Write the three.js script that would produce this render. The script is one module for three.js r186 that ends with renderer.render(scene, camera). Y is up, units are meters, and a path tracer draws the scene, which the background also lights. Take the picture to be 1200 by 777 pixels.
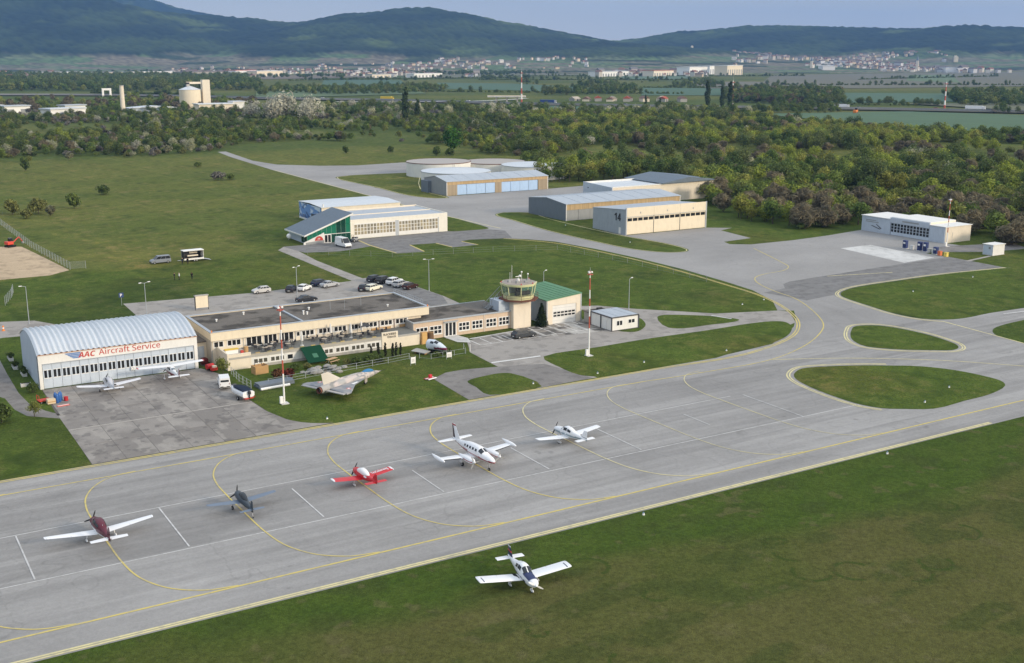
import * as THREE from 'three';
import { mergeGeometries, mergeVertices, toCreasedNormals } from 'three/addons/utils/BufferGeometryUtils.js';
import { TessellateModifier } from 'three/addons/modifiers/TessellateModifier.js';
import { TextGeometry } from 'three/addons/geometries/TextGeometry.js';
import { FontLoader } from 'three/addons/loaders/FontLoader.js';
import { RoundedBoxGeometry } from 'three/addons/geometries/RoundedBoxGeometry.js';
import { MarchingCubes } from 'three/addons/objects/MarchingCubes.js';

// ---------------------------------------------------------------- camera, sky, sun, exposure
const scene = new THREE.Scene();
const EYE = 52;
const camera = new THREE.PerspectiveCamera(32.27, 1024 / 663, 1, 40000);
camera.position.set(0, EYE, 0);
{
  const yaw = THREE.MathUtils.degToRad(31.0), pitch = Math.atan(322.5 / 1343);
  camera.lookAt(Math.sin(yaw) * Math.cos(pitch), EYE - Math.sin(pitch), -Math.cos(yaw) * Math.cos(pitch));
}
scene.add(camera);

const SUN = new THREE.Vector3(0.50, 0.32, 0.82).normalize();
const hash2 = (i, j, s = 0) => { let h = (Math.imul(i, 374761393) + Math.imul(j, 668265263) + Math.imul(s, 974634777)) | 0; h = Math.imul(h ^ (h >>> 13), 1274126177); h ^= h >>> 16; return (h >>> 0) / 4294967296; };
function vnoise(x, y, s = 0, px = 0, py = 0) {                     // value noise, periodic when px, py are given
  const i = Math.floor(x), j = Math.floor(y), f = x - i, g = y - j, u = f * f * (3 - 2 * f), v = g * g * (3 - 2 * g);
  const w = (a, m) => (m ? ((a % m) + m) % m : a);
  const a = hash2(w(i, px), w(j, py), s), b = hash2(w(i + 1, px), w(j, py), s), c = hash2(w(i, px), w(j + 1, py), s), d = hash2(w(i + 1, px), w(j + 1, py), s);
  return a + (b - a) * u + (c - a) * v + (a - b - c + d) * u * v;
}
function fbm(x, y, oct = 4, s = 0, px = 0, py = 0) { let t = 0, a = 0.5, n = 0; for (let k = 0; k < oct; k++) { t += a * vnoise(x, y, s + k * 17, px, py); n += a; x *= 2; y *= 2; px *= 2; py *= 2; a *= 0.5; } return t / n; }
const clamp = (v, a = 0, b = 1) => Math.min(b, Math.max(a, v));
const smooth = (a, b, v) => { const t = clamp((v - a) / (b - a)); return t * t * (3 - 2 * t); };
const mixc = (a, b, t) => [a[0] + (b[0] - a[0]) * t, a[1] + (b[1] - a[1]) * t, a[2] + (b[2] - a[2]) * t];
function rng(seed) { let a = seed >>> 0; return () => { a = (a + 0x6d2b79f5) | 0; let t = Math.imul(a ^ (a >>> 15), 1 | a); t = (t + Math.imul(t ^ (t >>> 7), 61 | t)) ^ t; return ((t ^ (t >>> 14)) >>> 0) / 4294967296; }; }

{ // veiled evening sky: thin high cloud, brighter overhead and round the sun
  const W = 1024, Hh = 512, d = new Float32Array(W * Hh * 4), dir = new THREE.Vector3();
  for (let j = 0; j < Hh; j++) for (let i = 0; i < W; i++) {
    const el = ((j + 0.5) / Hh - 0.5) * Math.PI, az = ((i + 0.5) / W - 0.5) * 2 * Math.PI;
    dir.set(Math.cos(el) * Math.cos(az), Math.sin(el), Math.cos(el) * Math.sin(az));
    const up = Math.max(0, dir.y), m = Math.max(0, dir.dot(SUN));
    const c0 = [0.595, 0.60, 0.575], c1 = [0.495, 0.53, 0.54], c2 = [0.80, 0.90, 1.04];
    let c = mixc(c0, c1, smooth(0, 0.06, up)); c = mixc(c, c2, smooth(0.02, 0.75, up));
    const cl = fbm(az * 3.2 + 7, Math.sqrt(up) * 14, 4, 5, 20) - 0.5;
    const g = 0.9 * Math.pow(m, 5) + 1.0 * Math.pow(m, 30);
    const k = 1 + 0.22 * cl * smooth(0.0, 0.05, up);
    c = [c[0] * k + g * 1.0, c[1] * k + g * 0.86, c[2] * k + g * 0.66];
    if (dir.y < 0) c = mixc(c0, [0.2, 0.2, 0.17], smooth(0, 0.15, -dir.y));
    const o = (j * W + i) * 4; d[o] = c[0]; d[o + 1] = c[1]; d[o + 2] = c[2]; d[o + 3] = 1;
  }
  const t = new THREE.DataTexture(d, W, Hh, THREE.RGBAFormat, THREE.FloatType);
  t.mapping = THREE.EquirectangularReflectionMapping; t.magFilter = t.minFilter = THREE.LinearFilter; t.needsUpdate = true;
  scene.background = t; scene.environment = t; scene.backgroundIntensity = 1; scene.environmentIntensity = 1;
}
const sun = new THREE.DirectionalLight(new THREE.Color(1.0, 0.85, 0.66), 2.4);
sun.position.copy(SUN).multiplyScalar(900).add(new THREE.Vector3(110, 0, -230)); sun.target.position.set(110, 0, -230);
sun.castShadow = true; sun.shadow.radius = 16; sun.shadow.mapSize.set(4096, 4096);
Object.assign(sun.shadow.camera, { left: -320, right: 320, top: 320, bottom: -320, near: 10, far: 2000 });
scene.add(sun, sun.target);
scene.fog = new THREE.FogExp2(0x6c97d2, 0.000062);

const renderer = new THREE.WebGLRenderer({ antialias: true });
renderer.setSize(1024, 663); renderer.toneMapping = THREE.LinearToneMapping; renderer.toneMappingExposure = 1.15;
renderer.shadowMap.enabled = true; renderer.shadowMap.type = THREE.PCFSoftShadowMap;

// ---------------------------------------------------------------- helpers
const used = {};
function numbered(n) { const k = (used[n] = (used[n] ?? -1) + 1); return k ? `${n}_${String(k).padStart(3, '0')}` : n; }
function tag(o, label, category, group, kind) { o.userData = {}; if (label) o.userData.label = label; if (category) o.userData.category = category; if (group) o.userData.group = group; if (kind) o.userData.kind = kind; return o; }
function thing(name, label, category, [x, y, z] = [0, 0, 0], turn = 0, group) {
  const o = new THREE.Group(); o.name = numbered(name); o.position.set(x, y, z); o.rotation.y = turn; scene.add(o); return tag(o, label, category, group);
}
function copy(src, [x, y, z], turn = 0, label) {
  const c = src.clone(); c.name = numbered(src.name.replace(/_\d{3}$/, '')); c.position.set(x, y, z); c.rotation.y = turn; c.userData = { ...src.userData }; if (label) c.userData.label = label; scene.add(c); return c;
}
const V = (x, y, z) => new THREE.Vector3(x, y, z);
function clean(g, color) {                                          // same attributes on every geometry, so that any can be merged
  g = g.index ? g.toNonIndexed() : g;
  for (const k of Object.keys(g.attributes)) if (!['position', 'normal', 'uv', 'color'].includes(k)) g.deleteAttribute(k);
  if (!g.attributes.normal) g.computeVertexNormals();
  const n = g.attributes.position.count;
  const p = g.attributes.position, nn = g.attributes.normal;
  if (!g.keepUV) { const uv = new Float32Array(n * 2);
    for (let i = 0; i < n; i++) { const ax = Math.abs(nn.getX(i)), ay = Math.abs(nn.getY(i)), az = Math.abs(nn.getZ(i));
      if (ay >= ax && ay >= az) { uv[2 * i] = p.getX(i); uv[2 * i + 1] = -p.getZ(i); } else if (ax > az) { uv[2 * i] = p.getZ(i); uv[2 * i + 1] = p.getY(i); } else { uv[2 * i] = p.getX(i); uv[2 * i + 1] = p.getY(i); } }
    g.setAttribute('uv', new THREE.BufferAttribute(uv, 2)); }
  if (color || !g.attributes.color) { const c = new Float32Array(n * 3); const q = color || [1, 1, 1]; for (let i = 0; i < n; i++) c.set(q, i * 3); g.setAttribute('color', new THREE.BufferAttribute(c, 3)); }
  return g;
}
const merge = (gs) => { gs = (Array.isArray(gs) ? gs.flat(9) : [gs]).map((g) => clean(g)); return gs.length > 1 ? mergeGeometries(gs) : gs[0]; };
function mesh(name, gs, m, parent, label) {                         // parts: geometry in the parent's own axes
  const o = new THREE.Mesh(merge(gs), m); o.name = name; o.castShadow = o.receiveShadow = true; if (label) o.userData.label = label; parent.add(o); return o;
}
function wpart(parent, name, gs, m, label) {                        // building parts: geometry in world metres, parent unrotated at top level or a part of one
  const g = merge(gs).clone(); let p = parent; let x = 0, y = 0, z = 0; while (p && p !== scene) { x += p.position.x; y += p.position.y; z += p.position.z; p = p.parent; }
  g.translate(-x, -y, -z); const o = new THREE.Mesh(g, m); o.name = name; o.castShadow = o.receiveShadow = true; if (label) o.userData.label = label; parent.add(o); return o;
}
function struct(name, g, m) { const o = new THREE.Mesh(g, m); o.name = numbered(name); o.userData.kind = 'structure'; o.castShadow = o.receiveShadow = true; scene.add(o); return o; }
const B = (x0, x1, y0, y1, z0, z1) => new THREE.BoxGeometry(Math.abs(x1 - x0), Math.abs(y1 - y0), Math.abs(z1 - z0)).translate((x0 + x1) / 2, (y0 + y1) / 2, (z0 + z1) / 2);
const RB = (w, h, d, r, x = 0, y = 0, z = 0, seg = 2) => new RoundedBoxGeometry(w, h, d, seg, r).translate(x, y, z);
const CYL = (r0, r1, h, x = 0, y = 0, z = 0, seg = 12) => new THREE.CylinderGeometry(r1, r0, h, seg).translate(x, y + h / 2, z);
function rod(a, b, r0, r1 = r0, seg = 6) { const d = b.clone().sub(a), g = new THREE.CylinderGeometry(r1, r0, d.length(), seg); g.applyQuaternion(new THREE.Quaternion().setFromUnitVectors(V(0, 1, 0), d.normalize())); g.translate((a.x + b.x) / 2, (a.y + b.y) / 2, (a.z + b.z) / 2); return g; }
function prism(pts, d0, d1, axis = 'z') {                           // outline extruded along an axis; pts are (x,y) for z, (z,y) for x, (x,z) for y
  const s = new THREE.Shape(pts.map((p) => new THREE.Vector2(p[0], axis === 'y' ? -p[1] : p[1])));
  const g = new THREE.ExtrudeGeometry(s, { depth: d1 - d0, bevelEnabled: false });
  if (axis === 'z') g.translate(0, 0, d0); else if (axis === 'y') g.rotateX(-Math.PI / 2).translate(0, d0, 0); else { g.rotateY(-Math.PI / 2); g.scale(1, 1, 1); g.translate(d1, 0, 0); }
  return g;
}
const M = {};
const S = (color, roughness = 0.8, metalness = 0, extra = {}) => Object.assign(new THREE.MeshStandardMaterial({ color: Array.isArray(color) ? new THREE.Color().setRGB(...color) : color, roughness, metalness, vertexColors: true, side: THREE.DoubleSide, ...extra }), { specularIntensity: roughness > 0.78 ? 0.3 : 1 });
function tex(w, h, fn, { srgb = true, rep = [1, 1], mirror = false } = {}) {   // fn(u, v) -> linear rgb or grey
  const d = new Uint8Array(w * h * 4), enc = (v) => Math.round(255 * clamp(srgb ? (v <= 0.0031308 ? 12.92 * v : 1.055 * Math.pow(v, 1 / 2.4) - 0.055) : v));
  for (let j = 0; j < h; j++) for (let i = 0; i < w; i++) { const c = fn(i / w, j / h, i, j), o = (j * w + i) * 4; if (typeof c === 'number') d[o] = d[o + 1] = d[o + 2] = enc(c); else { d[o] = enc(c[0]); d[o + 1] = enc(c[1]); d[o + 2] = enc(c[2]); } d[o + 3] = 255; }
  const t = new THREE.DataTexture(d, w, h); t.wrapS = t.wrapT = mirror ? THREE.MirroredRepeatWrapping : THREE.RepeatWrapping; t.magFilter = THREE.LinearFilter; t.minFilter = THREE.LinearMipmapLinearFilter; t.generateMipmaps = true; if (srgb) t.colorSpace = THREE.SRGBColorSpace; t.repeat.set(...rep); t.needsUpdate = true; return t;
}
const font = await new FontLoader().loadAsync('fonts/droid/droid_sans_regular.typeface.json');
const fontBold = await new FontLoader().loadAsync('fonts/droid/droid_sans_bold.typeface.json');
function textG(str, size, { bold = false, depth = 0.03, width } = {}) { const g = new TextGeometry(str, { font: bold ? fontBold : font, size, depth, curveSegments: 4 }); g.computeBoundingBox(); const b = g.boundingBox; g.translate(-b.min.x, 0, 0); if (width) g.scale(width / (b.max.x - b.min.x), 1, 1); return g; }
console.log('core');

// ---------------------------------------------------------------- ground, pavement, markings
const grassTile = tex(1024, 1024, (u, v) => {
  const f = fbm(u * 150, v * 150, 3, 1, 150, 150), m = fbm(u * 24, v * 24, 4, 2, 24, 24), b = fbm(u * 7, v * 7, 3, 3, 7, 7), st = fbm(u * 40, v * 260, 2, 8, 40, 260);
  let c = mixc([0.050, 0.068, 0.016], [0.088, 0.112, 0.026], clamp(f * 0.6 + m * 0.75 - 0.18));
  c = mixc(c, [0.115, 0.105, 0.042], smooth(0.54, 0.74, m * 0.5 + b * 0.35 + f * 0.2) * 0.65);
  c = mixc(c, [0.034, 0.052, 0.012], smooth(0.52, 0.72, fbm(u * 11, v * 11, 4, 9, 11, 11) * 0.7 + f * 0.3) * 0.7);
  const k = 0.53 + 0.62 * f + 0.28 * st; return [c[0] * k, c[1] * k, c[2] * k];
}, { rep: [1 / 34, 1 / 34] });
const grassBump = tex(512, 512, (u, v) => fbm(u * 120, v * 120, 3, 11, 120, 120) * 0.7 + fbm(u * 20, v * 20, 3, 12, 20, 20) * 0.3, { srgb: false, rep: [1 / 22, 1 / 22] });
M.grass = S([1, 1, 1], 1, 0, { map: grassTile, bumpMap: grassBump, bumpScale: 0.12 });
M.grass.specularIntensity = 0.2;
// colour of the turf and soil by place (dry meadow, mown lawn, worn patches)
function turf(x, z) {
  const n1 = fbm(x / 46 + 3, z / 46, 4, 21), n2 = fbm(x / 13, z / 13 + 9, 3, 22), n3 = fbm(x / 4.2, z / 4.2, 2, 23);
  let c = [1.06, 1.19, 0.80];
  c = mixc(c, [1.34, 1.22, 0.95], smooth(0.45, 0.68, n1 * 0.6 + n2 * 0.4));
  c = mixc(c, [0.74, 0.86, 0.66], smooth(0.52, 0.72, n2 * 0.55 + fbm(x / 70, z / 70, 2, 24) * 0.45));
  if (z > -101 && z < 60) { // unmown field in front: olive and brown blotches
    const b = fbm(x / 9 + 40, z / 5.5, 4, 31), r = Math.abs(fbm(x / 17, z / 11, 3, 33) - 0.5);
    c = mixc(c, [1.25, 0.98, 0.82], 0.25 + 0.6 * smooth(0.42, 0.66, b));
    const hem = smooth(-93, -100, z + 2.5 * (n2 - 0.5)); c = mixc(c, [0.72, 0.92, 0.62], hem * 0.7);
  }
  const meadow = smooth(-292, -304, z + 6 * (n2 - 0.5) + 0.05 * Math.min(0, 100 - x)) * smooth(110, 98, x) + smooth(-335, -350, z) * smooth(97, 110, x); // old meadow beyond the mown strip
  if (meadow > 0) {
    let m = mixc([1.75, 1.5, 1.45], [1.4, 1.35, 1.2], smooth(0.35, 0.65, n1)); m = mixc(m, [2.1, 1.65, 1.7], smooth(0.5, 0.75, fbm(x / 60, z / 9, 3, 41)) * 0.5);
    c = mixc(c, m, clamp(meadow));
    const dry = smooth(-330, -306, z) * smooth(95, 60, x) * smooth(0.3, 0.6, n2 * 0.6 + n1 * 0.5); c = mixc(c, [2.5, 1.75, 1.75], dry * 0.75);
    const trk = Math.min(Math.abs(x - 62 - 5 * Math.sin(z / 14)), Math.abs(x - 66 - 5 * Math.sin(z / 14 + 0.1))); if (z > -372 && z < -306) c = mixc(c, [2.6, 1.95, 1.9], smooth(1.3, 0.2, trk) * (0.3 + 0.5 * n3));
  }
  if (z < -640) { const q = fbm(x / 190, z / 190, 3, 51); c = mixc([1.15, 1.2, 1.1], [1.8, 1.5, 1.5], smooth(0.4, 0.62, q)); }
  const k = 0.88 + 0.24 * n3; return [c[0] * k, c[1] * k, c[2] * k];
}
function tintTurf(g) { const p = g.attributes.position, c = new Float32Array(p.count * 3); for (let i = 0; i < p.count; i++) c.set(turf(p.getX(i), p.getZ(i)), i * 3); g.setAttribute('color', new THREE.BufferAttribute(c, 3)); return g; }
function planUV(g) { const p = g.attributes.position, uv = new Float32Array(p.count * 2); for (let i = 0; i < p.count; i++) { uv[2 * i] = p.getX(i); uv[2 * i + 1] = -p.getZ(i); } g.setAttribute('uv', new THREE.BufferAttribute(uv, 2)); return g; }
{
  const axis = (lo, f0, f1, hi, step, grow) => { const a = []; for (let v = f0; v <= f1; v += step) a.push(v); let s = step; for (let v = f0 - s; v > lo; s *= grow, v -= s) a.unshift(v); a.unshift(lo); s = step; for (let v = f1 + s; v < hi; s *= grow, v += s) a.push(v); a.push(hi); return a; };
  const xs = axis(-9000, -10, 240, 12000, 1.8, 1.09), zs = axis(-11000, -420, -38, 2500, 1.8, 1.09), pos = [], ix = [];
  for (const z of zs) for (const x of xs) pos.push(x, 0, z);
  const w = xs.length; for (let j = 0; j + 1 < zs.length; j++) for (let i = 0; i + 1 < w; i++) { const a = j * w + i; ix.push(a, a + w, a + 1, a + 1, a + w, a + w + 1); }
  const g = new THREE.BufferGeometry(); g.setAttribute('position', new THREE.Float32BufferAttribute(pos, 3)); g.setIndex(ix); g.computeVertexNormals();
  struct('ground', tintTurf(planUV(g)), M.grass);
  console.log('ground', ix.length / 3);
}
// the unmown field in front of the apron, with its own fine map: green hem, olive sward, fairy rings
{
  const X0 = -20, X1 = 205, Z0 = -100.15, Z1 = -22, r = rng(515), rings = [];
  for (const [x, z] of [[84.9, -85.6], [83, -78], [92, -72.5], [96, -73], [84.5, -82.5], [66, -82.3], [52, -82], [64, -91], [87, -76], [105, -77], [110, -83]]) rings.push([x, z, 0.9 + 1.5 * r(), r() * 6.28, 2 + 4 * r()]);
  for (let k = 0; k < 16; k++) rings.push([20 + 150 * r(), -93 + 55 * r(), 0.7 + 1.9 * r(), r() * 6.28, 1.2 + 3.5 * r()]);
  const map = tex(2048, 1024, (u, v, i, j) => {
    const x = X0 + u * (X1 - X0), z = Z0 + v * (Z1 - Z0), f = hash2(i, j, 41), g = fbm(x * 2.6, z * 2.6, 3, 42), m = fbm(x / 3.2, z / 2.4, 4, 43), b = fbm(x / 26, z / 16, 4, 44);
    const dryEdge = -92.5 - 6 * smooth(40, 10, x) + 9 * smooth(70, 110, x) - 11 * smooth(118, 150, x) + 7 * (fbm(x / 11, z / 9, 3, 45) - 0.5), dry = smooth(dryEdge - 2.5, dryEdge + 3.5, z);
    let c = mixc([0.052, 0.090, 0.012], [0.076, 0.110, 0.018], m); c = mixc(c, mixc([0.088, 0.094, 0.024], [0.116, 0.113, 0.036], clamp(m * 0.8 + b * 0.5 - 0.15)), dry * (0.6 + 0.4 * smooth(0.35, 0.6, b)));
    c = mixc(c, [0.055, 0.075, 0.017], smooth(0.56, 0.7, fbm(x / 6 + 9, z / 3.5, 3, 46)) * 0.55); c = mixc(c, [0.13, 0.12, 0.05], smooth(0.66, 0.78, fbm(x / 2.2, z / 2.2, 3, 47)) * 0.5);
    let ring = 0; for (const q of rings) { const dx = x - q[0], dz = (z - q[1]) * 1.0; if (Math.abs(dx) > 4 || Math.abs(dz) > 4) continue; const a = ((Math.atan2(dz, dx) - q[3]) % 6.2832 + 6.2832) % 6.2832; if (a < q[4]) ring = Math.max(ring, smooth(0.42, 0.1, Math.abs(Math.hypot(dx, dz) - q[2] + 0.5 * (g - 0.5)))); }
    c = mixc(c, [0.046, 0.072, 0.013], ring * 0.85 * smooth(0.25, 0.5, g));
    const k = 0.46 + 0.42 * f + 0.56 * (g - 0.1); return [c[0] * k, c[1] * k, c[2] * k];
  });
  map.wrapS = map.wrapT = THREE.ClampToEdgeWrapping;
  const g = new THREE.PlaneGeometry(X1 - X0, Z1 - Z0, 1, 1).rotateX(-Math.PI / 2).translate((X0 + X1) / 2, 0.004, (Z0 + Z1) / 2), p = g.attributes.position, uv = g.attributes.uv; for (let i = 0; i < p.count; i++) uv.setXY(i, (p.getX(i) - X0) / (X1 - X0), (p.getZ(i) - Z0) / (Z1 - Z0));
  const bump = tex(512, 512, (u, v) => fbm(u * 128, v * 128, 3, 48, 128, 128), { srgb: false, rep: [26, 9] });
  g.setAttribute('color', new THREE.BufferAttribute(new Float32Array(p.count * 3).fill(1), 3)); const m = S([1, 1, 1], 1, 0, { map, bumpMap: bump, bumpScale: 0.1 }); m.specularIntensity = 0.2; struct('grass_field', g, m);
}
function curvePts(pts, closed = false, n = 6) { const c = new THREE.CatmullRomCurve3(pts.map((p) => V(p[0], 0, p[1])), closed, 'centripetal'); return c.getPoints(pts.length * n).map((p) => [p.x, p.z]); }
function sheet(pts, y) { const s = new THREE.Shape(pts.map((p) => new THREE.Vector2(p[0], -p[1]))); return planUV(new THREE.ShapeGeometry(s).rotateX(-Math.PI / 2).translate(0, y, 0)); }
function white(g) { const n = g.attributes.position.count; g.setAttribute('color', new THREE.BufferAttribute(new Float32Array(n * 3).fill(1), 3)); return g; }
// asphalt of the apron: paver lanes along the stands, seams, patches, tyre smears and oil
const APX0 = -20, APX1 = 300, APZ0 = -420, APZ1 = -95;
const asphalt = tex(2048, 2048, (u, v, i, j) => {
  const x = APX0 + u * (APX1 - APX0), z = -(-APZ1 + v * (APZ1 - APZ0)) ;
  const f = hash2(i, j, 3), grain = fbm(x * 2.2, z * 2.2, 2, 61), big = fbm(x / 30, z / 18, 4, 62), mid = fbm(x / 7, z / 5, 3, 63);
  let k = 0.292 * (0.88 + 0.12 * f + 0.1 * grain) * (0.80 + 0.30 * big + 0.14 * mid);
  const main = z > -151;
  if (main) {
    const lane = Math.floor((z + 400) / 4.1), ln = hash2(lane, 7, 5), dl = Math.abs(((z + 400) / 4.1) % 1 - 0.5) * 2;
    k *= 0.93 + 0.14 * ln; k *= 1 - 0.07 * smooth(0.95, 1, dl);
    const sm = fbm(x / 42, z / 0.9, 3, 65), sm2 = fbm(x / 16 + 7, z / 0.45, 2, 66); k *= 0.88 + 0.16 * sm + 0.08 * sm2;
    k *= 1 - 0.12 * smooth(0.5, 0.68, fbm(x / 26, z / 2.2, 3, 67)); k *= 1 + 0.09 * smooth(0.55, 0.7, fbm(x / 18 + 50, z / 1.4, 3, 76));
    k *= 1 - 0.05 * smooth(0.55, 0.72, fbm(x / 5, z / 4, 3, 68));
  } else {
    k *= 0.93 + 0.14 * fbm(x / 12 + 3, z / 12, 3, 69);
    const arc = Math.hypot(x - 130, z + 182) ; const t = fbm(x / 20, z / 20, 2, 70); if (arc > 33 && arc < 60 && x > 140) k *= 0.93 + 0.1 * vnoise(arc / 1.2, t * 3, 71);
  }
  const oil = smooth(0.8, 0.9, fbm(x / 1.6, z / 1.6, 3, 72)) * smooth(0.5, 0.6, vnoise(x / 12, z / 12, 74)); k *= 1 - 0.22 * oil;
  const cr = Math.abs(fbm(x / 9, z / 9, 3, 73) - 0.5); k *= 1 - 0.13 * smooth(0.006, 0.001, cr) ;
  return [k * 1.025, k * 0.985, k * 0.935];
}, { rep: [1 / (APX1 - APX0), 1 / (APZ1 - APZ0)], mirror: true });
asphalt.offset.set(-APX0 / (APX1 - APX0), APZ1 / (APZ1 - APZ0));
const roughGrain = tex(256, 256, (u, v) => fbm(u * 64, v * 64, 3, 81, 64, 64), { srgb: false, rep: [1 / 6, 1 / 6] });
M.asphalt = S([1, 1, 1], 0.93, 0, { map: asphalt, bumpMap: roughGrain, bumpScale: 0.012 });
const concTex = (base, s, grain = 0.16) => tex(512, 512, (u, v, i, j) => { const k = 1 - grain / 2 + grain * (0.5 * fbm(u * 60, v * 60, 3, s, 60, 60) + 0.5 * hash2(i, j, s)) - 0.2 * smooth(0.5, 0.72, fbm(u * 9, v * 9, 4, s + 3, 9, 9)) + 0.1 * smooth(0.5, 0.7, fbm(u * 4, v * 4, 3, s + 5, 4, 4)); return [base[0] * k, base[1] * k, base[2] * k]; }, { rep: [1 / 14, 1 / 14] });
M.concrete = S([1, 1, 1], 0.95, 0, { map: concTex([0.325, 0.30, 0.27], 90, 0.22), bumpMap: roughGrain, bumpScale: 0.01 });
M.concreteOld = S([1, 1, 1], 0.95, 0, { map: concTex([0.215, 0.2, 0.185], 94, 0.3), bumpMap: roughGrain, bumpScale: 0.015 });
M.concreteLight = S([1, 1, 1], 0.95, 0, { map: concTex([0.54, 0.53, 0.505], 97), bumpMap: roughGrain, bumpScale: 0.01 });
M.asphaltDark = S([1, 1, 1], 0.92, 0, { map: concTex([0.20, 0.193, 0.185], 99, 0.2), bumpMap: roughGrain, bumpScale: 0.012 });
M.gravelSand = S([1, 1, 1], 1, 0, { map: concTex([0.50, 0.38, 0.25], 101, 0.4), bumpMap: roughGrain, bumpScale: 0.08 });
const paintTex = (c, s) => tex(256, 256, (u, v, i, j) => { const w = clamp(smooth(0.5, 0.72, fbm(u * 40, v * 40, 3, s, 40, 40)) * 0.34 + 0.16 * smooth(0.48, 0.68, fbm(u * 5, v * 5, 3, s + 4, 5, 5)) + 0.1 * hash2(i, j, s)); return mixc(c, [0.29, 0.28, 0.265], w); }, { rep: [1 / 24, 1 / 24] });
M.yellow = S([1, 1, 1], 0.85, 0, { map: paintTex([0.62, 0.50, 0.16], 110) });
M.yellowPale = S([1, 1, 1], 0.85, 0, { map: paintTex([0.68, 0.60, 0.32], 112) });
M.whiteLine = S([1, 1, 1], 0.85, 0, { map: paintTex([0.60, 0.59, 0.57], 114) });
const paved = (name, pts, y, m = M.asphalt) => struct(name, white(sheet(pts, y)), m);
function ribbon(pts, w, y, closed = false) {
  const pos = [], ix = [], n = pts.length; for (let i = 0; i < n; i++) { const a = pts[closed ? (i + n - 1) % n : Math.max(0, i - 1)], b = pts[closed ? (i + 1) % n : Math.min(n - 1, i + 1)]; const dx = b[0] - a[0], dz = b[1] - a[1], l = Math.hypot(dx, dz) || 1, nx = -dz / l * w / 2, nz = dx / l * w / 2; pos.push(pts[i][0] + nx, y, pts[i][1] + nz, pts[i][0] - nx, y, pts[i][1] - nz); }
  for (let i = 0; i < (closed ? n : n - 1); i++) { const a = 2 * i, b = 2 * ((i + 1) % n); ix.push(a, a + 1, b, b, a + 1, b + 1); }
  const g = new THREE.BufferGeometry(); g.setAttribute('position', new THREE.Float32BufferAttribute(pos, 3)); g.setIndex(ix); g.computeVertexNormals(); return white(planUV(g));
}
function offset(pts, d, closed = false) { const n = pts.length; return pts.map((p, i) => { const a = pts[closed ? (i + n - 1) % n : Math.max(0, i - 1)], b = pts[closed ? (i + 1) % n : Math.min(n - 1, i + 1)]; const dx = b[0] - a[0], dz = b[1] - a[1], l = Math.hypot(dx, dz) || 1; return [p[0] - dz / l * d, p[1] + dx / l * d]; }); }
const line = (name, pts, w, m, y = 0.034, closed = false) => struct(name, ribbon(pts, w, y, closed), m);

paved('apron', [[-260, -100.2], [420, -100.2], [420, -110], [176, -110], [152, -150], [135, -149.8], [-260, -149.9]], 0.006);
paved('taxiway', [[130, -149.2], [135, -150.5], [147.9, -152.2], [161.3, -160.3], [168, -166.5], [172, -171.2], [169.1, -173.0], [175.5, -181.3], [179.5, -192], [181.1, -203], [182.8, -220], [183.1, -239], [182, -258], [179.4, -274.7], [175, -282], [168.9, -288.5], [166, -300], [161.3, -306.8], [162, -309], [172, -320], [177.4, -337.2], [198.8, -339.4], [204.2, -273.4], [204.4, -273.4], [235, -273.4], [241.7, -268.9], [235.1, -266.6], [232.4, -250.3], [221, -249.1], [219.5, -245], [224.3, -241.5], [240, -241], [255.5, -242.3], [272.9, -245.2], [274, -208], [273.9, -205.5], [254.5, -205.5], [255.3, -198.7], [254.2, -180.2], [330, -168], [430, -150], [430, -108], [150, -106], [130, -140]], 0.011);
paved('taxiway', [[177.4, -336], [178, -373.7], [179.4, -409.5], [182.4, -521.3], [187.8, -602.9], [192, -639.4], [196.8, -640.3], [190.6, -575], [194, -548], [210, -531], [226.3, -523.5], [251.3, -526.6], [266.3, -523.1], [262, -505], [241.3, -474.1], [197.2, -470], [193, -429], [202, -386], [204, -388], [250.8, -389.6], [274.7, -392], [260, -350], [227.1, -345], [207.7, -329], [198.6, -338]], 0.016);
paved('service_road', [[99.8, -182.3], [96.7, -175.6], [96.1, -166], [96, -150.2], [106.8, -150.2], [106, -155], [108, -163], [130.7, -160], [157, -160], [164.5, -163], [170.5, -171], [169.1, -173], [156, -177.5], [150, -184], [144.5, -189.7], [139.5, -196.5], [134.6, -198.8], [129.2, -196], [129.2, -186.9], [113.2, -187.2], [104, -185.7]], 0.020, M.concrete);
paved('garden_path', [[83, -163.5], [86.5, -165.8], [90, -166], [96.3, -164.5], [104, -162], [106, -150.3], [96.6, -149.9], [86.3, -150.0], [82.3, -150.0]], 0.024, M.concreteOld);
paved('car_park', [[52.7, -250.9], [52.3, -235.6], [53.6, -205], [96, -205], [104, -206], [110, -212], [115.3, -213.5], [115.9, -222.5], [115.4, -238.8], [114.5, -251.9], [107.7, -250.9], [106, -249.4], [81.3, -247.7]], 0.014, M.concrete);
paved('parking_bay', [[107, -246.5], [110.5, -249], [114.2, -250.5], [115.2, -238], [115.7, -222.6], [113, -215], [108.6, -214.5], [107.4, -226]], 0.020, M.asphaltDark);
paved('foot_path', [[105.4, -249.4], [105.4, -263.5], [105.6, -301], [109.2, -306.1], [110.2, -300], [108.6, -279.6], [108.9, -250.2]], 0.020, M.concrete);
paved('hangar_apron', [[131.9, -308], [162.1, -308.4], [172.8, -309], [178, -300.5], [172.2, -286.5], [159.8, -290.2], [156.2, -288.7], [157.4, -280.8], [149.1, -280.6], [148.4, -289.7], [140.8, -290.7], [139.1, -278.2], [131.3, -279.6], [130.4, -294], [119.7, -290.5], [110.4, -293.3], [108.9, -306], [116, -306]], 0.024, M.asphaltDark);
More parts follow.
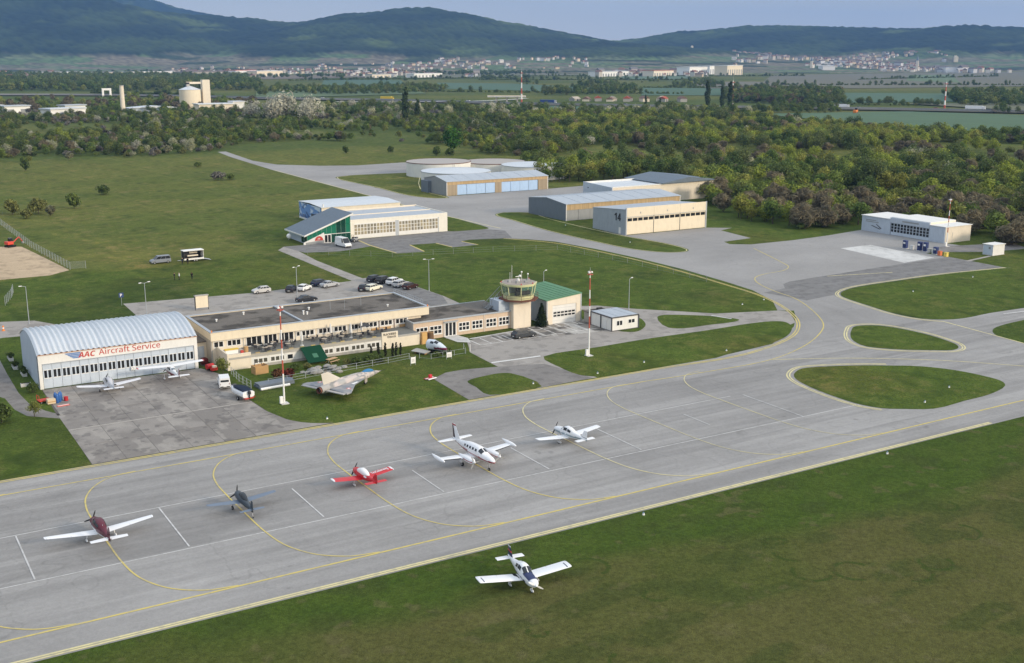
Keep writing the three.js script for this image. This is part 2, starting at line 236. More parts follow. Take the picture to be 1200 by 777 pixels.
paved('access_road', [[-200, -218], [17, -229], [26, -231], [35, -230], [37, -237], [33.5, -243.5], [19, -249], [-200, -262]], 0.006, M.concrete);
paved('access_road', [[35, -230.5], [37, -237], [54, -234], [54, -228]], 0.010, M.concrete);
paved('garden_path', [[-40, -196], [17, -196], [20.5, -188], [20.9, -181], [22, -176.6], [26.2, -172.6], [26.2, -175.2], [24.8, -178], [23.3, -183], [22.8, -190], [22.9, -203], [23.2, -216], [18, -221], [-40, -224]], 0.010, M.concreteOld);
paved('building_plot', [[-120, -372], [32, -352], [46, -344], [48, -325], [50.5, -299], [45, -294], [27, -294], [-120, -300]], 0.008, M.gravelSand);
paved('fuel_pad', [[241.1, -223.6], [252.8, -223.4], [250.9, -199.8], [237.9, -198.6]], 0.016, M.concreteLight);
paved('taxiway', [[179.7, -188.5], [187.4, -189.7], [190.5, -193.5], [194.1, -195.2], [217.3, -196.8], [255.2, -198.7], [254.2, -180.3], [197.7, -181.2], [193.9, -178.9], [181.9, -177.4]], 0.0155, M.asphaltDark);
paved('hangar_apron', [[256, -212], [272.8, -210], [290, -205], [286, -196], [270, -199], [258, -206]], 0.018, M.concreteOld);
paved('foot_path', [[253.5, -192.4], [266, -194.4], [266, -193.4], [253.7, -191.2]], 0.020, M.concrete);
// concrete bays in front of the service hangar, each a slab of its own with open joints
{
  const apron = new THREE.Mesh(white(sheet([[25.9, -149.9], [26.1, -172.1], [25.9, -175], [26.3, -190], [51.8, -190], [53.6, -185], [53, -170], [53.4, -160.6], [54.6, -155], [56.4, -152], [60, -150]], 0.010)), S([0.12, 0.11, 0.10], 1)); apron.name = numbered('hangar_apron'); apron.userData.kind = 'structure'; apron.receiveShadow = true; scene.add(apron);
  const RE = [[-190, 51.8], [-185, 53.5], [-170, 52.9], [-166.4, 53.0], [-160.6, 53.3], [-155, 54.5], [-152, 56.3], [-149.9, 59.6]], rx = (z) => { for (let i = 0; i + 1 < RE.length; i++) if (z <= RE[i + 1][0]) return RE[i][1] + (RE[i + 1][1] - RE[i][1]) * (z - RE[i][0]) / (RE[i + 1][0] - RE[i][0]); return 59.6; }; const outline = (z) => [z < -175 ? 26.3 : 25.95, 52.6];
  const zr = [[-189.9, -182.2], [-182.15, -174.4], [-174.35, -166.6], [-166.2, -158.4], [-158.35, -150.05]], variants = [0, 1, 2].map((k) => { const m = M.concreteOld.clone(); m.map = tex(512, 512, (u, v, i, j) => { const a = smooth(0.4, 0.65, fbm(u * 5, v * 5, 4, 140 + k, 5, 5)), b = smooth(0.54, 0.68, fbm(u * 12, v * 7, 4, 150 + k, 12, 7)), d = smooth(0.62, 0.72, fbm(u * 18, v * 18, 3, 160 + k, 18, 18)); let c = mixc([0.205, 0.185, 0.165], [0.27, 0.245, 0.218], a); c = mixc(c, [0.36, 0.33, 0.29], b * 0.5); c = mixc(c, [0.10, 0.092, 0.085], d * 0.5); const q = 0.86 + 0.28 * hash2(i, j, 8); return [c[0] * q, c[1] * q, c[2] * q]; }, { rep: [1 / 21, 1 / 21] }); return m; });
  zr.forEach(([z0, z1], r) => { const [xa, xb] = outline((z0 + z1) / 2), n = 6; for (let i = 0; i < n; i++) { const a = xa + (xb - xa) * i / n, b = xa + (xb - xa) * (i + 1) / n; const k = hash2(i, r, 8); const zs = []; for (let q = 0; q <= 6; q++) zs.push(z0 + 0.03 + (z1 - z0 - 0.06) * q / 6); mesh('concrete_slab', i < n - 1 ? B(a + 0.03, b - 0.03, 0.011, 0.022 + 0.004 * k, z0 + 0.015, z1 - 0.015) : prism([[a + 0.03, z0 + 0.03], ...zs.map((z) => [rx(z), z]), [a + 0.04, z1 - 0.03]], 0.011, 0.022 + 0.004 * k, 'y'), variants[Math.floor(k * 3)], apron); } });
  mesh('joint_strip', B(26.0, 53.0, 0.011, 0.030, -166.54, -166.26), S([0.40, 0.375, 0.34], 0.95), apron);
}
// grass islands and lawns that lie within the paved surfaces
const mod = new TessellateModifier(3.2, 8);
function island(pts, y = 0.03, closedSmooth = true) {
  let g = sheet(closedSmooth ? curvePts(pts, true, 3) : pts, y); g = mod.modify(g.toNonIndexed()); g.computeVertexNormals(); return struct('grass_island', tintTurf(planUV(g)), M.grass);
}
const I1 = [[160.8, -112.1], [162.7, -114.4], [162.7, -118.1], [161.7, -122.4], [158.8, -127.1], [154.2, -130.5], [149.1, -133.6], [143.4, -136.0], [140.1, -136.7], [136.6, -135.0], [134.8, -133.0], [133.6, -130.2], [132.7, -125.5], [132.4, -120.7], [132.7, -116.6], [134.1, -113.7], [136.6, -111.8], [140.6, -109.6], [147.9, -109.9], [154.5, -110.2]];
const I2 = [[171.6, -154.2], [173.7, -154.2], [176.6, -152.4], [178.3, -147.6], [178.6, -141.6], [177.7, -136.6], [176.8, -134.2], [174.9, -132.3], [172.5, -131.9], [169.2, -133.9], [164.4, -137.5], [161.4, -141.9], [162.5, -145.8], [165.0, -149.0], [168.9, -152.4]];
const I3 = [[191.5, -175.9], [193.9, -178.9], [197.7, -181.0], [203.2, -182.3], [216.6, -182.7], [229.9, -182.6], [244.8, -181.8], [254.4, -180.0], [340, -165], [340, -142], [232.4, -147.1], [215.8, -147.9], [205.2, -148.4], [196.6, -148.0], [192.7, -149.0], [188.8, -152.2], [187.8, -157.9], [189.1, -165.9]];
const I5 = [[106.5, -166.3], [118.6, -166.9], [130.7, -167.3], [144.9, -166.8], [156.1, -166.9], [161.1, -166.1], [162.8, -164.7], [161.9, -161.7], [159.4, -158.9], [154.6, -155.3], [148.4, -152.7], [141.9, -151.4], [135.4, -151.0], [121.5, -150.5], [113.7, -150.2], [109.1, -150.2], [106.6, -151.0], [105.1, -153.2], [105.0, -159.1]];
const I8 = [[193.2, -332.7], [198.9, -336.8], [206.9, -331.4], [204.6, -318.5], [203, -288.4], [203.2, -271.7], [205.0, -255.8], [203.7, -244.3], [200.5, -241.2], [194.8, -243.0], [190.3, -252.4], [189.1, -267.1], [189.0, -294.3], [191.7, -319.1]];
const I10 = [[194.4, -475], [202.0, -480], [214.4, -480], [236.6, -474], [205.8, -410.6], [203.4, -387.1], [202.3, -383.0], [197.3, -384.4], [192.6, -396.7], [193.6, -430.5]];
const I9 = [[177.4, -337.2], [177.6, -325.2], [176.9, -310.0], [175.5, -306.5], [168.8, -306.4], [162.7, -307.6], [162.6, -327]];
island(I1); island(I2); island(I3, 0.03); island(I5); island(I8); island(I10); island(I9);
island([[225.9, -142.8], [205.7, -140.7], [199.1, -140.2], [194.0, -139.0], [190.8, -136.8], [188.9, -133.9], [188.6, -128.5], [192, -119], [225, -112], [330, -108], [330, -139]], 0.03);
island([[143.4, -180.9], [145.3, -182.0], [147.9, -181.0], [154.4, -175.2], [156.4, -170.8], [154.5, -169.7], [147.8, -170.2], [141.6, -170.5], [139.6, -172.5]]);
island([[87.2, -159.4], [91.7, -160.7], [94.1, -160.8], [95.8, -159.8], [96.0, -150.4], [86.4, -150.6], [86.7, -155.5]]);
island([[129.4, -194], [134.2, -195.0], [135.3, -193.3], [139.8, -188.4], [140.1, -182.9], [138.0, -177.8], [135.5, -175.0], [131.8, -173.0], [129.4, -175.3], [129.5, -187.0]]);
island([[101.6, -188.2], [112.9, -188.2], [113, -186.2], [107, -185.4], [102.2, -184.9]], 0.03, false);
console.log('islands');
// --- painted lines
const edge = [[-230, -149.4], [119.3, -149.6], [135.5, -149.0], [146.2, -151.2], [155.9, -155.3], [163.2, -161.3], [168.0, -167.3], [173.6, -177.8], [176.8, -188.0], [178.2, -199], [180, -216.0], [180.8, -234.9], [179.6, -258], [177.7, -272.1], [169.5, -287.0]];
const edgeC = [...edge.slice(0, 1), ...curvePts(edge.slice(1), false, 5)];
line('yellow_edge_line', edgeC, 0.26, M.yellow); line('yellow_edge_line', offset(edgeC, 0.5), 0.26, M.yellow);
line('yellow_edge_line', [[-230, -100.55], [142, -100.55]], 0.3, M.yellowPale); line('yellow_edge_line', [[-230, -100.95], [142, -100.95]], 0.3, M.yellowPale);
line('yellow_guide_line', [[-230, -105.6], [400, -105.2]], 0.3, M.yellow);
const up = [[-230, -144.5], [112, -144.2], ...curvePts([[118.5, -143.7], [138.7, -143.7], [150.5, -147.4], [160.2, -152.7], [167.7, -158.6], [175, -168.5], [181.3, -180.5], [183.1, -188.8], [186.8, -198.4], [191.0, -203.4], [196.1, -205.5], [203.2, -206.6], [208.1, -209.9], [210.8, -214.8], [220.3, -236.0]], false, 5)];
line('yellow_guide_line', up, 0.24, M.yellow);
const sc = curvePts([[30.2, -144.5], [27.4, -144.1], [24.8, -142.0], [22.9, -138.4], [22.2, -134.6], [22.1, -131.0], [22.2, -123.3], [22.4, -117.3], [23.0, -112.9], [24.2, -109.9], [25.6, -108.0], [28.2, -106.2], [31.2, -105.6]], false, 5).map(([x, z]) => [x - 22.2, z]);
for (let k = -2; k < 7; k++) line('yellow_guide_line', sc.map(([x, z]) => [x + 22.2 + 15.63 * k, z]), k < 5 ? 0.19 : 0.15, k < 4 ? M.yellow : M.yellowPale, 0.038);
line('white_stand_line', [[-230, -130.6], [118.5, -130.5]], 0.16, M.whiteLine); line('white_stand_line', [[-230, -117.6], [132.3, -116.9]], 0.16, M.whiteLine);
for (const [x, a, b] of [[-2, -130, -118], [13.8, -130.3, -117.6], [29.6, -130.4, -117.6], [45.3, -128.2, -117.8], [60.9, -126.4, -117.6], [76.3, -127.3, -117.6], [91.1, -128.4, -117.5], [106.2, -127, -121], [120.7, -130, -116.8]]) line('white_stand_line', [[x, a], [x, b]], 0.17, M.whiteLine, 0.042);
for (const [I, w] of [[I1.slice(5, 16), 0], [I2, 1]]) { const c = curvePts(I, !!w, 4), sg = w ? -1 : 1, d = offset(c, 0.7 * sg, !!w), e = offset(c, 1.15 * sg, !!w); line('yellow_edge_line', d, 0.26, M.yellowPale, 0.034, !!w); line('yellow_edge_line', e, 0.26, M.yellowPale, 0.034, !!w); }
{ const c = curvePts([[254.2, -180.4], [229.9, -183.2], [216.6, -183.2], [203.2, -182.9], [197.5, -181.5], [193.4, -179.2], [190.9, -175.9], [188.5, -165.9], [187.2, -157.9], [188.2, -151.9], [190.5, -148.5]], false, 4); line('yellow_edge_line', c, 0.3, M.yellowPale); line('yellow_edge_line', offset(c, 0.5), 0.22, M.yellowPale);
  line('yellow_edge_line', [[190.5, -148.5], [188.4, -128.5], [189.5, -105]], 0.35, M.yellowPale);
  line('yellow_guide_line', curvePts([[140, -143.7], [152, -137.6], [165, -128], [180, -112], [190, -106]], false, 4), 0.25, M.yellowPale);
  line('yellow_edge_line', offset(curvePts(I8, true, 3), 0.5, true), 0.3, M.yellowPale, 0.034, true);
  line('yellow_edge_line', offset(curvePts(I10.slice(3).concat(I10.slice(0, 2)), false, 3), 0.7), 0.35, M.yellowPale);
  line('yellow_edge_line', [[179.2, -305], [177.9, -337], [178.5, -373.7], [179.9, -409.5], [183, -521.3]], 0.4, M.yellowPale);
  line('yellow_edge_line', [[207, -195.5], [224.5, -190.8]], 0.35, M.yellowPale); }
for (const p of [[[131.9, -308], [130.8, -296], [131.6, -280]], [[140.8, -290.6], [139.3, -278.5]], [[148.6, -289.6], [149.3, -281]], [[156.4, -288.6], [157.6, -281]]]) line('yellow_guide_line', p, 0.5, M.yellow);
line('white_stop_line', [[96.4, -167.4], [106.2, -166.9]], 0.55, S([0.68, 0.67, 0.64], 0.85));
M.whiteBay = S([1, 1, 1], 0.85, 0, { map: paintTex([0.72, 0.70, 0.66], 118) });
for (let k = 0; k < 11; k++) line('white_bay_line', [[101.0 + k * 2.4, -183.9], [101.0 + k * 2.4, -179.4]], 0.2, M.whiteBay);
for (let k = 0; k < 7; k++) line('white_bay_line', [[113.6 + k * 2.1, -186.6], [113.6 + k * 2.1, -184.4]], 0.3, M.whiteBay);
line('white_bay_line', [[101, -179.4], [127, -179.3]], 0.16, M.whiteBay, 0.040); line('white_bay_line', [[113, -184.3], [127, -184.2]], 0.16, M.whiteBay, 0.040);
{ const m = S([1, 1, 1], 0.95, 0, { map: tex(512, 512, (u, v, i, j) => { const a = smooth(0.48, 0.62, fbm(u * 9, v * 14, 4, 131, 9, 14)), b = smooth(0.5, 0.66, fbm(u * 22, v * 8, 4, 133, 22, 8)); let c = mixc([0.27, 0.245, 0.215], [0.13, 0.122, 0.112], a); c = mixc(c, [0.5, 0.48, 0.44], b * 0.75); const k = 0.88 + 0.24 * hash2(i, j, 8); return [c[0] * k, c[1] * k, c[2] * k]; }, { rep: [1 / 22, 1 / 22] }) }); paved('worn_pavement', curvePts([[106, -184.6], [113, -187], [121, -186.6], [128.9, -186.8], [129, -181], [127.5, -177.2], [120, -177.6], [113, -178.6], [107, -179.4]], true, 3), 0.027, m); }
paved('foot_path', [[98, -188.3], [101, -188.3], [101.6, -185.3], [100.4, -182], [98.4, -183.6]], 0.024, M.concreteLight);
line('kerb', [[101.6, -184.6], [112.8, -185.6]], 0.5, M.concreteLight, 0.036);
line('white_stop_line', [[207, -146.4], [214, -145.6]], 0.5, M.whiteLine, 0.05);
line('white_stop_line', [[154, -176.5], [155.5, -172]], 0.5, M.whiteLine, 0.05);
console.log('markings');

// ---------------------------------------------------------------- buildings
const stain = (base, s, amt = 0.12, sx = 8, sy = 8) => tex(256, 256, (u, v, i, j) => { const k = 1 - amt * fbm(u * 10, v * 5, 4, s, 10, 5) - amt * 0.45 * smooth(0.55, 0.8, fbm(u * 40, v * 6, 3, s + 2, 40, 6)) + 0.03 * (hash2(i, j, s) - 0.5); return [base[0] * k, base[1] * k, base[2] * k]; }, { rep: [1 / sx, 1 / sy] });
M.white = S([1, 1, 1], 0.75, 0, { map: stain([0.78, 0.765, 0.72], 201) });
M.cream = S([1, 1, 1], 0.85, 0, { map: stain([0.80, 0.70, 0.53], 203, 0.10) });
M.creamPale = S([1, 1, 1], 0.85, 0, { map: stain([0.80, 0.71, 0.57], 205, 0.12) });
M.pinkish = S([1, 1, 1], 0.85, 0, { map: stain([0.66, 0.51, 0.38], 207, 0.12) });
M.wallGrey = S([1, 1, 1], 0.85, 0, { map: stain([0.46, 0.44, 0.40], 209, 0.22) });
M.blueGrey = S([1, 1, 1], 0.6, 0, { map: stain([0.50, 0.56, 0.63], 211, 0.16) });
M.paleMetal = S([1, 1, 1], 0.5, 0.0, { map: stain([0.56, 0.63, 0.71], 213, 0.14) });
M.roofMetal = S([1, 1, 1], 0.38, 0.25, { map: stain([0.70, 0.73, 0.75], 215, 0.14) });
M.roofGreyMetal = S([1, 1, 1], 0.45, 0.2, { map: stain([0.46, 0.50, 0.54], 217, 0.16) });
M.slate = S([1, 1, 1], 0.55, 0.1, { map: stain([0.13, 0.17, 0.21], 219, 0.25, 5, 3) });
M.darkSteel = S([1, 1, 1], 0.55, 0.1, { map: stain([0.16, 0.19, 0.225], 221, 0.15) });
M.midSteel = S([1, 1, 1], 0.6, 0.05, { map: stain([0.30, 0.31, 0.31], 223, 0.15) });
M.steelSide = S([1, 1, 1], 0.6, 0.05, { map: stain([0.36, 0.40, 0.44], 225, 0.15) });
M.gravelRoof = S([1, 1, 1], 1, 0, { map: tex(512, 512, (u, v, i, j) => { const k = 0.7 + 0.35 * hash2(i, j, 9) + 0.25 * (fbm(u * 24, v * 24, 3, 231, 24, 24) - 0.5) - 0.45 * smooth(0.45, 0.7, fbm(u * 6, v * 6, 4, 232, 6, 6)); return [0.185 * k, 0.165 * k, 0.142 * k]; }, { rep: [1 / 18, 1 / 18] }), bumpMap: roughGrain, bumpScale: 0.03 });
M.wood = S([1, 1, 1], 0.85, 0, { map: tex(512, 256, (u, v, i, j) => { const b = Math.floor(u * 48), k = 0.78 + 0.34 * hash2(b, 1, 6) + 0.1 * (fbm(u * 300, v * 6, 2, 241) - 0.5), e = Math.abs((u * 48) % 1 - 0.5) > 0.45 ? 0.7 : 1; return [0.50 * k * e, 0.36 * k * e, 0.20 * k * e]; }, { rep: [1 / 9, 1 / 4] }) });
M.woodGrey = S([1, 1, 1], 0.85, 0, { map: tex(512, 256, (u, v, i, j) => { const b = Math.floor(u * 48), k = 0.8 + 0.3 * hash2(b, 1, 16), e = Math.abs((u * 48) % 1 - 0.5) > 0.45 ? 0.75 : 1; return [0.37 * k * e, 0.30 * k * e, 0.21 * k * e]; }, { rep: [1 / 9, 1 / 4] }) });
M.timber = S([0.48, 0.30, 0.14], 0.8);
M.blueDoor = S([1, 1, 1], 0.5, 0, { map: stain([0.40, 0.56, 0.78], 251, 0.12) });
M.glass = S([0.018, 0.02, 0.022], 0.12); M.glassGreen = S([0.015, 0.16, 0.095], 0.08); M.glassDark = S([0.008, 0.05, 0.035], 0.08); M.glassBlue = S([0.12, 0.2, 0.26], 0.1);
M.frame = S([0.74, 0.73, 0.70], 0.6); M.frameDark = S([0.06, 0.06, 0.065], 0.6); M.zinc = S([0.42, 0.45, 0.48], 0.45, 0.35); M.red = S([0.50, 0.045, 0.03], 0.55); M.signBlue = S([0.09, 0.20, 0.45], 0.55); M.black = S([0.015, 0.015, 0.016], 0.6);
M.greenRoof = S([1, 1, 1], 0.6, 0, { map: stain([0.10, 0.25, 0.12], 253, 0.2) }); M.paleYellow = S([0.66, 0.66, 0.36], 0.6); M.rust = S([0.16, 0.07, 0.05], 0.8); M.rubber = S([0.02, 0.02, 0.02], 0.9); M.plasterWhite = S([0.80, 0.79, 0.76], 0.7);
M.orange = S([0.75, 0.22, 0.03], 0.6); M.skyMural = S([1, 1, 1], 0.6, 0, { map: tex(256, 128, (u, v) => { const c = smooth(0.5, 0.62, fbm(u * 6, v * 4, 4, 261)); const d = smooth(0.57, 0.66, fbm(u * 7 + 4, v * 5, 4, 264)); return mixc(mixc([0.16, 0.30, 0.60], [0.62, 0.70, 0.80], c), [0.03, 0.07, 0.2], d * 0.8); }, { rep: [1 / 20, 1 / 6] }) });

// a window on a wall that faces +z: frame with cols x rows panes (each pane a sub-part)
function win(parent, x0, x1, y0, y1, z, cols = 1, rows = 1, { fm = M.frame, gm = M.glass, t = 0.07, name = 'window' } = {}) {
  const gs = [], w = (x1 - x0) / cols, h = (y1 - y0) / rows;
  for (let i = 0; i <= cols; i++) gs.push(B(x0 + i * w - t / 2, x0 + i * w + t / 2, y0 - t / 2, y1 + t / 2, z - 0.03, z + 0.06));
  for (let j = 0; j <= rows; j++) for (let i = 0; i < cols; i++) gs.push(B(x0 + i * w + t / 2, x0 + (i + 1) * w - t / 2, y0 + j * h - t / 2, y0 + j * h + t / 2, z - 0.03, z + 0.058));
  const f = wpart(parent, name, gs, fm);
  for (let i = 0; i < cols; i++) for (let j = 0; j < rows; j++) wpart(f, 'pane', B(x0 + i * w + t / 2, x0 + (i + 1) * w - t / 2, y0 + j * h + t / 2, y0 + (j + 1) * h - t / 2, z - 0.03, z + 0.02), gm);
  return f;
}
// the same on a wall that faces -x
function winX(parent, z0, z1, y0, y1, x, cols = 1, rows = 1, { fm = M.frame, gm = M.glass, t = 0.07, name = 'window' } = {}) {
  const gs = [], w = (z1 - z0) / cols, h = (y1 - y0) / rows;
  for (let i = 0; i <= cols; i++) gs.push(B(x - 0.06, x + 0.03, y0 - t / 2, y1 + t / 2, z0 + i * w - t / 2, z0 + i * w + t / 2));
  for (let j = 0; j <= rows; j++) for (let i = 0; i < cols; i++) gs.push(B(x - 0.058, x + 0.03, y0 + j * h - t / 2, y0 + j * h + t / 2, z0 + i * w + t / 2, z0 + (i + 1) * w - t / 2));
  const f = wpart(parent, name, gs, fm);
  for (let i = 0; i < cols; i++) for (let j = 0; j < rows; j++) wpart(f, 'pane', B(x - 0.02, x + 0.03, y0 + j * h + t / 2, y0 + (j + 1) * h - t / 2, z0 + i * w + t / 2, z0 + (i + 1) * w - t / 2), gm);
  return f;
}
const gable = (x, pts, d) => prism(pts, x, x + d, 'x');

{ // service hangar with barrel roof
  const t = thing('barrel_roof_hangar', 'pale blue hangar with ribbed barrel roof and red Aircraft Service lettering', 'hangar', [38.85, 0, -199]);
  const X0 = 26.1, X1 = 51.6, ZF = -190.2, ZB = -207.8, E = 5.55, RISE = 2.15, c = (ZF + ZB) / 2, hw = (ZF - ZB) / 2, R = (hw * hw + RISE * RISE) / (2 * RISE), yc = E + RISE - R, a0 = Math.asin(hw / R);
  const arc = (r, n = 18) => Array.from({ length: n + 1 }, (_, i) => { const a = a0 - 2 * a0 * i / n; return [c + r * Math.sin(a), yc + r * Math.cos(a)]; });
  for (const x of [X0, X1 - 0.25]) wpart(t, 'side_wall', gable(x, [[ZF - 0.26, 0], ...arc(R - 0.03), [ZB, 0]], 0.25), x === X0 ? M.blueGrey : M.creamPale);
  wpart(t, 'back_wall', B(X0 + 0.25, X1 - 0.25, 0, E, ZB, ZB + 0.25), M.blueGrey);
  wpart(t, 'front_fascia', [B(X0, X1, 4.15, E + 0.02, ZF - 0.25, ZF)], M.white);
  for (const x of [X0, X1 - 0.55]) wpart(t, 'corner_post', B(x, x + 0.55, 0, 4.15, ZF - 0.25, ZF), M.white);
  wpart(t, 'eave_trim', B(X0 - 0.05, X1 + 0.05, E + 0.02, E + 0.1, ZF - 0.3, ZF + 0.12), S([0.55, 0.33, 0.22], 0.8));
  const nP = 31, w = (X1 - X0 + 0.2) / nP;
  const ribs = []; { const A = arc(R, 20), A2 = arc(R + 0.34, 20), A3 = arc(R + 0.10, 20), pos = [], ix = [], row = 7, prof = [[0, 0], [0.12, 0.08], [0.3, 0.78], [0.5, 1], [0.7, 0.78], [0.88, 0.08], [1, 0]];
    for (let i = 0; i < A.length; i++) for (const [u, k] of prof) pos.push(u * w, A[i][1] + (A2[i][1] - A[i][1]) * k, A[i][0] + (A2[i][0] - A[i][0]) * k);
    for (let i = 0; i + 1 < A.length; i++) for (let j = 0; j + 1 < row; j++) { const a = i * row + j; ix.push(a, a + 1, a + row, a + 1, a + row + 1, a + row); }
    const g = new THREE.BufferGeometry(); g.setAttribute('position', new THREE.Float32BufferAttribute(pos, 3)); g.setIndex(ix); g.computeVertexNormals(); ribs.push(g); }
  const rg = merge(ribs[0].clone()); const tones = [0, 1, 2].map((k) => { const m = M.roofMetal.clone(); m.color = new THREE.Color().setRGB(1 - 0.05 * k, 1 - 0.045 * k, 1 - 0.035 * k); return m; });
  for (let k = 0; k < nP; k++) { const o = new THREE.Mesh(rg, tones[Math.floor(hash2(k, 3, 4) * 3)]); o.name = 'roof_panel'; o.castShadow = o.receiveShadow = true; o.position.set(X0 - 0.1 + k * w - 38.85, 0, 199); t.add(o); }
  const dx0 = X0 + 0.6, dx1 = X1 - 0.6, nd = 17, dw = (dx1 - dx0) / nd;
  for (let k = 0; k < nd; k++) { const a = dx0 + k * dw, off = k % 2 ? 0.0 : 0.05; const d = wpart(t, 'door_panel', B(a + 0.02, a + dw - 0.02, 0.06, 4.1, ZF - 0.3 + off, ZF - 0.16 + off), M.paleMetal);
    for (const q of [0.14, 0.58]) wpart(d, 'pane', B(a + q * dw, a + (q + 0.29) * dw, 1.8, 3.05, ZF - 0.2 + off, ZF - 0.145 + off), M.glass);
    for (const [u, v] of [[1.68, 1.8], [3.05, 3.15]]) wpart(d, 'pane_frame', B(a + 0.1 * dw, a + 0.96 * dw, u, v, ZF - 0.2 + off, ZF - 0.13 + off), M.frame); }
  wpart(t, 'door_track', B(dx0, dx1, 4.06, 4.16, ZF - 0.12, ZF + 0.06), M.zinc);
  wpart(t, 'lettering', textG('Aircraft Service', 0.92, { width: 9.9 }).translate(35.5, 4.55, ZF + 0.012), M.red, 'red Aircraft Service lettering on the white fascia');
  const aac = textG('AAC', 0.86, { bold: true, width: 2.55 }); aac.applyMatrix4(new THREE.Matrix4().makeShear(0, 0, 0.22, 0, 0, 0)); wpart(t, 'lettering', aac.translate(32.25, 4.5, ZF + 0.012), M.red, 'red slanted AAC lettering');
  for (let k = 0; k < 4; k++) { const y1 = 5.42 - k * 0.25, y0 = y1 - 0.19, l = (y) => 30.2 + (5.42 - y) * 1.35; wpart(t, 'emblem_stripe', prism([[l(y1), y1], [32.75, y1], [32.55, y0], [l(y0), y0]], ZF + 0.012, ZF + 0.03), M.signBlue, 'blue stripe of the tapering emblem'); }
  const ac = wpart(t, 'air_conditioner', RB(0.75, 0.6, 0.32, 0.05, 40.7, 1.55, ZF + 0.02), M.plasterWhite); wpart(ac, 'fan_grille', new THREE.TorusGeometry(0.2, 0.03, 6, 16).translate(40.62, 1.55, ZF + 0.19), M.zinc);
  wpart(t, 'drainpipe', CYL(0.06, 0.06, 5.4, X0 - 0.08, 0, ZF - 0.4, 8), M.zinc);
}
{ // link between hangar and terminal
  const t = thing('link_building', 'low cream link with grey door between hangar and terminal', 'building', [53, 0, -199]);
  wpart(t, 'wall', B(51.65, 54.4, 0, 3.4, -206, -194.5), M.creamPale); wpart(t, 'roof', B(51.65, 54.4, 3.4, 3.6, -206, -194.3), M.gravelRoof);
  const d = wpart(t, 'door', B(52.1, 53.9, 0.05, 2.7, -194.5, -194.42), M.blueGrey); wpart(d, 'door_leaf', B(53.0, 53.85, 0.1, 2.6, -194.42, -194.36), M.paleMetal);
}
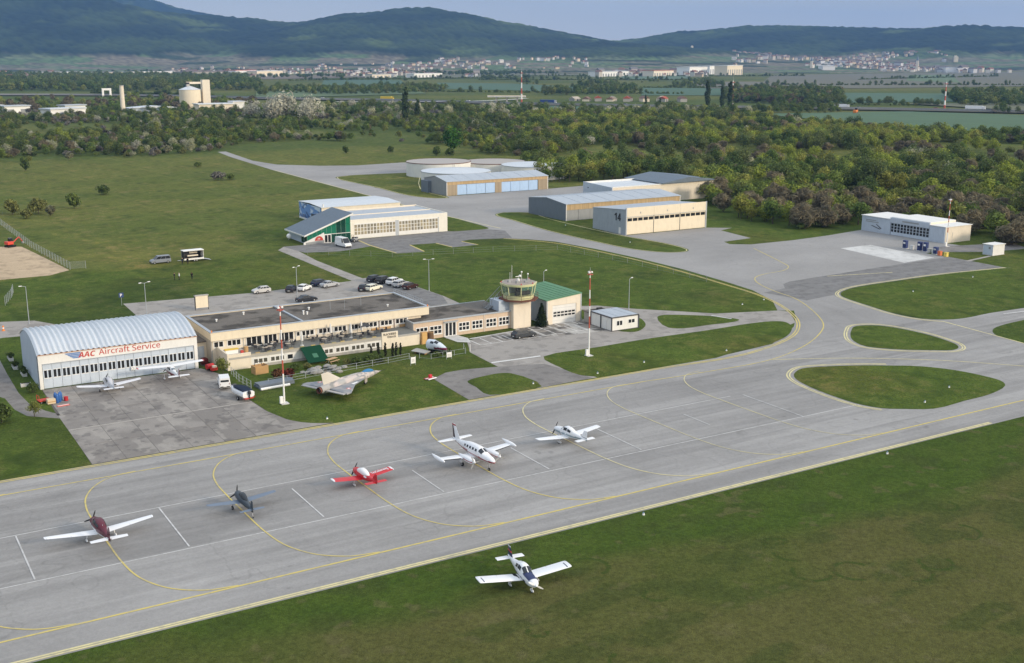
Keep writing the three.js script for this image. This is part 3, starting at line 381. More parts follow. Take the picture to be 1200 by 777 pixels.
{ // terminal: two storeys with a terrace in front
  const t = thing('terminal_building', 'long cream terminal with flat gravel roof and restaurant terrace', 'building', [75, 0, -197]);
  const ZW = -191.8, RY = 5.6;
  wpart(t, 'wall', [B(54.6, 95, 0, 4.2, -206.4, ZW)], M.creamPale);
  wpart(t, 'side_wall', [B(54.35, 54.6, 0, 4.2, -206.5, -191.6)], M.wallGrey);
  wpart(t, 'roof_fascia', [B(54.3, 96.4, 4.1, RY, ZW + 0.15, ZW + 0.6), B(54.3, 54.7, 4.22, RY, -206.8, ZW + 0.15), B(96, 96.4, 4.22, RY, -206.8, ZW + 0.15), B(54.7, 96, 4.22, RY, -206.8, -206.4)], M.cream);
  const roof = wpart(t, 'roof', B(54.7, 96, 4.22, RY - 0.12, -206.4, ZW + 0.15), M.gravelRoof);
  wpart(roof, 'edge_flashing', [B(54.2, 96.5, RY + 0.002, RY + 0.1, ZW + 0.1, ZW + 0.68), B(54.2, 54.75, RY + 0.002, RY + 0.1, -206.9, ZW + 0.1), B(95.95, 96.5, RY + 0.002, RY + 0.1, -206.9, ZW + 0.1), B(54.75, 95.95, RY + 0.002, RY + 0.1, -206.9, -206.35)], M.zinc);
  wpart(roof, 'roof_seam', B(71.0, 71.4, RY - 0.115, RY + 0.12, -206.3, ZW + 0.1), M.zinc);
  for (const [x, z, h] of [[73.6, -197.5, 0.9], [74.2, -197.2, 0.6], [58, -200, 0.5], [76, -201, 0.5], [82, -198, 1.8], [86, -199.5, 1.8], [79.5, -199, 1.6], [64, -203, 0.6], [90, -196, 0.4]]) wpart(roof, h > 1.2 ? 'antenna' : 'vent_pipe', h > 1.2 ? CYL(0.03, 0.03, h, x, RY - 0.12, z, 6) : [CYL(0.14, 0.14, h * 0.7, x, RY - 0.12, z, 10), CYL(0.22, 0.22, 0.12, x, RY - 0.12 + h * 0.7, z, 10)], h > 1.2 ? M.zinc : M.plasterWhite);
  for (const x of [54.55, 96.2]) wpart(roof, 'marker_lamp', CYL(0.14, 0.1, 0.3, x, RY + 0.1, ZW + 0.4, 8), M.orange);
  { const rl = []; for (let k = 0; k < 14; k++) rl.push(CYL(0.025, 0.025, 0.9, 96.2, RY + 0.1, -206.4 + k, 6)); rl.push(B(96.17, 96.23, RY + 0.95, RY + 1.0, -206.4, -193.4), B(96.17, 96.23, RY + 0.55, RY + 0.58, -206.4, -193.4)); wpart(roof, 'railing', rl, M.zinc); }
  win(t, 54.9, 56.6, 2.8, 3.85, ZW, 2, 1, { t: 0.16 }); win(t, 57.3, 59.7, 2.8, 3.85, ZW, 3, 1, { t: 0.16 });
  win(t, 60.7, 63.5, 2.3, 3.98, ZW, 3, 1, { t: 0.14 }); win(t, 63.9, 66.3, 2.3, 3.98, ZW, 3, 1, { t: 0.14 }); win(t, 66.8, 69.4, 2.3, 3.98, ZW, 3, 1, { t: 0.14, name: 'glazed_door' });
  win(t, 70.0, 70.6, 3.0, 3.8, ZW, 1, 1, { t: 0.1 });
  for (const [a, b] of [[70.9, 73.3], [74.2, 76.6], [77.2, 79.6], [80.4, 82.8], [83.4, 85.8], [86.5, 88.9], [89.6, 92]]) { wpart(t, 'window_band', B(a - 0.25, b + 0.25, 2.78, 4.05, ZW, ZW + 0.03), M.frame); win(t, a, b, 2.92, 3.9, ZW + 0.03, 3, 1, { t: 0.17 }); }
  wpart(t, 'timber_panel', [B(84.6, 88.6, 2.22, 2.62, ZW + 0.02, ZW + 0.1), B(90.4, 91.6, 2.22, 2.7, ZW + 0.02, ZW + 0.1)], M.timber);
  for (const x of [60.2, 69.8, 76.9, 86.2, 89.3]) wpart(t, 'downpipe', CYL(0.06, 0.06, 1.85, x, 2.25, ZW + 0.1, 6), x > 80 ? M.rust : M.frame);
  // terrace
  const ZT = -185.8, terr = wpart(t, 'terrace', [B(55.6, 91.6, 1.85, 2.2, ZW, ZT + 0.05)], M.wallGrey); wpart(terr, 'terrace_floor', B(59.6, 91.5, 2.202, 2.23, ZW + 0.02, ZT - 0.3), S([0.17, 0.17, 0.155], 0.95));
  wpart(t, 'terrace_wall', [B(55.6, 59.5, 0, 2.75, ZT - 0.25, ZT), B(55.35, 55.6, 0, 2.9, ZW + 0.02, ZT)], M.creamPale);
  wpart(t, 'lower_wall', B(59.5, 84, 0, 1.85, ZT - 0.35, ZT - 0.1), M.white); wpart(t, 'plinth', B(59.5, 84, 0, 0.45, ZT - 0.1, ZT - 0.02), M.wallGrey);
  for (let k = 0; k < 8; k++) { const a = 59.9 + k * 3.02 + (k === 0 ? 0 : 0); if (k === 2) { win(t, a, a + 1.1, 0.6, 1.5, ZT - 0.1, 1, 1, { t: 0.15 }); continue; } win(t, a, a + 2.55, 0.6, 1.5, ZT - 0.1, 3, 1, { t: 0.2, gm: S([0.09, 0.085, 0.07], 0.2) }); }
  for (let k = 0; k < 9; k++) wpart(t, 'pilaster', B(59.5 + k * 3.02, 59.72 + k * 3.02, 0.45, 1.83, ZT - 0.1, ZT - 0.02), M.white);
  wpart(t, 'planter_rail', [B(59.5, 83.9, 2.2, 2.42, ZT - 0.12, ZT + 0.05)], S([0.40, 0.36, 0.28], 0.95));
  for (let k = 0; k < 12; k++) { const x = 60.4 + k * 2.0 + 0.5 * hash2(k, 5, 1); wpart(t, 'planter', RB(0.8, 0.3, 0.28, 0.04, x, 2.36, ZT - 0.3, 1), S([[0.42, 0.3, 0.13], [0.3, 0.26, 0.12], [0.45, 0.33, 0.1]][k % 3], 0.9)); }
  wpart(t, 'sign_wall', [B(84, 87.2, 0, 3.1, ZT - 0.2, ZT + 0.08), B(87.2, 91.6, 0, 1.9, ZT - 0.2, ZT + 0.08), B(91.35, 91.6, 0, 1.84, -188.3, ZT - 0.2)], M.creamPale);
  wpart(t, 'lettering', [textG('BLACKBIRD', 0.42, { bold: true, width: 2.5, depth: 0.02 }).translate(84.3, 2.5, ZT + 0.082), textG('TERRASSE', 0.34, { bold: true, width: 1.8, depth: 0.02 }).translate(85.0, 2.0, ZT + 0.082)], M.black, 'black lettering on the terrace wall');
}
{ // annex with entrance
  const t = thing('annex_building', 'low pinkish annex with white windows and glazed entrance beside the tower', 'building', [102.5, 0, -193]);
  const ZF = -188.4; wpart(t, 'wall', B(91.7, 113, 0, 3.35, -199, ZF), M.pinkish);
  wpart(t, 'roof_edge', [B(91.5, 113.05, 3.35, 3.6, ZF - 0.1, ZF + 0.2), B(91.5, 91.75, 3.35, 3.6, -199.2, ZF - 0.1), B(91.75, 113.05, 3.35, 3.6, -199.2, -198.95)], M.zinc);
  wpart(t, 'roof', B(91.75, 113.05, 3.35, 3.5, -198.95, ZF - 0.1), M.gravelRoof);
  wpart(t, 'side_cladding', B(91.62, 91.7, 0, 3.35, -195, ZF), M.wallGrey);
  for (const [a, b] of [[92.2, 94.6], [95.1, 97.6], [101.3, 103.6], [104.2, 106.5], [107.3, 109.6], [110.2, 112.5]]) { const w = win(t, a, b, 0.85, 2.4, ZF, 3, 2, { t: 0.16 }); wpart(w, 'sill', B(a - 0.15, b + 0.15, 0.68, 0.76, ZF, ZF + 0.12), M.frame); }
  const e = win(t, 98.3, 100.7, 0.08, 2.75, ZF, 3, 1, { t: 0.2, name: 'entrance_door' }); wpart(e, 'canopy', B(98, 101, 2.85, 3.0, ZF, ZF + 0.5), M.zinc);
  for (const x of [98.0, 106.9]) wpart(t, 'downpipe', CYL(0.05, 0.05, 3.4, x, 0, ZF + 0.08, 6), M.frame);
  wpart(t, 'step', B(98, 101, 0, 0.08, ZF, ZF + 1.2), M.concreteLight);
}
{ // control tower
  const t = thing('control_tower', 'control tower with glazed octagonal cab and pale yellow frame', 'tower', [114.8, 0, -188.6]);
  const cx = 115.3, cz = -189.4;
  wpart(t, 'shaft', B(112.9, 116.9, 0, 5.5, -192.5, -187.3), M.creamPale); wpart(t, 'shaft', B(110.5, 112.9, 3.5, 5.5, -192.5, -188.9), M.blueGrey);
  const oct = (r, y0, y1, r1 = r) => new THREE.CylinderGeometry(r1, r, y1 - y0, 8).rotateY(Math.PI / 8).translate(cx, (y0 + y1) / 2, cz);
  wpart(t, 'balcony', oct(4.0, 5.45, 5.65), M.rust);
  { const g = []; for (let k = 0; k < 8; k++) { const a = Math.PI / 8 + k * Math.PI / 4, b = a + Math.PI / 4, P = (q, r, y) => V(cx + r * Math.sin(q), y, cz + r * Math.cos(q)); g.push(rod(P(a, 3.9, 5.65), P(a, 3.9, 6.65), 0.04), rod(P(a, 3.9, 6.65), P(b, 3.9, 6.65), 0.035), rod(P(a, 3.9, 6.15), P(b, 3.9, 6.15), 0.03)); } wpart(t, 'railing', g, M.rust); }
  wpart(t, 'cab_wall', oct(3.05, 5.65, 6.35, 3.1), M.paleYellow);
  for (let k = 0; k < 8; k++) { const a = Math.PI / 8 + k * Math.PI / 4, b = a + Math.PI / 4, P = (q, r, y) => [cx + r * Math.sin(q), y, cz + r * Math.cos(q)];
    const q = [P(a, 3.08, 6.36), P(b, 3.08, 6.36), P(b, 3.42, 8.35), P(a, 3.42, 8.35)]; const g = new THREE.BufferGeometry(); g.setAttribute('position', new THREE.Float32BufferAttribute([...q[0], ...q[1], ...q[2], ...q[0], ...q[2], ...q[3]], 3)); g.computeVertexNormals();
    wpart(t, 'pane', g, M.towerGlass ??= new THREE.MeshPhysicalMaterial({ color: new THREE.Color().setRGB(0.75, 0.82, 0.8), roughness: 0.02, transmission: 0.97, thickness: 0, ior: 1.5, side: THREE.DoubleSide }));
    wpart(t, 'mullion', rod(V(...P(a, 3.12, 6.5)), V(...P(a, 3.46, 8.4)), 0.09, 0.09, 6), M.paleYellow); }
  wpart(t, 'sill_ring', oct(3.16, 6.3, 6.4), M.paleYellow);
  wpart(t, 'cab_roof', [oct(3.6, 8.35, 8.75, 3.75)], M.paleYellow); wpart(t, 'roof_covering', oct(3.5, 8.75, 8.84), S([0.36, 0.31, 0.27], 1, 0, { map: concTex([1, 1, 1], 290, 0.5) }));
  wpart(t, 'cab_floor', oct(2.9, 6.1, 6.2), M.black); wpart(t, 'console_desk', [B(cx - 1.6, cx + 1.6, 6.5, 7.2, cz + 1.1, cz + 1.9), B(cx - 0.4, cx + 0.4, 6.5, 7.7, cz - 0.4, cz + 0.2)], M.black); wpart(t, 'cab_core', B(cx - 1.3, cx + 0.2, 6.5, 8.35, cz - 2, cz - 0.9), M.midSteel);
  for (const [dx, dz, h, kind] of [[-2.2, 0.4, 2.2, 0], [-0.8, -1.2, 3.2, 0], [1.2, -0.8, 1.7, 1], [2.9, -1.2, 1.1, 1], [-0.2, 0.2, 1.3, 2], [-1, 1.2, 0.5, 3], [0.8, 1.4, 0.4, 3], [1.8, 0.6, 0.5, 3], [-1.8, -0.6, 0.4, 3]]) wpart(t, kind === 3 ? 'roof_box' : 'antenna', kind === 3 ? B(cx + dx - 0.3, cx + dx + 0.3, 8.84, 8.84 + h, cz + dz - 0.2, cz + dz + 0.2) : [CYL(0.04, 0.03, h, cx + dx, 8.84, cz + dz, 6), ...(kind === 1 ? [new THREE.SphereGeometry(0.18, 10, 8).translate(cx + dx, 8.84 + h, cz + dz)] : kind === 2 ? [B(cx + dx - 0.6, cx + dx + 0.6, 9.9, 10.0, cz + dz - 0.04, cz + dz + 0.04), new THREE.SphereGeometry(0.26, 8, 6).translate(cx + dx + 0.4, 10.0, cz + dz), CYL(0.3, 0.3, 0.5, cx + dx, 9.0, cz + dz, 8)] : [])], kind === 3 ? M.midSteel : M.plasterWhite);
  for (const k of [0, 2, 5, 7]) { const a = Math.PI / 8 + k * Math.PI / 4; wpart(t, 'marker_lamp', CYL(0.12, 0.1, 0.25, cx + 3.45 * Math.sin(a), 8.84, cz + 3.45 * Math.cos(a), 8), M.red); }
  { const g = []; for (let k = 0; k < 13; k++) { const f = k / 12; g.push(B(109.6 + f * 3.2 - 0.14, 109.6 + f * 3.2 + 0.14, 3.6 + f * 2.0, 3.66 + f * 2.0, -192.6, -191.4)); } for (const z of [-192.7, -191.3]) { g.push(rod(V(109.3, 3.5, z), V(113, 5.6, z), 0.08), rod(V(109.3, 4.5, z), V(113, 7.6, z), 0.05), rod(V(109.3, 3.5, z), V(109.3, 4.5, z), 0.05)); for (let k = 1; k < 8; k++) { const f = k / 8; g.push(rod(V(109.3 + 3.7 * f, 3.5 + 2.1 * f, z), V(109.3 + 3.7 * f, 4.5 + 3.1 * f, z), 0.035)); } } wpart(t, 'outside_stair', g, M.midSteel, 'grey steel stair rising to the cab'); }
}
{ // fire garage with green roof
  const t = thing('fire_garage', 'cream garage with green roof and white roller door by the tower', 'garage', [124.4, 0, -193.6]);
  const X0 = 120.2, X1 = 128.5, ZF = -186.7, ZB = -200.4, y0 = 4.85, y1 = 5.6;
  wpart(t, 'front_wall', prism([[X0, 0], [121.6, 0], [121.6, 3.8], [127.3, 3.8], [127.3, 0], [X1, 0], [X1, y1], [X0, y0]], ZF - 0.25, ZF), M.creamPale);
  wpart(t, 'back_wall', prism([[X0, 0], [X1, 0], [X1, y1], [X0, y0]], ZB, ZB + 0.25), M.creamPale);
  wpart(t, 'side_wall', B(X0, X0 + 0.25, 0, y0, ZB + 0.25, ZF - 0.25), M.steelSide); wpart(t, 'side_wall', B(X1 - 0.25, X1, 0, y1, ZB + 0.25, ZF - 0.25), M.creamPale);
  const roof = wpart(t, 'roof', prism([[X0 - 0.15, y0], [X1 + 0.15, y1 + 0.02], [X1 + 0.15, y1 + 0.17], [X0 - 0.15, y0 + 0.15]], ZB - 0.15, ZF + 0.12), M.greenRoof);
  for (let k = 1; k < 8; k++) { const x = X0 + (X1 - X0) * k / 8, y = y0 + (y1 - y0) * k / 8 + 0.15; wpart(roof, 'roof_seam', B(x - 0.04, x + 0.04, y - 0.02, y + 0.07, ZB - 0.1, ZF + 0.08), M.greenRoof); }
  wpart(t, 'corner_trim', [B(X0 - 0.03, X0 + 0.2, 0, y0, ZF, ZF + 0.05), B(X1 - 0.2, X1 + 0.03, 0, y1, ZF, ZF + 0.05)], M.zinc);
  const d = wpart(t, 'roller_door', B(121.65, 127.25, 0.03, 3.75, ZF - 0.18, ZF - 0.12), M.white);
  for (let k = 1; k < 6; k++) wpart(d, 'slat_joint', B(121.65, 127.25, k * 0.63, k * 0.63 + 0.03, ZF - 0.12, ZF - 0.105), M.zinc);
  for (let k = 0; k < 6; k++) for (const y of [1.45, 2.05]) wpart(d, 'pane', B(121.9 + k * 0.88, 122.62 + k * 0.88, y, y + 0.36, ZF - 0.13, ZF - 0.1), M.glass);
}
{ // portable office
  const t = thing('office_container', 'white portable office container with dark frame and grey roof', 'container', [131, 0, -178.8], 0);
  const X0 = 128, X1 = 134.5, Z0 = -182.6, Z1 = -175.5, Hh = 2.6;
  wpart(t, 'wall', [B(X0 + 0.1, X1 - 0.1, 0.12, Hh, Z1 - 0.15, Z1 - 0.05), B(X0 + 0.05, X0 + 0.15, 0.12, Hh, Z0 + 0.1, Z1 - 0.1), B(X1 - 0.15, X1 - 0.05, 0.12, Hh, Z0 + 0.1, Z1 - 0.1), B(X0 + 0.1, X1 - 0.1, 0.12, Hh, Z0 + 0.05, Z0 + 0.15)], M.white);
  wpart(t, 'frame', [[X0, Z1], [X1, Z1], [X0, Z0], [X1, Z0]].map(([x, z]) => B(x - 0.1, x + 0.1, 0, Hh + 0.12, z - 0.1, z + 0.1)).concat([B(X0, X1, 0, 0.14, Z1 - 0.1, Z1 + 0.06), B(X0, X1, Hh, Hh + 0.2, Z1 - 0.1, Z1 + 0.08), B(X0 - 0.08, X0 + 0.1, Hh, Hh + 0.2, Z0, Z1 - 0.1), B(X1 - 0.1, X1 + 0.08, Hh, Hh + 0.2, Z0, Z1 - 0.1), B(X0 - 0.06, X0 + 0.1, 0.1, Hh, -179.3, -179.0)]), M.frameDark);
  for (let k = 0; k < 4; k++) wpart(t, 'roof_panel', B(X0 + 0.1 + k * 1.575, X0 + 1.63 + k * 1.575, Hh + 0.05, Hh + 0.22 + 0.02 * (k % 2), Z0, Z1 - 0.1), M.roofGreyMetal);
  win(t, 129.2, 130.6, 1.0, 2.0, Z1 - 0.05, 2, 1, { t: 0.12 }); win(t, 132, 133.6, 1.2, 2.0, Z1 - 0.05, 2, 1, { t: 0.12 });
  wpart(t, 'door', B(X0 - 0.02, X0 + 0.06, 0.15, 2.2, -178.2, -177.2), M.frame);
  const s = thing('container_shed', 'low grey shed with flat roof behind the office container', 'shed', [131, 0, -184.4]); wpart(s, 'wall', B(128.6, 133, 0, 2.1, -185.8, -183), M.wallGrey); wpart(s, 'roof', B(128.4, 133.2, 2.1, 2.25, -186, -182.8), M.gravelRoof); wpart(s, 'roof_bundle', [RB(1.2, 0.5, 0.6, 0.1, 131.5, 2.5, -184.6, 1)], M.black);
}
{ // flying school with wedge roof and green glass
  const t = thing('wedge_roof_building', 'green glass building under a steep slate grey wedge roof', 'building', [123, 0, -313]);
  const X0 = 116.2, X1 = 129.5, ZF = -306.2, ZB = -321, yL = 2.9, yH = 7.7, yr = (x) => yL + (x - X0) / (X1 - X0) * (yH - yL);
  const roof = wpart(t, 'roof', prism([[X0 - 1.0, yr(X0 - 1.0)], [X1 + 0.7, yr(X1 + 0.7)], [X1 + 0.7, yr(X1 + 0.7) + 0.12], [X0 - 1.0, yr(X0 - 1.0) + 0.12]], ZB - 0.6, ZF + 0.4), M.slate);
  wpart(roof, 'fascia', prism([[X0 - 1.05, yr(X0 - 1.05) - 0.3], [X1 + 0.75, yr(X1 + 0.75) - 0.3], [X1 + 0.75, yr(X1 + 0.75) + 0.15], [X0 - 1.05, yr(X0 - 1.05) + 0.15]], ZF + 0.4, ZF + 0.5), M.white); wpart(roof, 'fascia', B(X0 - 1.1, X0 - 1.0, yr(X0 - 1) - 0.25, yr(X0 - 1) + 0.13, ZB - 0.6, ZF + 0.4), M.white);
  wpart(t, 'back_wall', prism([[X0, 0], [X1, 0], [X1, yH - 0.02], [X0, yL - 0.02]], ZB, ZB + 0.2), M.white); wpart(t, 'side_wall', B(X1 - 0.2, X1, 0, yH - 0.05, ZB + 0.2, ZF - 0.1), M.white);
  const n = 9, w = (X1 - X0) / n;
  for (let k = 0; k < n; k++) { const a = X0 + k * w, b = a + w; for (let r = 0; r < 3; r++) { const h0 = r * 2.5 + (r ? 0.06 : 0.1), ha = Math.min(yr(a) - 0.1, (r + 1) * 2.5), hb = Math.min(yr(b) - 0.1, (r + 1) * 2.5); if (Math.max(ha, hb) < h0 + 0.25) continue; wpart(t, 'pane', prism([[a + 0.05, h0], [b - 0.05, h0], [b - 0.05, Math.max(hb, h0 + 0.05)], [a + 0.05, Math.max(ha, h0 + 0.05)]], ZF - 0.08, ZF - 0.03), (r === 0 && k > 3) || (k > 5 && k < 8) ? M.glassDark : M.glassGreen); } wpart(t, 'mullion', B(a - 0.05, a + 0.05, 0, yr(a) - 0.06, ZF - 0.1, ZF), S([0.10, 0.24, 0.17], 0.5)); }
  wpart(t, 'transom', B(121, X1, 2.42, 2.56, ZF - 0.02, ZF + 0.04), M.frame); wpart(t, 'corner_mullion', B(X1 - 0.14, X1 + 0.02, 0, yH, ZF - 0.1, ZF + 0.02), S([0.10, 0.24, 0.17], 0.5));
  wpart(t, 'plinth_wall', prism([[X0 - 1.2, 0], [121.2, 0], [121.2, 3.1], [X0 - 1.2, 0.6]], ZF + 0.1, ZF + 0.35), M.white); wpart(t, 'plinth_panel', prism([[X0 - 0.6, 0], [121.2, 0], [121.2, 1.0], [X0 - 0.6, 0.6]], ZF + 0.36, ZF + 0.4), M.midSteel);
  const s = new THREE.Shape(); s.absarc(0, 0, 1.25, 0, Math.PI); const h = new THREE.Path(); h.absarc(0, 0.12, 0.62, 0, Math.PI); s.holes.push(h); wpart(t, 'emblem', new THREE.ExtrudeGeometry(s, { depth: 0.03, bevelEnabled: false }).translate(119.6, 0.95, ZF + 0.41), M.red, 'red half round emblem on the white wall'); wpart(t, 'emblem', [0, 1, 2].map((k) => B(118.9 + k * 0.5, 119.2 + k * 0.5, 1.1, 1.5, ZF + 0.41, ZF + 0.44)), M.red, 'red marks inside the round emblem');
  win(t, 121.4, 123.4, 0.06, 2.35, ZF - 0.02, 2, 1, { t: 0.18, name: 'entrance_door' });
  for (let k = 0; k < 3; k++) wpart(t, 'side_pane', B(X0 - 0.02, X0 + 0.06, 0.2, 2.5, ZF - 1.4 - k * 2.2 - 1, ZF - 0.4 - k * 2.2), k < 2 ? M.glassDark : M.blueGrey); wpart(t, 'side_wall', B(X0, X0 + 0.2, 0, yL - 0.06, ZB + 0.2, ZF - 0.1), M.blueGrey);
  const n2 = thing('satellite_dish', 'white satellite dish beside the wedge roof building', 'dish', [114.6, 0, -317]); mesh('dish', new THREE.SphereGeometry(0.9, 14, 8, 0, Math.PI * 2, 0, 1.0).rotateX(1.2).translate(0, 1.0, 0), M.plasterWhite, n2); mesh('stand', CYL(0.08, 0.08, 1.0), M.zinc, n2);
}
{ // school hangar with gridded windows
  const t = thing('glazed_door_hangar', 'white hangar with two wide gridded glass doors and flat roof', 'hangar', [146, 0, -319]);
  const X0 = 130.3, X1 = 162.4, ZF = -308.6, ZB = -330, Hh = 5.7;
  wpart(t, 'wall', [B(X0, X1, 0, Hh, ZF - 0.3, ZF), B(X0, X0 + 0.3, 0, Hh, ZB, ZF - 0.3), B(X1 - 0.3, X1, 0, Hh, ZB, ZF - 0.3), B(X0 + 0.3, X1 - 0.3, 0, Hh - 0.4, ZB, ZB + 0.3)], M.creamPale.clone());
  t.children[0].material.map = stain([0.80, 0.76, 0.66], 301, 0.1);
  wpart(t, 'roof', [B(X0 + 0.3, X1 - 0.3, Hh - 0.5, Hh - 0.25, ZB + 0.3, ZF - 0.3)], M.roofGreyMetal); wpart(t, 'roof_ridge', [B(X0 + 0.3, X1 - 0.3, Hh - 0.3, Hh - 0.05, -319.4, -319.1), B(X0, X1, Hh - 0.4, Hh + 0.15, ZB - 0.15, ZB + 0.2)], M.creamPale);
  for (const [a, b] of [[131.6, 144.9], [146, 159.1]]) { const d = wpart(t, 'sliding_door', B(a, b, 0.08, 4.5, ZF, ZF + 0.08), M.white); const cols = 13, w = (b - a) / cols; for (let i = 0; i < cols; i++) for (let j = 0; j < 3; j++) wpart(d, 'pane', B(a + i * w + 0.14, a + (i + 1) * w - 0.1, 1.25 + j * 1.02, 2.12 + j * 1.02, ZF + 0.06, ZF + 0.1), S([[0.30, 0.26, 0.18], [0.22, 0.2, 0.15], [0.36, 0.31, 0.2]][Math.floor(hash2(i, j, 77) * 3)], 0.15)); }
  wpart(t, 'door_post', [B(144.9, 146, 0, 4.6, ZF + 0.002, ZF + 0.1), B(159.15, 159.4, 0, 4.6, ZF + 0.002, ZF + 0.1)], M.zinc);
}
{ // mural hangar
  const t = thing('mural_hangar', 'white hangar with pale blue roof and sky mural on its gable', 'hangar', [148, 0, -350]);
  const X0 = 134.6, X1 = 162, ZF = -341, ZB = -361, Hh = 5.6;
  wpart(t, 'wall', [B(X0, X1, 0, Hh - 0.2, ZF - 0.25, ZF), B(X1 - 0.25, X1, 0, Hh - 0.2, ZB, ZF - 0.25), B(X0, X1 - 0.25, 0, Hh - 0.2, ZB, ZB + 0.25)], M.creamPale); wpart(t, 'gable_wall', B(X0 - 0.05, X0 + 0.25, 0.5, Hh - 0.3, ZB + 0.25, ZF - 0.25), M.skyMural, 'gable painted with a blue sky mural'); wpart(t, 'plinth', B(X0 - 0.12, X0 + 0.25, 0, 0.5, ZB + 0.25, ZF - 0.25), M.white);
  const mid = (ZF + ZB) / 2; for (const [a, b, ya, yb] of [[ZF + 0.2, mid, Hh - 0.25, Hh + 0.15], [mid, ZB - 0.2, Hh + 0.15, Hh - 0.25]]) wpart(t, 'roof', prism([[a, ya], [b, yb], [b, yb + 0.15], [a, ya + 0.15]], X0 - 0.2, X1 + 0.2, 'x'), M.roofMetal);
  wpart(t, 'door', B(X0 - 0.1, X0 - 0.05, 0.1, 2.6, -350, -344), M.frameDark); wpart(t, 'stove_pipe', CYL(0.25, 0.25, 1.2, X0 + 0.8, Hh - 0.4, ZF - 0.6, 10), M.white);
}
function gabledHangar(name, label, X0, X1, ZF, ZB, eave, rise, side, roofM, front) {
  const t = thing(name, label, 'hangar', [(X0 + X1) / 2, 0, (ZF + ZB) / 2]), mid = (ZF + ZB) / 2;
  for (const x of [X0, X1 - 0.2]) wpart(t, 'gable_wall', gable(x, [[ZF - 0.2, 0], [ZF - 0.2, eave], [mid, eave + rise - 0.05], [ZB, eave - 0.05], [ZB, 0]], 0.2), side); wpart(t, 'back_wall', B(X0 + 0.2, X1 - 0.2, 0, eave - 0.1, ZB, ZB + 0.2), side);
  for (const [a, b, ya, yb] of [[ZF + 0.25, mid, eave - 0.03, eave + rise], [mid, ZB - 0.25, eave + rise, eave - 0.03]]) { const r = wpart(t, 'roof', prism([[a, ya], [b, yb], [b, yb + 0.14], [a, ya + 0.14]], X0 - 0.15, X1 + 0.15, 'x'), roofM); const n = Math.round((X1 - X0) / 6); for (let k = 1; k < n; k++) { const x = X0 + (X1 - X0) * k / n; wpart(r, 'roof_seam', prism([[a, ya + 0.14], [b, yb + 0.14], [b, yb + 0.2], [a, ya + 0.2]], x - 0.05, x + 0.05, 'x'), roofM); } }
  wpart(t, 'corner_trim', [B(X0 - 0.04, X0 + 0.2, 0, eave, ZF - 0.02, ZF + 0.04), B(X1 - 0.2, X1 + 0.04, 0, eave, ZF - 0.02, ZF + 0.04)], M.frame); front(t); return t;
}
gabledHangar('timber_hangar', 'timber clad hangar with two rows of pale blue sliding doors', 204.6, 250.6, -389, -408, 5.3, 1.5, M.midSteel, M.roofGreyMetal, (t) => {
  wpart(t, 'front_cladding', [B(204.8, 250.4, 4.1, 5.3, -389.2, -389)], M.wood); wpart(t, 'front_cladding', [B(204.8, 209.2, 0, 4.1, -389.2, -389), B(226, 229, 0, 4.1, -389.2, -389), B(246, 250.4, 0, 4.1, -389.2, -389)], M.woodGrey);
  for (const s of [209.2, 229]) for (let k = 0; k < 4; k++) wpart(t, 'door_panel', B(s + k * 4.2 + 0.06, s + (k + 1) * 4.2 - 0.06, 0.1, 4.0, -389.3 + 0.08 * (k % 2), -389.15 + 0.08 * (k % 2)), M.blueDoor);
  wpart(t, 'side_annex', B(203.2, 204.6, 0, 4.6, -408, -402), M.darkSteel);
});
gabledHangar('steel_hangar', 'dark grey steel hangar with a timber band under its eaves', 205.5, 252.6, -308, -331, 5.4, 1.1, M.darkSteel, M.roofGreyMetal, (t) => {
  wpart(t, 'timber_band', B(205.7, 252.4, 3.5, 5.38, -308.2, -308), M.wood); for (let k = 0; k < 10; k++) wpart(t, 'door_panel', B(205.7 + k * 4.67 + 0.04, 205.7 + (k + 1) * 4.67 - 0.04, 0.06, 3.48, -308.3, -308.1 + 0.04 * (k % 2)), M.midSteel);
});
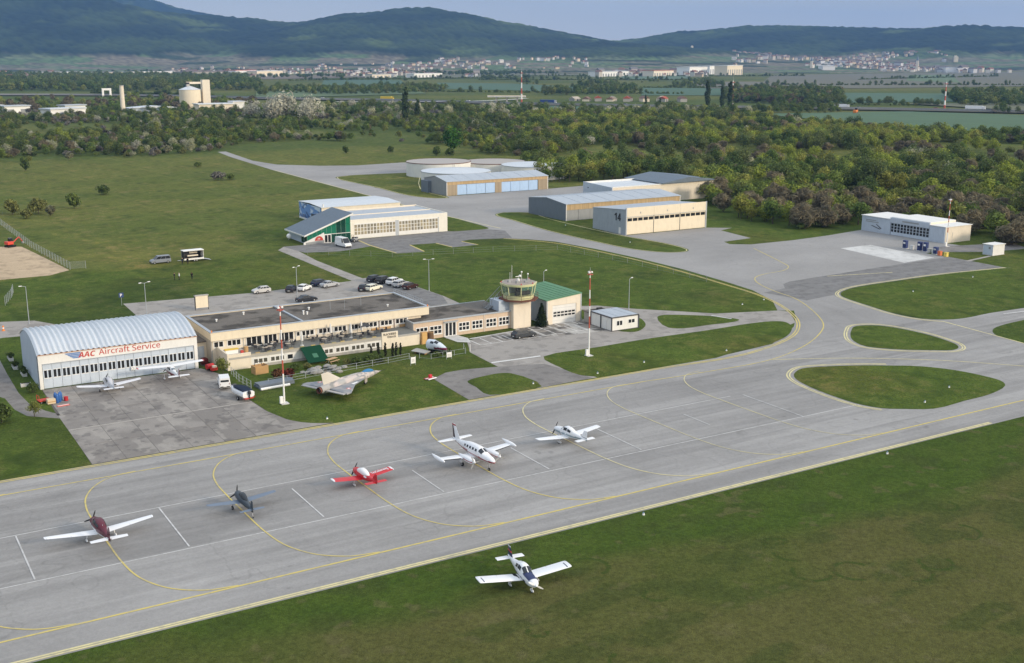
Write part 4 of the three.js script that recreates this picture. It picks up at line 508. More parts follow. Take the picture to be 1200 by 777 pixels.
{ // hangar 14
  const t = thing('numbered_hangar', 'cream hangar with black number 14 on its grey side wall', 'hangar', [219.5, 0, -282]);
  const X0 = 204.2, X1 = 235.2, ZF = -273.8, ZB = -291, yF = 8.1, yB = 6.4;
  wpart(t, 'side_wall', gable(X0, [[ZF - 0.3, 0], [ZF - 0.3, yF - 0.6], [ZB, yB], [ZB, 0]], 0.2), M.steelSide); wpart(t, 'side_wall', gable(X1 - 0.2, [[ZF - 0.3, 0], [ZF - 0.3, yF - 0.6], [ZB, yB], [ZB, 0]], 0.2), M.cream); wpart(t, 'back_wall', B(X0 + 0.2, X1 - 0.2, 0, yB - 0.1, ZB, ZB + 0.2), M.steelSide);
  wpart(t, 'roof', prism([[ZF - 0.3, yF - 0.55], [ZB - 0.2, yB], [ZB - 0.2, yB + 0.15], [ZF - 0.3, yF - 0.4]], X0 - 0.1, X1 + 0.1, 'x'), M.roofGreyMetal);
  for (let k = 1; k < 4; k++) wpart(t, 'wall_seam', B(X0 - 0.03, X0, 0.1, 6.6, ZB + k * 4.3 - 0.04, ZB + k * 4.3 + 0.04), M.zinc);
  const w = (X1 - X0 - 0.6) / 3; for (let k = 0; k < 3; k++) { const a = X0 + 0.3 + k * w; wpart(t, 'fascia_panel', B(a + 0.03, a + w - 0.03, 5.35, yF, ZF - 0.28, ZF), M.cream); wpart(t, 'bracket', B(a + w / 2 - 0.1, a + w / 2 + 0.1, 6.2, 6.7, ZF, ZF + 0.15), M.zinc);
    const d = wpart(t, 'folding_door', B(a + 0.08, a + w - 0.08, 0.08, 5.2, ZF - 0.26, ZF - 0.1), M.cream); for (let q = 0; q < 5; q++) wpart(d, 'pane', B(a + 0.3 + q * 1.98, a + 1.95 + q * 1.98, 4.05, 4.95, ZF - 0.12, ZF - 0.06), M.glass); wpart(d, 'rail', B(a + 0.1, a + w - 0.1, 5.22, 5.33, ZF - 0.26, ZF + 0.06), M.zinc); wpart(t, 'door_post', B(a - 0.07, a + 0.07, 0, 5.3, ZF - 0.3, ZF - 0.02), M.frameDark); }
  wpart(t, 'edge_trim', [B(X0 - 0.05, X0 + 0.3, 0, yF + 0.05, ZF - 0.3, ZF + 0.04), B(X1 - 0.3, X1 + 0.1, 0, yF + 0.05, ZF - 0.3, ZF + 0.04)], M.zinc);
  wpart(t, 'number', textG('14', 2.3, { bold: true, width: 3.2, depth: 0.04 }).rotateY(-Math.PI / 2).translate(X0 - 0.045, 3.9, -279.6), M.black, 'black number 14'); wpart(t, 'side_door', B(X0 - 0.05, X0, 0.05, 2.0, -277.4, -276.4), M.white);
}
{ // hangar behind with dark pitched roof
  const t = thing('two_roof_hangar', 'white hangar with low flat wing and dark pitched roof against the trees', 'hangar', [260, 0, -346]);
  wpart(t, 'wall', [B(242, 277, 0, 6.2, -351, -333)], M.creamPale); wpart(t, 'side_wall', [prism([[-332.9, 0], [-332.9, 6.4], [-351.1, 7.0], [-351.1, 0]], 241.7, 242, 'x')], M.blueGrey); wpart(t, 'parapet', [B(242, 277, 6.2, 6.55, -333.3, -332.9), B(242, 277, 6.2, 6.9, -351.1, -350.7)], M.white); wpart(t, 'roof', B(242, 276.8, 6.2, 6.35, -350.7, -333.3), M.roofMetal);
  wpart(t, 'dark_roof', prism([[264, 6.6], [264, 6.75], [276.5, 8.5], [290, 6.9], [290, 6.75]], -356, -332, 'z'), M.slate, 'dark slate pitched roof'); wpart(t, 'end_wall', B(277, 289, 0, 6.8, -355, -333), M.creamPale); wpart(t, 'wall_lamp', B(241.55, 241.7, 4.9, 5.2, -348, -347.5), M.black);
}
{ // old grey hangar by the wood
  const t = thing('lettered_grey_hangar', 'weathered pale grey hangar with gridded doors at the wood edge', 'hangar', [278, 0, -229.5]);
  const X = 272.8, X1 = 284; wpart(t, 'wall', [B(X, X + 0.3, 0, 4.6, -245.1, -234), B(X, X + 0.3, 0, 4.5, -219.7, -214.4), B(X + 0.3, X1, 0, 4.6, -245.1, -244.8), B(X1 - 0.3, X1, 0, 4.6, -244.8, -214.7)], M.blueGrey); wpart(t, 'end_wall', B(X + 0.3, X1, 0, 4.55, -214.7, -214.3), M.creamPale);
  wpart(t, 'fascia', B(X - 0.2, X + 0.3, 3.7, 5.2, -234, -219.7), M.blueGrey); wpart(t, 'roof', [B(X - 0.25, X1 + 0.2, 4.6, 4.78, -245.3, -234), B(X + 0.3, X1 + 0.1, 5.2, 5.36, -233.9, -219.8), B(X - 0.15, X1 + 0.3, 4.56, 4.74, -219.7, -214.1)], M.white); wpart(t, 'roof_wall', [B(X + 0.3, X1, 4.6, 5.2, -234, -233.7), B(X + 0.3, X1, 4.6, 5.2, -220, -219.7)], M.creamPale);
  for (let k = 0; k < 12; k++) { const z = -233.8 + k * 1.17; const d = wpart(t, 'door_panel', B(X + 0.02, X + 0.12, 0.06, 3.68, z + 0.03, z + 1.14), M.paleMetal); for (let j = 0; j < 3; j++) wpart(d, 'pane', B(X - 0.01, X + 0.05, 1.0 + j * 0.88, 1.75 + j * 0.88, z + 0.15, z + 1.02), M.glass); }
  wpart(t, 'wall_mark', [prism([[-241.5, 1.9], [-240.9, 2.0], [-237.6, 1.2], [-238.0, 1.05]], X - 0.03, X - 0.005, 'x'), prism([[-239.6, 2.5], [-239.2, 2.5], [-237.2, 1.4], [-237.7, 1.3]], X - 0.03, X - 0.005, 'x')], M.frameDark, 'dark swallow shaped mark on the wall'); wpart(t, 'wall_mark', [0, 1].map((r) => B(X - 0.03, X - 0.005, 3.4 - r * 0.5, 3.65 - r * 0.5, -243.5, -239.5 + r)), M.midSteel); wpart(t, 'wall_mark', B(X - 0.23, X - 0.205, 4.25, 4.7, -229.5, -223.5), M.midSteel, 'faded lettering band on the fascia'); wpart(t, 'downpipe', CYL(0.05, 0.05, 3, 276, 0, -214.2, 6), M.white);
}
{ const t = thing('white_shed', 'small white box shed on the grass by the wood edge', 'shed', [269, 0, -195.2]); wpart(t, 'wall', B(266.6, 271.4, 0.1, 2.8, -196.8, -193.7), M.white); wpart(t, 'roof', B(266.4, 271.6, 2.8, 2.95, -197, -193.5), M.white); wpart(t, 'side_panel', B(266.55, 266.6, 0.15, 2.75, -196.7, -193.8), M.paleMetal); wpart(t, 'vent', B(266.48, 266.55, 1.7, 2.3, -195, -194.4), M.midSteel); wpart(t, 'base', B(266.5, 271.5, 0, 0.1, -196.9, -193.6), M.concreteLight); }
{ // round storage tanks behind the timber hangar
  const spots = [[228, -425, 14.6, 5.6, 0, 'round white tank with pale domed roof close behind the timber hangar'], [271, -432, 14.5, 5.6, 0, 'round white tank with pale roof next to the wood'], [239, -462, 14.5, 6.2, 1, 'round white tank with dark roof at the taxiway end'], [268, -462, 14.5, 4.8, 1, 'round white tank with dark roof half hidden between the pale ones']];
  for (const [x, z, r, h, dark, label] of spots) { const t = thing('storage_tank', label, 'tank', [x, 0, z], 0, 'round tanks behind the timber hangar'); mesh('tank_wall', new THREE.CylinderGeometry(r, r, h, 64, 1, true).translate(0, h / 2, 0), M.white, t); mesh('rim', new THREE.CylinderGeometry(r + 0.15, r + 0.15, 0.3, 64, 1, true).translate(0, h - 0.1, 0), dark ? M.rust : M.zinc, t); mesh('tank_roof', new THREE.ConeGeometry(r, dark ? 0.35 : 1.0, 48).translate(0, h + (dark ? 0.17 : 0.5), 0), dark ? S([0.40, 0.37, 0.34], 0.8) : M.roofMetal, t); mesh('ladder', [B(-0.4, -0.34, 0, h, r, r + 0.1), B(0.34, 0.4, 0, h, r, r + 0.1)], M.zinc, t); }
}
console.log('buildings');

// ---------------------------------------------------------------- aircraft (nose along +x, right wing along +z)
const paint = (c, r = 0.32) => new THREE.MeshPhysicalMaterial({ color: new THREE.Color().setRGB(...c), roughness: r, clearcoat: 0.12, clearcoatRoughness: 0.2, specularIntensity: 0.6, vertexColors: true, side: THREE.DoubleSide });
const P_WHITE = paint([0.80, 0.80, 0.80]), P_TINT = paint([1, 1, 1]);
M.tyre = S([0.022, 0.022, 0.023], 0.85); M.alu = S([0.55, 0.56, 0.58], 0.35, 0.7); M.prop = S([0.025, 0.025, 0.027], 0.4); M.canopy = S([0.022, 0.026, 0.03], 0.06); M.canopyPale = S([0.16, 0.19, 0.21], 0.08);
function airfoilLoft(secs, a = 0, b = 1) {                          // secs: {p: leading edge, c: chord, t: thickness, up}
  const xs = [], N = 7; for (let i = 0; i < N; i++) xs.push(a + (b - a) * (1 - Math.cos(Math.PI * i / (N - 1))) / 2);
  const yt = (x, t) => 5 * t * (0.2969 * Math.sqrt(x) - 0.126 * x - 0.3516 * x * x + 0.2843 * x ** 3 - 0.1036 * x ** 4) + 0.004;
  const ring = (s) => [...xs.map((x) => [x, yt(x, s.t)]), ...xs.slice().reverse().map((x) => [x, -yt(x, s.t) * 0.75])].map(([x, y]) => s.p.clone().add(V(-x * s.c, 0, 0)).addScaledVector(s.up, y * s.c));
  const R = secs.map(ring), n = R[0].length, pos = [], tri = (q, w, e) => pos.push(q.x, q.y, q.z, w.x, w.y, w.z, e.x, e.y, e.z);
  for (let k = 0; k + 1 < R.length; k++) for (let i = 0; i < n; i++) { const j = (i + 1) % n; tri(R[k][i], R[k][j], R[k + 1][i]); tri(R[k][j], R[k + 1][j], R[k + 1][i]); }
  for (const r of [R[0], R[R.length - 1]]) { const m = r.reduce((q, p) => q.add(p), V(0, 0, 0)).multiplyScalar(1 / n); for (let i = 0; i < n; i++) tri(r[i], r[(i + 1) % n], m); }
  const g = new THREE.BufferGeometry(); g.setAttribute('position', new THREE.Float32BufferAttribute(pos, 3)); return toCreasedNormals(g, 0.7);
}
function Fuselage(st) {                                             // st: [x, centre y, half width, half height, squareness]
  const L = st.length - 1, cm = (a, b, c, d, f) => 0.5 * (2 * b + (c - a) * f + (2 * a - 5 * b + 4 * c - d) * f * f + (3 * b - a - 3 * c + d) * f ** 3);
  const at = (t) => { const i = Math.min(L - 1, Math.floor(t)), f = t - i, q = (k) => st[clamp(k, 0, L)]; return [0, 1, 2, 3, 4].map((k) => cm(q(i - 1)[k], q(i)[k], q(i + 1)[k], q(i + 2)[k], f)); };
  const pt = (t, th, o = 0) => { const [x, y, w, h, e] = at(t), c = Math.cos(th), s = Math.sin(th); return V(x, y + (Math.max(0.005, h) + o) * Math.sign(s) * Math.abs(s) ** (2 / e), (Math.max(0.005, w) + o) * Math.sign(c) * Math.abs(c) ** (2 / e)); };
  const surf = (t0, t1, a0, a1, nt, na, o, col) => { const pos = [], ix = [], cs = []; for (let i = 0; i <= nt; i++) for (let j = 0; j <= na; j++) { const t = t0 + (t1 - t0) * i / nt, a = a0 + (a1 - a0) * j / na, p = pt(t, a, o); pos.push(p.x, p.y, p.z); cs.push(...(col ? col(p, t, a) : [1, 1, 1])); }
    for (let i = 0; i < nt; i++) for (let j = 0; j < na; j++) { const q = i * (na + 1) + j; ix.push(q, q + 1, q + na + 1, q + 1, q + na + 2, q + na + 1); }
    const g = new THREE.BufferGeometry(); g.setAttribute('position', new THREE.Float32BufferAttribute(pos, 3)); g.setAttribute('color', new THREE.Float32BufferAttribute(cs, 3)); g.setIndex(ix); g.computeVertexNormals(); return g; };
  const tAt = (x) => { let lo = 0, hi = L; for (let k = 0; k < 40; k++) { const m = (lo + hi) / 2; if (at(m)[0] > x) lo = m; else hi = m; } return lo; };
  return { body: (col) => surf(0, L, 0, Math.PI * 2, L * 5, 32, 0, col), patch: (x0, x1, a0, a1, o = 0.015) => surf(tAt(x0), tAt(x1), a0 * Math.PI / 180, a1 * Math.PI / 180, 8, 6, o), at, tAt };
}
function wheel(parent, x, y, z, r, w = 0.14) { const o = mesh('wheel', new THREE.CylinderGeometry(r, r, w, 16).rotateX(Math.PI / 2).translate(x, y, z), M.tyre, parent); mesh('hub', new THREE.CylinderGeometry(r * 0.5, r * 0.5, w + 0.02, 12).rotateX(Math.PI / 2).translate(x, y, z), M.alu, o); return o; }
function propeller(parent, x, y, z, r, n, a0, { spin = 0.22, sm = P_WHITE, bm = M.prop, tip } = {}) {
  const p = mesh('propeller', new THREE.LatheGeometry([[spin, 0], [spin * 0.95, 0.1], [spin * 0.7, 0.25], [spin * 0.3, 0.38], [0.005, 0.43]].map((q) => new THREE.Vector2(q[0], q[1])), 16).rotateZ(-Math.PI / 2).translate(x, y, z), sm, parent);
  for (let k = 0; k < n; k++) { const a = a0 + 2 * Math.PI * k / n, d = V(0, Math.cos(a), Math.sin(a)), q = V(0, -Math.sin(a), Math.cos(a)); const secs = [0.12, 0.35, 0.7, 1].map((f) => { const c = f < 0.2 ? 0.1 : f < 1 ? 0.2 - 0.05 * f : 0.08; return { p: V(x + 0.14, y, z).addScaledVector(d, f * r).addScaledVector(q, c / 2), c, t: 0.12, q }; });
    const pos = []; const quad = (A, Bq, C, D) => pos.push(...A.toArray(), ...Bq.toArray(), ...C.toArray(), ...A.toArray(), ...C.toArray(), ...D.toArray()); for (let i = 0; i + 1 < secs.length; i++) { const e = (s, k2, dx) => s.p.clone().addScaledVector(q, -k2 * s.c).add(V(dx, 0, 0)); const s = secs[i], u = secs[i + 1]; quad(e(s, 0, 0.03), e(s, 1, -0.03), e(u, 1, -0.015), e(u, 0, 0.015)); quad(e(s, 0, 0.055), e(s, 1, -0.005), e(u, 1, 0.005), e(u, 0, 0.03)); quad(e(s, 0, 0.03), e(s, 0, 0.055), e(u, 0, 0.03), e(u, 0, 0.015)); quad(e(s, 1, -0.03), e(s, 1, -0.005), e(u, 1, 0.005), e(u, 1, -0.015)); }
    const g = new THREE.BufferGeometry(); g.setAttribute('position', new THREE.Float32BufferAttribute(pos, 3)); g.computeVertexNormals(); mesh('blade', g, bm, p); }
  return p;
}
function wings(t, o) {                                              // o: x (LE at root), y, z0, half, root, tip, sweep, dih, thick, mat, tipMat, stripe
  for (const s of [-1, 1]) {
    const sec = (f, ex = 0) => ({ p: V(o.x - o.sweep * f - ex * 0.25 * o.tip, o.y + o.dih * f, s * (o.z0 + (o.half - o.z0) * f)), c: (o.root + (o.tip - o.root) * f) * (1 - ex), t: o.thick * (1 - 0.25 * f) * (1 - 0.6 * ex), up: V(0, 1, 0) });
    const te = 0.74, full = 0.965, w = mesh('wing', [airfoilLoft([sec(0), sec(0.25), sec(0.5), sec(0.75), sec(full)], 0, te), airfoilLoft([sec(0), sec(0.04)], te, 1)], o.mat, t);
    mesh('wing_tip', airfoilLoft([sec(full + 0.002), sec(0.985, 0.04), sec(0.998, 0.14), sec(1.006, 0.4)]), o.tipMat || o.mat, w);
    mesh('flap', airfoilLoft([sec(0.045), sec(0.5)], te + 0.012, 1), o.mat, w); mesh('aileron', airfoilLoft([sec(0.507), sec(full - 0.006)], te + 0.012, 1), o.mat, w);
    if (o.stripe) for (const [a, b] of o.stripe) mesh('tip_stripe', airfoilLoft([sec(a), sec(b)].map((q) => ({ ...q, t: q.t * 1.02, p: q.p.clone().add(V(0.006, 0.004, 0)), c: q.c })), 0.06, te - 0.02), o.stripeMat, w);
    if (o.extra) o.extra(w, s, sec);
  }
}
function tails(t, o) {                                              // tailplane + fin
  for (const s of [-1, 1]) { const sec = (f, ex = 0) => ({ p: V(o.hx - o.hsweep * f, o.hy + (o.hdih || 0) * f, s * (0.02 + o.hhalf * f)), c: (o.hroot + (o.htip - o.hroot) * f) * (1 - ex), t: 0.09 * (1 - ex * 0.5), up: V(0, 1, 0) }); const h = mesh('tailplane', airfoilLoft([sec(0), sec(0.5), sec(0.97), sec(1, 0.15)], 0, 0.62), o.hmat, t); mesh('elevator', airfoilLoft([sec(0.08), sec(0.5), sec(0.97), sec(1, 0.15)], 0.635, 1), o.hmat, h); }
  const sec = (f, ex = 0) => ({ p: V(o.fx - o.fsweep * f, o.fy + o.fh * f, 0), c: (o.froot + (o.ftip - o.froot) * f) * (1 - ex), t: 0.09, up: V(0, 0, 1) });
  const fin = mesh('fin', airfoilLoft([sec(0), sec(0.5), sec(0.97), sec(1, 0.12)], 0, 0.64), o.fmat, t); mesh('rudder', airfoilLoft([sec(0.0), sec(0.5), sec(0.97), sec(1, 0.12)], 0.655, 1), o.rmat || o.fmat, fin);
  if (o.fband) for (const [a, b, m] of o.fband) mesh('fin_band', airfoilLoft([sec(a), sec(b)].map((q) => ({ ...q, t: q.t * 1.15, p: q.p.clone().add(V(0.008, 0, 0)), c: q.c * 1.01 }))), m, fin);
}
function gearTri(t, { nx, mx, mz, y, r = 0.2, spat, legM = P_WHITE, wy = 0.8 }) {
  for (const [x, z] of [[nx, 0], [mx, mz], [mx, -mz]]) { const l = mesh('landing_gear', rod(V(x + (z ? 0.05 : -0.05), wy, z * 0.92), V(x, r, z), 0.05, 0.04, 8), legM, t); if (spat) mesh('wheel_fairing', new THREE.SphereGeometry(1, 16, 10).scale(r * 2.2, r * 0.85, r * 0.62).translate(x - 0.08, r * 1.15, z), spat, l); wheel(l, x, r, z, r); }
}
const WIN = { glass: M.canopy };
function glazing(t, F, list, m = M.canopy) { for (const [name, x0, x1, a0, a1] of list) { mesh(name, F.patch(x0, x1, a0, a1, 0.018), m, t); if (name !== 'windshield' && name !== 'rear_window') mesh(name, F.patch(x0, x1, 180 - a0, 180 - a1, 0.018), m, t); } }

// --- maroon and white touring aircraft, seen from its tail
function touring({ name, label, at, turn, top, low, spec = {} }) {
  const t = thing(name, label, 'aircraft', at, turn, undefined), k = spec;
  const F = Fuselage([[3.15, 1.22, 0.02, 0.02, 2], [3.05, 1.22, 0.3, 0.3, 2.1], [2.6, 1.22, 0.52, 0.46, 2.4], [1.7, 1.26, 0.6, 0.56, 2.5], [1.0, 1.42, 0.63, 0.74, 2.5], [0.2, 1.5, 0.64, 0.82, 2.4], [-0.9, 1.48, 0.56, 0.74, 2.3], [-2.0, 1.42, 0.36, 0.5, 2.2], [-3.2, 1.42, 0.2, 0.3, 2.1], [-4.2, 1.46, 0.1, 0.2, 2], [-4.6, 1.47, 0.03, 0.14, 2]]);
  mesh('fuselage', F.body((p) => p.y > (k.split ?? 1.3) + 0.06 * p.x * 0 ? top : low), P_TINT, t);
  glazing(t, F, [['windshield', 1.55, 0.75, 42, 138], ['side_window', 0.62, -0.25, 18, 52], ['side_window', -0.35, -1.15, 20, 46]]);
  const wm = P_WHITE; wings(t, { x: 0.75, y: 0.86, z0: 0.45, half: 5.82, root: 1.5, tip: 0.75, sweep: 0.25, dih: 0.5, thick: 0.14, mat: wm });
  tails(t, { hx: -3.6, hy: 1.52, hhalf: 1.95, hroot: 0.95, htip: 0.65, hsweep: 0.2, hmat: wm, fx: -3.15, fy: 1.58, fh: 1.25, froot: 1.4, ftip: 0.7, fsweep: 0.8, fmat: paint(top), rmat: paint(top) });
  gearTri(t, { nx: 2.0, mx: -0.15, mz: 1.55, r: 0.2, spat: P_WHITE }); propeller(t, 3.12, 1.22, 0, 0.97, 3, 0.35, { sm: paint(top), spin: 0.27 });
  mesh('antenna', B(-1.5, -1.35, 1.9, 2.15, -0.01, 0.01), M.plasterWhite, t); mesh('step', rod(V(-0.7, 0.8, 0.55), V(-0.85, 0.5, 0.62), 0.025), M.prop, t); return t;
}
touring({ name: 'touring_aeroplane', label: 'low wing aircraft with maroon cabin top and long white wings', at: [21.8, 0, -124.8], turn: Math.PI / 2 + 0.03, top: [0.105, 0.006, 0.018], low: [0.8, 0.8, 0.8] });
{ // dark grey warbird style two-seater on a tail wheel
  const t = thing('grey_aeroplane', 'dark slate grey low wing aircraft resting on its tail wheel', 'aircraft', [38.0, 0, -124.6], Math.PI / 2 + 0.05), c = [0.06, 0.075, 0.09], w = paint([0.15, 0.19, 0.25], 0.45), d = paint(c, 0.45);
  const F = Fuselage([[2.5, 1.5, 0.03, 0.03, 2], [2.42, 1.5, 0.36, 0.36, 2], [1.7, 1.47, 0.46, 0.48, 2.2], [0.8, 1.42, 0.48, 0.52, 2.3], [0.0, 1.36, 0.47, 0.52, 2.3], [-1.2, 1.2, 0.36, 0.46, 2.2], [-2.4, 1.02, 0.2, 0.32, 2], [-3.6, 0.86, 0.08, 0.2, 2], [-3.9, 0.84, 0.02, 0.1, 2]]);
  mesh('fuselage', F.body(() => [1, 1, 1]), d, t);
  const can = Fuselage([[1.15, 1.86, 0.02, 0.02, 2], [0.75, 1.85, 0.32, 0.24, 2.2], [0.1, 1.82, 0.36, 0.36, 2.2], [-0.8, 1.66, 0.3, 0.32, 2.2], [-1.5, 1.5, 0.1, 0.16, 2], [-1.8, 1.42, 0.02, 0.03, 2]]); mesh('canopy', can.body(() => [1, 1, 1]), M.canopy, t); mesh('canopy_frame', [can.patch(0.78, 0.7, 0, 180, 0.012), can.patch(0.0, -0.07, 0, 180, 0.012)], d, t);
  wings(t, { x: 1.35, y: 1.0, z0: 0.4, half: 4.2, root: 1.6, tip: 0.85, sweep: 0.28, dih: 0.35, thick: 0.13, mat: w });
  tails(t, { hx: -3.0, hy: 1.0, hhalf: 1.45, hroot: 0.9, htip: 0.55, hsweep: 0.25, hmat: w, fx: -2.75, fy: 1.08, fh: 1.0, froot: 1.2, ftip: 0.65, fsweep: 0.5, fmat: d });
  for (const z of [-0.95, 0.95]) { const l = mesh('landing_gear', rod(V(0.9, 0.98, z), V(1.15, 0.25, z * 1.08), 0.05), M.alu, t); wheel(l, 1.15, 0.23, z * 1.08, 0.23); } const tw = mesh('landing_gear', rod(V(-3.6, 0.7, 0), V(-3.75, 0.12, 0), 0.035), M.alu, t); wheel(tw, -3.75, 0.11, 0, 0.11, 0.08);
  propeller(t, 2.45, 1.5, 0, 1.0, 3, 0.1, { sm: d, spin: 0.3 });
  t.traverse((o) => { if (!o.isMesh) return; if (o.name === 'wheel' || o.name === 'hub') { o.geometry.computeBoundingBox(); const c = o.geometry.boundingBox.getCenter(V(0, 0, 0)); o.geometry.translate(-c.x * 0.22, 0, 0); } else o.geometry.scale(0.78, 1, 1); });
}
{ // red aerobatic trainer with covered canopy
  const t = thing('red_aeroplane', 'bright red low wing aircraft with white canopy cover and wing tips', 'aircraft', [53.6, 0, -125.3], Math.PI / 2 + 0.03), c = [0.56, 0.022, 0.028], r = paint(c);
  const F = Fuselage([[2.45, 1.15, 0.03, 0.03, 2], [2.36, 1.15, 0.32, 0.32, 2.1], [1.7, 1.15, 0.5, 0.44, 2.4], [0.8, 1.17, 0.53, 0.5, 2.5], [-0.2, 1.18, 0.52, 0.5, 2.5], [-1.3, 1.2, 0.38, 0.42, 2.3], [-2.6, 1.26, 0.2, 0.28, 2.1], [-3.7, 1.32, 0.07, 0.18, 2], [-3.9, 1.33, 0.02, 0.1, 2]]);
  mesh('fuselage', F.body(() => [1, 1, 1]), r, t);
  const can = Fuselage([[1.45, 1.56, 0.03, 0.02, 2], [0.9, 1.58, 0.42, 0.24, 2.3], [0.1, 1.6, 0.47, 0.42, 2.3], [-0.8, 1.55, 0.4, 0.36, 2.3], [-1.5, 1.48, 0.2, 0.2, 2.1], [-1.9, 1.44, 0.02, 0.04, 2]]); mesh('canopy_cover', can.body(() => [1, 1, 1]), S([0.78, 0.77, 0.75], 0.9), t, 'white cloth cover over the canopy');
  wings(t, { x: 0.95, y: 0.8, z0: 0.4, half: 4.1, root: 1.62, tip: 1.35, sweep: 0.1, dih: 0.42, thick: 0.14, mat: r, tipMat: P_WHITE, extra: (w, s, sec) => { mesh('wing_tip', airfoilLoft([sec(0.93), sec(0.968)].map((q) => ({ ...q, t: q.t * 1.03, p: q.p.clone().add(V(0.006, 0.003, 0)) })), 0, 0.74), P_WHITE, w); if (s > 0) mesh('wing_lettering', textG('YesCaberweg', 0.62, { bold: true, width: 2.3, depth: 0.008 }).rotateX(-Math.PI / 2).rotateY(-Math.PI / 2).rotateX(0).translate(0.05, 0, 0).applyMatrix4(new THREE.Matrix4().makeRotationX(-0.108)).translate(0.0, 1.02, 1.25), P_WHITE, w, 'white script lettering on the red wing'); } });
  tails(t, { hx: -3.15, hy: 1.36, hhalf: 1.4, hroot: 0.8, htip: 0.65, hsweep: 0.1, hmat: r, fx: -2.5, fy: 1.42, fh: 0.95, froot: 1.5, ftip: 0.6, fsweep: 0.85, fmat: r });
  gearTri(t, { nx: 1.75, mx: -0.1, mz: 1.35, r: 0.18, spat: P_WHITE, wy: 0.75 }); propeller(t, 2.42, 1.15, 0, 0.9, 2, 0.5, { sm: r, spin: 0.24 }); for (const s of [0.43, -0.43]) mesh('fuselage_mark', F.patch(-1.0, -1.6, s > 0 ? 8 : 172, s > 0 ? 34 : 146, 0.01), P_WHITE, t);
}
function lowWing({ label, at, turn, base = [0.8, 0.8, 0.8], stripe, fin, nose, finBand, tipStripe, hershey = true, span = 9.14, spat = true, prop = M.prop, propA = 0.5, name = 'low_wing_aeroplane', coverTop, spinner }) {
  const t = thing(name, label, 'aircraft', at, turn);
  const F = Fuselage([[2.75, 1.18, 0.02, 0.02, 2], [2.66, 1.18, 0.34, 0.3, 2.2], [2.3, 1.18, 0.5, 0.42, 2.5], [1.5, 1.2, 0.55, 0.5, 2.7], [0.9, 1.24, 0.57, 0.54, 2.7], [0.35, 1.42, 0.58, 0.72, 2.6], [-0.35, 1.48, 0.57, 0.77, 2.5], [-1.2, 1.42, 0.5, 0.66, 2.4], [-2.0, 1.33, 0.36, 0.46, 2.3], [-3.2, 1.34, 0.19, 0.28, 2.1], [-4.2, 1.38, 0.08, 0.18, 2], [-4.45, 1.38, 0.02, 0.12, 2]]);
  mesh('fuselage', F.body((p) => { if (nose && p.x > 0.7 && p.x < 2.3 && p.y > 1.42 && Math.abs(p.z) < 0.5) return nose; if (stripe && Math.abs(p.y - (1.16 + 0.03 * -p.x) + (nose ? 0.16 : 0)) < 0.1 && (!nose || p.x < 1.4)) return stripe; if (coverTop && p.y > 1.42) return coverTop; return base; }), P_TINT, t);
  glazing(t, F, [['windshield', 0.95, 0.3, 46, 134], ['side_window', 0.22, -0.5, 14, 50], ['side_window', -0.62, -1.25, 14, 46]]);
  mesh('windshield_post', F.patch(1.0, 0.28, 88, 92, 0.03), P_WHITE, t);
  wings(t, { x: 0.62, y: 0.82, z0: 0.42, half: span / 2, root: 1.62, tip: hershey ? 1.6 : 1.05, sweep: hershey ? 0.02 : 0.32, dih: 0.52, thick: 0.14, mat: paint(base), stripe: tipStripe && [[0.885, 0.91]], stripeMat: tipStripe && paint(tipStripe) });
  tails(t, { hx: -3.55, hy: 1.36, hhalf: 1.5, hroot: 0.82, htip: 0.78, hsweep: 0.03, hmat: paint(base), fx: -3.05, fy: 1.5, fh: 1.12, froot: 1.35, ftip: 0.68, fsweep: 0.75, fmat: paint(fin || base), fband: finBand });
  gearTri(t, { nx: 1.95, mx: -0.15, mz: 1.5, r: 0.19, spat: spat && P_WHITE, wy: 0.8 }); propeller(t, 2.72, 1.18, 0, 0.95, 2, propA, { bm: prop, sm: spinner ? paint(spinner) : P_WHITE, spin: 0.2 });
  mesh('antenna', rod(V(-0.6, 2.2, 0), V(-0.9, 2.55, 0), 0.015), M.prop, t); mesh('wing_walk', B(-0.9, 0.3, 0.965, 0.972, 0.65, 1.0), M.rubber, t); return t;
}
lowWing({ label: 'white low wing aircraft with grey stripe and dark tail root parked on the apron', at: [84.5, 0, -125.7], turn: Math.PI / 2 + 0.05, stripe: [0.25, 0.32, 0.35], hershey: false, span: 10.6, finBand: [[0.0, 0.12, paint([0.03, 0.03, 0.035])]] });
lowWing({ label: 'white low wing aircraft with navy nose and tail standing on the grass', at: [56.1, 0, -90.9], turn: -Math.PI / 2 - 0.15, span: 10.0, nose: [0.02, 0.03, 0.10], stripe: [0.02, 0.03, 0.10], fin: [0.02, 0.03, 0.085], finBand: [[0.9, 0.99, P_WHITE], [0.45, 0.6, paint([0.5, 0.05, 0.05])]], tipStripe: [0.03, 0.04, 0.08], prop: P_WHITE, propA: 1.0 });
lowWing({ label: 'plain white low wing aircraft in front of the barrel roof hangar', at: [35.5, 0.03, -184.2], turn: Math.PI / 2 - 0.02, base: [0.72, 0.72, 0.74], coverTop: [0.5, 0.5, 0.52], spat: false, hershey: false, span: 9.8 });
